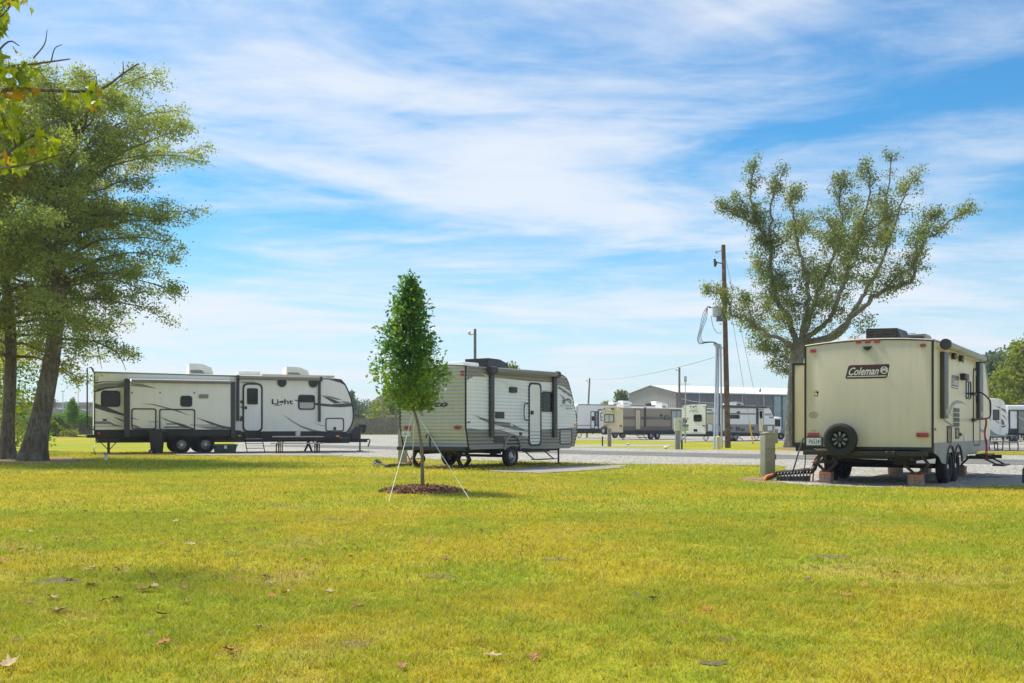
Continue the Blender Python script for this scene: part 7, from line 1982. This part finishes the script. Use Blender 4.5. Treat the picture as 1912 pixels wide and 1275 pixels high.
pts = [gnd('f', 30, 1132, .02), gnd('f', 80, 1142, .02), gnd('f', 140, 1140, .02), gnd('f', 185, 1132, .02)]
wire('ground_hose', 'pale hose lying on the grass left of the near pedestal', pts, .012, 'concrete', cat='hose')
# red cords hanging from the grab handle
hx, hz = TAN.S('F', 458, 738, -.44)
t = thing('hanging_leash', 'two red and pink cords hanging from the grab handle of the tan trailer', 'leash', TAN.org, TAN.a)
for du, lo in ((-.07, .55), (.07, .42), (.01, .62)):
    P = [(hx + du, -.44, hz + .02)]
    for k in range(1, 9): P.append((hx + du + .03 * math.sin(k * 1.3 + du * 30), -.44 - .02 * math.cos(k), hz - (hz - lo) * k / 8))
    obj('cord', MB().tube([p[:3] for p in smooth_path([p + (0,) for p in P], 3)], .010, 6), 'redrope', t)
p = gnd('D', 342, 1204)
t = thing('table_end', 'thin black bent tube frame standing at the right edge beyond the tan trailer', 'metal frame', p)
h = at('D', 342, 1058, p.y).z
obj('frame', MB().tube([(0, 0, 0), (0, 0, h - .08), (.04, 0, h - .02), (.12, .02, h), (.9, .1, h), (.98, .1, h - .06), (1.0, .1, 0)], .02, 8), 'black', t)
# ---------------------------------------------------------------- grass blades
def inside(poly, x, y):
    c = np.zeros(len(x), bool); n = len(poly)
    for i in range(n):
        x0, y0 = poly[i]; x1, y1 = poly[(i + 1) % n]
        if y0 == y1: continue
        k = ((y0 > y) != (y1 > y)) & (x < (x1 - x0) * (y - y0) / (y1 - y0) + x0); c ^= k
    return c
def grass():
    g = np.random.default_rng(12)
    def band(n, y0, y1, h, w, side=1.16):
        # even over the ground of the wedge the lawn shows
        y = np.sqrt(g.uniform(y0 * y0, y1 * y1, n)); x = g.uniform(-1, 1, n) * (CX / F) * side * y
        return x, y, h * g.uniform(.55, 1.25, n), np.full(n, w)
    parts = [band(190000, 3.6, 7, .027, .0038), band(230000, 7, 13, .029, .0058), band(190000, 13, 24, .033, .0092), band(120000, 24, 46, .055, .016)]
    x, y, h, w = [np.concatenate(a) for a in zip(*parts)]
    keep = ~inside(GRAVEL, x, y) | (g.uniform(0, 1, len(x)) < .015)
    keep &= ~(((x - yb.x) ** 2 + (y - yb.y) ** 2) < .66 ** 2)
    for o in bpy.data.objects:
        if o.name in ('concrete_pad', 'trailer_pad', 'step_pad') or o.name in ('dirt_patch', 'bare_soil') or o.name.startswith('worn_spot'):
            v = [(p.co.x, p.co.y) for p in o.data.vertices]; v = v[:len(v) // 2] if o.name.endswith('pad') else v
            k = inside(v, x, y); keep &= ~(k & (g.uniform(0, 1, len(x)) < (1.0 if o.name.endswith('pad') else .6 if o.name.startswith('worn') else .8)))
    x, y, h, w = x[keep], y[keep], h[keep], w[keep]; n = len(x)
    # patchy thickness and height
    def vnoise(sc, sd):
        q = np.random.default_rng(sd).uniform(0, 1, (256, 256)); u, v = x / sc + 500, y / sc + 500
        i, j = np.floor(u).astype(int), np.floor(v).astype(int); fu, fv = u - i, v - j; fu, fv = fu * fu * (3 - 2 * fu), fv * fv * (3 - 2 * fv)
        G = lambda p_, q_: q[p_ % 256, q_ % 256]
        return (G(i, j) * (1 - fu) + G(i + 1, j) * fu) * (1 - fv) + (G(i, j + 1) * (1 - fu) + G(i + 1, j + 1) * fu) * fv
    cl = vnoise(.07, 1) * .5 + vnoise(.16, 2) * .3 + vnoise(.6, 3) * .2
    h = h * (.35 + 1.3 * np.clip((cl - .25) / .5, 0, 1))
    a = g.uniform(0, 2 * math.pi, n); lean = g.uniform(.3, 1.7, n) * h; la = g.uniform(0, 2 * math.pi, n)
    z = np.zeros(n)
    base = np.stack([x, y, z], 1); s = np.stack([np.cos(a), np.sin(a), z], 1) * (w / 2)[:, None]
    l = np.stack([np.cos(la), np.sin(la), z], 1) * lean[:, None]
    up = np.array([0, 0, 1.0])
    v = np.stack([base - s, base + s, base + l * .35 + s * .8 + up * (h * .6)[:, None], base + l * .35 - s * .8 + up * (h * .6)[:, None], base + l + up * h[:, None] * .92], 1).reshape(-1, 3)
    i = (np.arange(n) * 5)[:, None]
    f = np.concatenate([i + [0, 1, 2], i + [0, 2, 3], i + [3, 2, 4]], 0)
    o = np_mesh('lawn_grass', v, f, 'blade', None, np.repeat(g.uniform(0, 1, n), 5), 3)
    tag(o, 'short mown yellow green grass blades covering the foreground lawn', 'grass', kind='stuff')
grass()

# ---------------------------------------------------------------- fallen leaves
def fallen():
    out = [(0, -.1), (.10, .05), (.30, -.02), (.24, .14), (.48, .30), (.24, .34), (.26, .58), (.10, .56), (0, .95)]
    pts = out + [(-x * .9, y) for x, y in reversed(out[1:-1])]
    def mesh(m, curl, fold, sd):
        r = random.Random(sd); mb = MB(); mb.v = [(0, .3, .03)] + [(x, y - .3 + .0,   .06 + curl * (x * x) * .8 + fold * .6 * (y - .4) ** 2 + r.uniform(-.03, .05)) for x, y in pts]
        mb.v[0] = (0, .05, .05); n = len(pts); mb.f = [(0, i + 1, (i + 1) % n + 1) for i in range(n)]
        mb.tube([(0, -.38, .1), (.02, -.52, .12), (0, -.66, .18)], .012, 4)
        me = bpy.data.meshes.new('fallen_leaf'); me.from_pydata(mb.v, [], mb.f); me.materials.append(M[m]); return me
    kinds = {'red': [mesh('dead1', .9, .3, 1), mesh('dead1', -.5, .7, 2), mesh('dead0', 1.2, .2, 3)], 'tan': [mesh('dead2', .6, .4, 4), mesh('dead2', 1.3, .5, 5)], 'dark': [mesh('dead3', 1.0, .5, 6), mesh('dead3', .4, .9, 7)], 'brown': [mesh('dead0', .8, .6, 8), mesh('dead0', 1.4, .3, 9)]}
    L = [(190, 110, 'brown', 1), (725, 133, 'red', 1), (580, 160, 'tan', 1), (695, 184, 'tan', 1), (318, 206, 'brown', 1.1), (655, 242, 'tan', 1), (847, 245, 'red', 1), (370, 257, 'dark', 1), (495, 273, 'brown', 1), (110, 283, 'tan', 1.3), (205, 302, 'tan', 1), (240, 304, 'brown', 1), (290, 310, 'red', 1), (348, 304, 'brown', 1),
         (607, 329, 'brown', 1), (712, 326, 'tan', 1.2), (697, 358, 'dark', 1), (840, 317, 'red', 1), (893, 323, 'tan', .8), (50, 342, 'red', 1), (77, 348, 'dark', 1), (145, 342, 'tan', .9), (8, 389, 'red', 1), (275, 410, 'tan', 1), (325, 422, 'tan', 1.2), (347, 413, 'tan', 1), (440, 412, 'red', .9), (475, 432, 'tan', 1), (568, 438, 'dark', 1), (253, 452, 'red', 1.1),
         (340, 480, 'tan', 1.3), (575, 478, 'tan', 1), (545, 492, 'brown', 1.2), (512, 488, 'brown', 1), (680, 486, 'brown', 1.2), (872, 455, 'red', 1), (885, 417, 'dark', .9), (905, 428, 'red', .8), (982, 447, 'dark', 1.1), (1000, 470, 'tan', 1), (1128, 383, 'red', 1), (1207, 390, 'dark', 1), (1258, 343, 'red', 1), (1322, 320, 'red', 1), (1327, 346, 'red', 1), (1307, 372, 'red', .9),
         (1357, 428, 'dark', .9), (1592, 320, 'red', .9), (1657, 384, 'red', 1), (1430, 258, 'tan', 1), (1472, 254, 'tan', .8), (1225, 500, 'tan', 1), (1062, 508, 'tan', 1), (1016, 518, 'red', 1.1), (1328, 552, 'red', 1), (1790, 278, 'tan', 1), (195, 527, 'tan', 1.3), (105, 546, 'brown', 1), (380, 535, 'brown', 1.2), (435, 530, 'dark', 1.1), (590, 587, 'brown', 1.3), (690, 533, 'brown', .9),
         (965, 632, 'tan', 1.1), (612, 692, 'red', 1), (855, 720, 'brown', 1), (562, 656, 'dark', .8), (1495, 775, 'brown', .9), (57, 688, 'dark', .8), (1165, 342, 'red', .9), (1037, 395, 'red', .8), (935, 190, 'brown', 1), (990, 118, 'brown', .9), (1870, 248, 'brown', .9)]
    Rr = [(16, 200, 'red', 1), (28, 360, 'dark', 1), (285, 278, 'dark', .8), (380, 268, 'tan', .8), (430, 203, 'brown', .8), (1308, 482, 'red', 1.2), (1255, 520, 'brown', 1), (1430, 437, 'dark', .9), (1100, 460, 'dark', .9), (720, 573, 'red', .9), (80, 747, 'brown', 1.2), (640, 610, 'brown', .8), (460, 515, 'dark', 1), (520, 533, 'dark', .9), (220, 327, 'tan', .8), (1330, 352, 'dark', .7)]
    r = random.Random(5)
    text = {'red': 'rust red dry leaf lying on the lawn', 'tan': 'pale tan dry leaf lying on the lawn', 'dark': 'dark brown shrivelled leaf lying on the lawn', 'brown': 'reddish brown curled leaf lying on the lawn'}
    special = {(215, 572): 'largest reddish brown curled leaf in the left foreground grass', (35, 772): 'big pale tan leaf at the bottom left edge of the lawn', (1838, 742): 'folded tan leaf low in the middle foreground'}
    def put(c, u, v, kd, s, lab=None):
        p = gnd(c, u, v, .03); o = bpy.data.objects.new('fallen_leaf', r.choice(kinds[kd])); COL.objects.link(o)
        o.location = (p.x, p.y, .014 + r.uniform(0, .010)); q = s * r.uniform(.065, .10); o.scale = (q, q, q)
        o.rotation_euler = (r.uniform(-.28, .28), r.uniform(-.28, .28), r.uniform(0, 6.28))
        tag(o, lab or text[kd], 'leaf', 'fallen leaves on the lawn' if not lab else None)
        if not lab: o['group'] = {'red': 'rust red fallen leaves', 'tan': 'pale tan fallen leaves', 'dark': 'dark brown fallen leaves', 'brown': 'reddish brown fallen leaves'}[kd]
    for u, v, kd, s in L: put('L', u, v, kd, s)
    for u, v, kd, s in Rr: put('R', u, v, kd, s)
    for (u, v), lab in special.items(): put('L', u, v, 'brown' if 'reddish' in lab else 'tan', 1.7, lab)
fallen()

# ---------------------------------------------------------------- thin summer haze over the whole place
def haze():
    mb = MB().box(-420, 420, -60, 620, -1.0, 22.0)
    t = NT('haze')
    v = t.node('ShaderNodeVolumePrincipled')
    v.inputs['Color'].default_value = (0.82, 0.90, 1.0, 1)
    v.inputs['Density'].default_value = 0.0004
    v.inputs['Anisotropy'].default_value = 0.3
    t.link(v.outputs[0], t.out.inputs['Volume'])
    M['haze'] = t.m
    o = obj('haze', mb, 'haze', smooth=False)
    tag(o, 'faint bluish haze in the air over the whole campground', 'haze', kind='stuff')
haze()
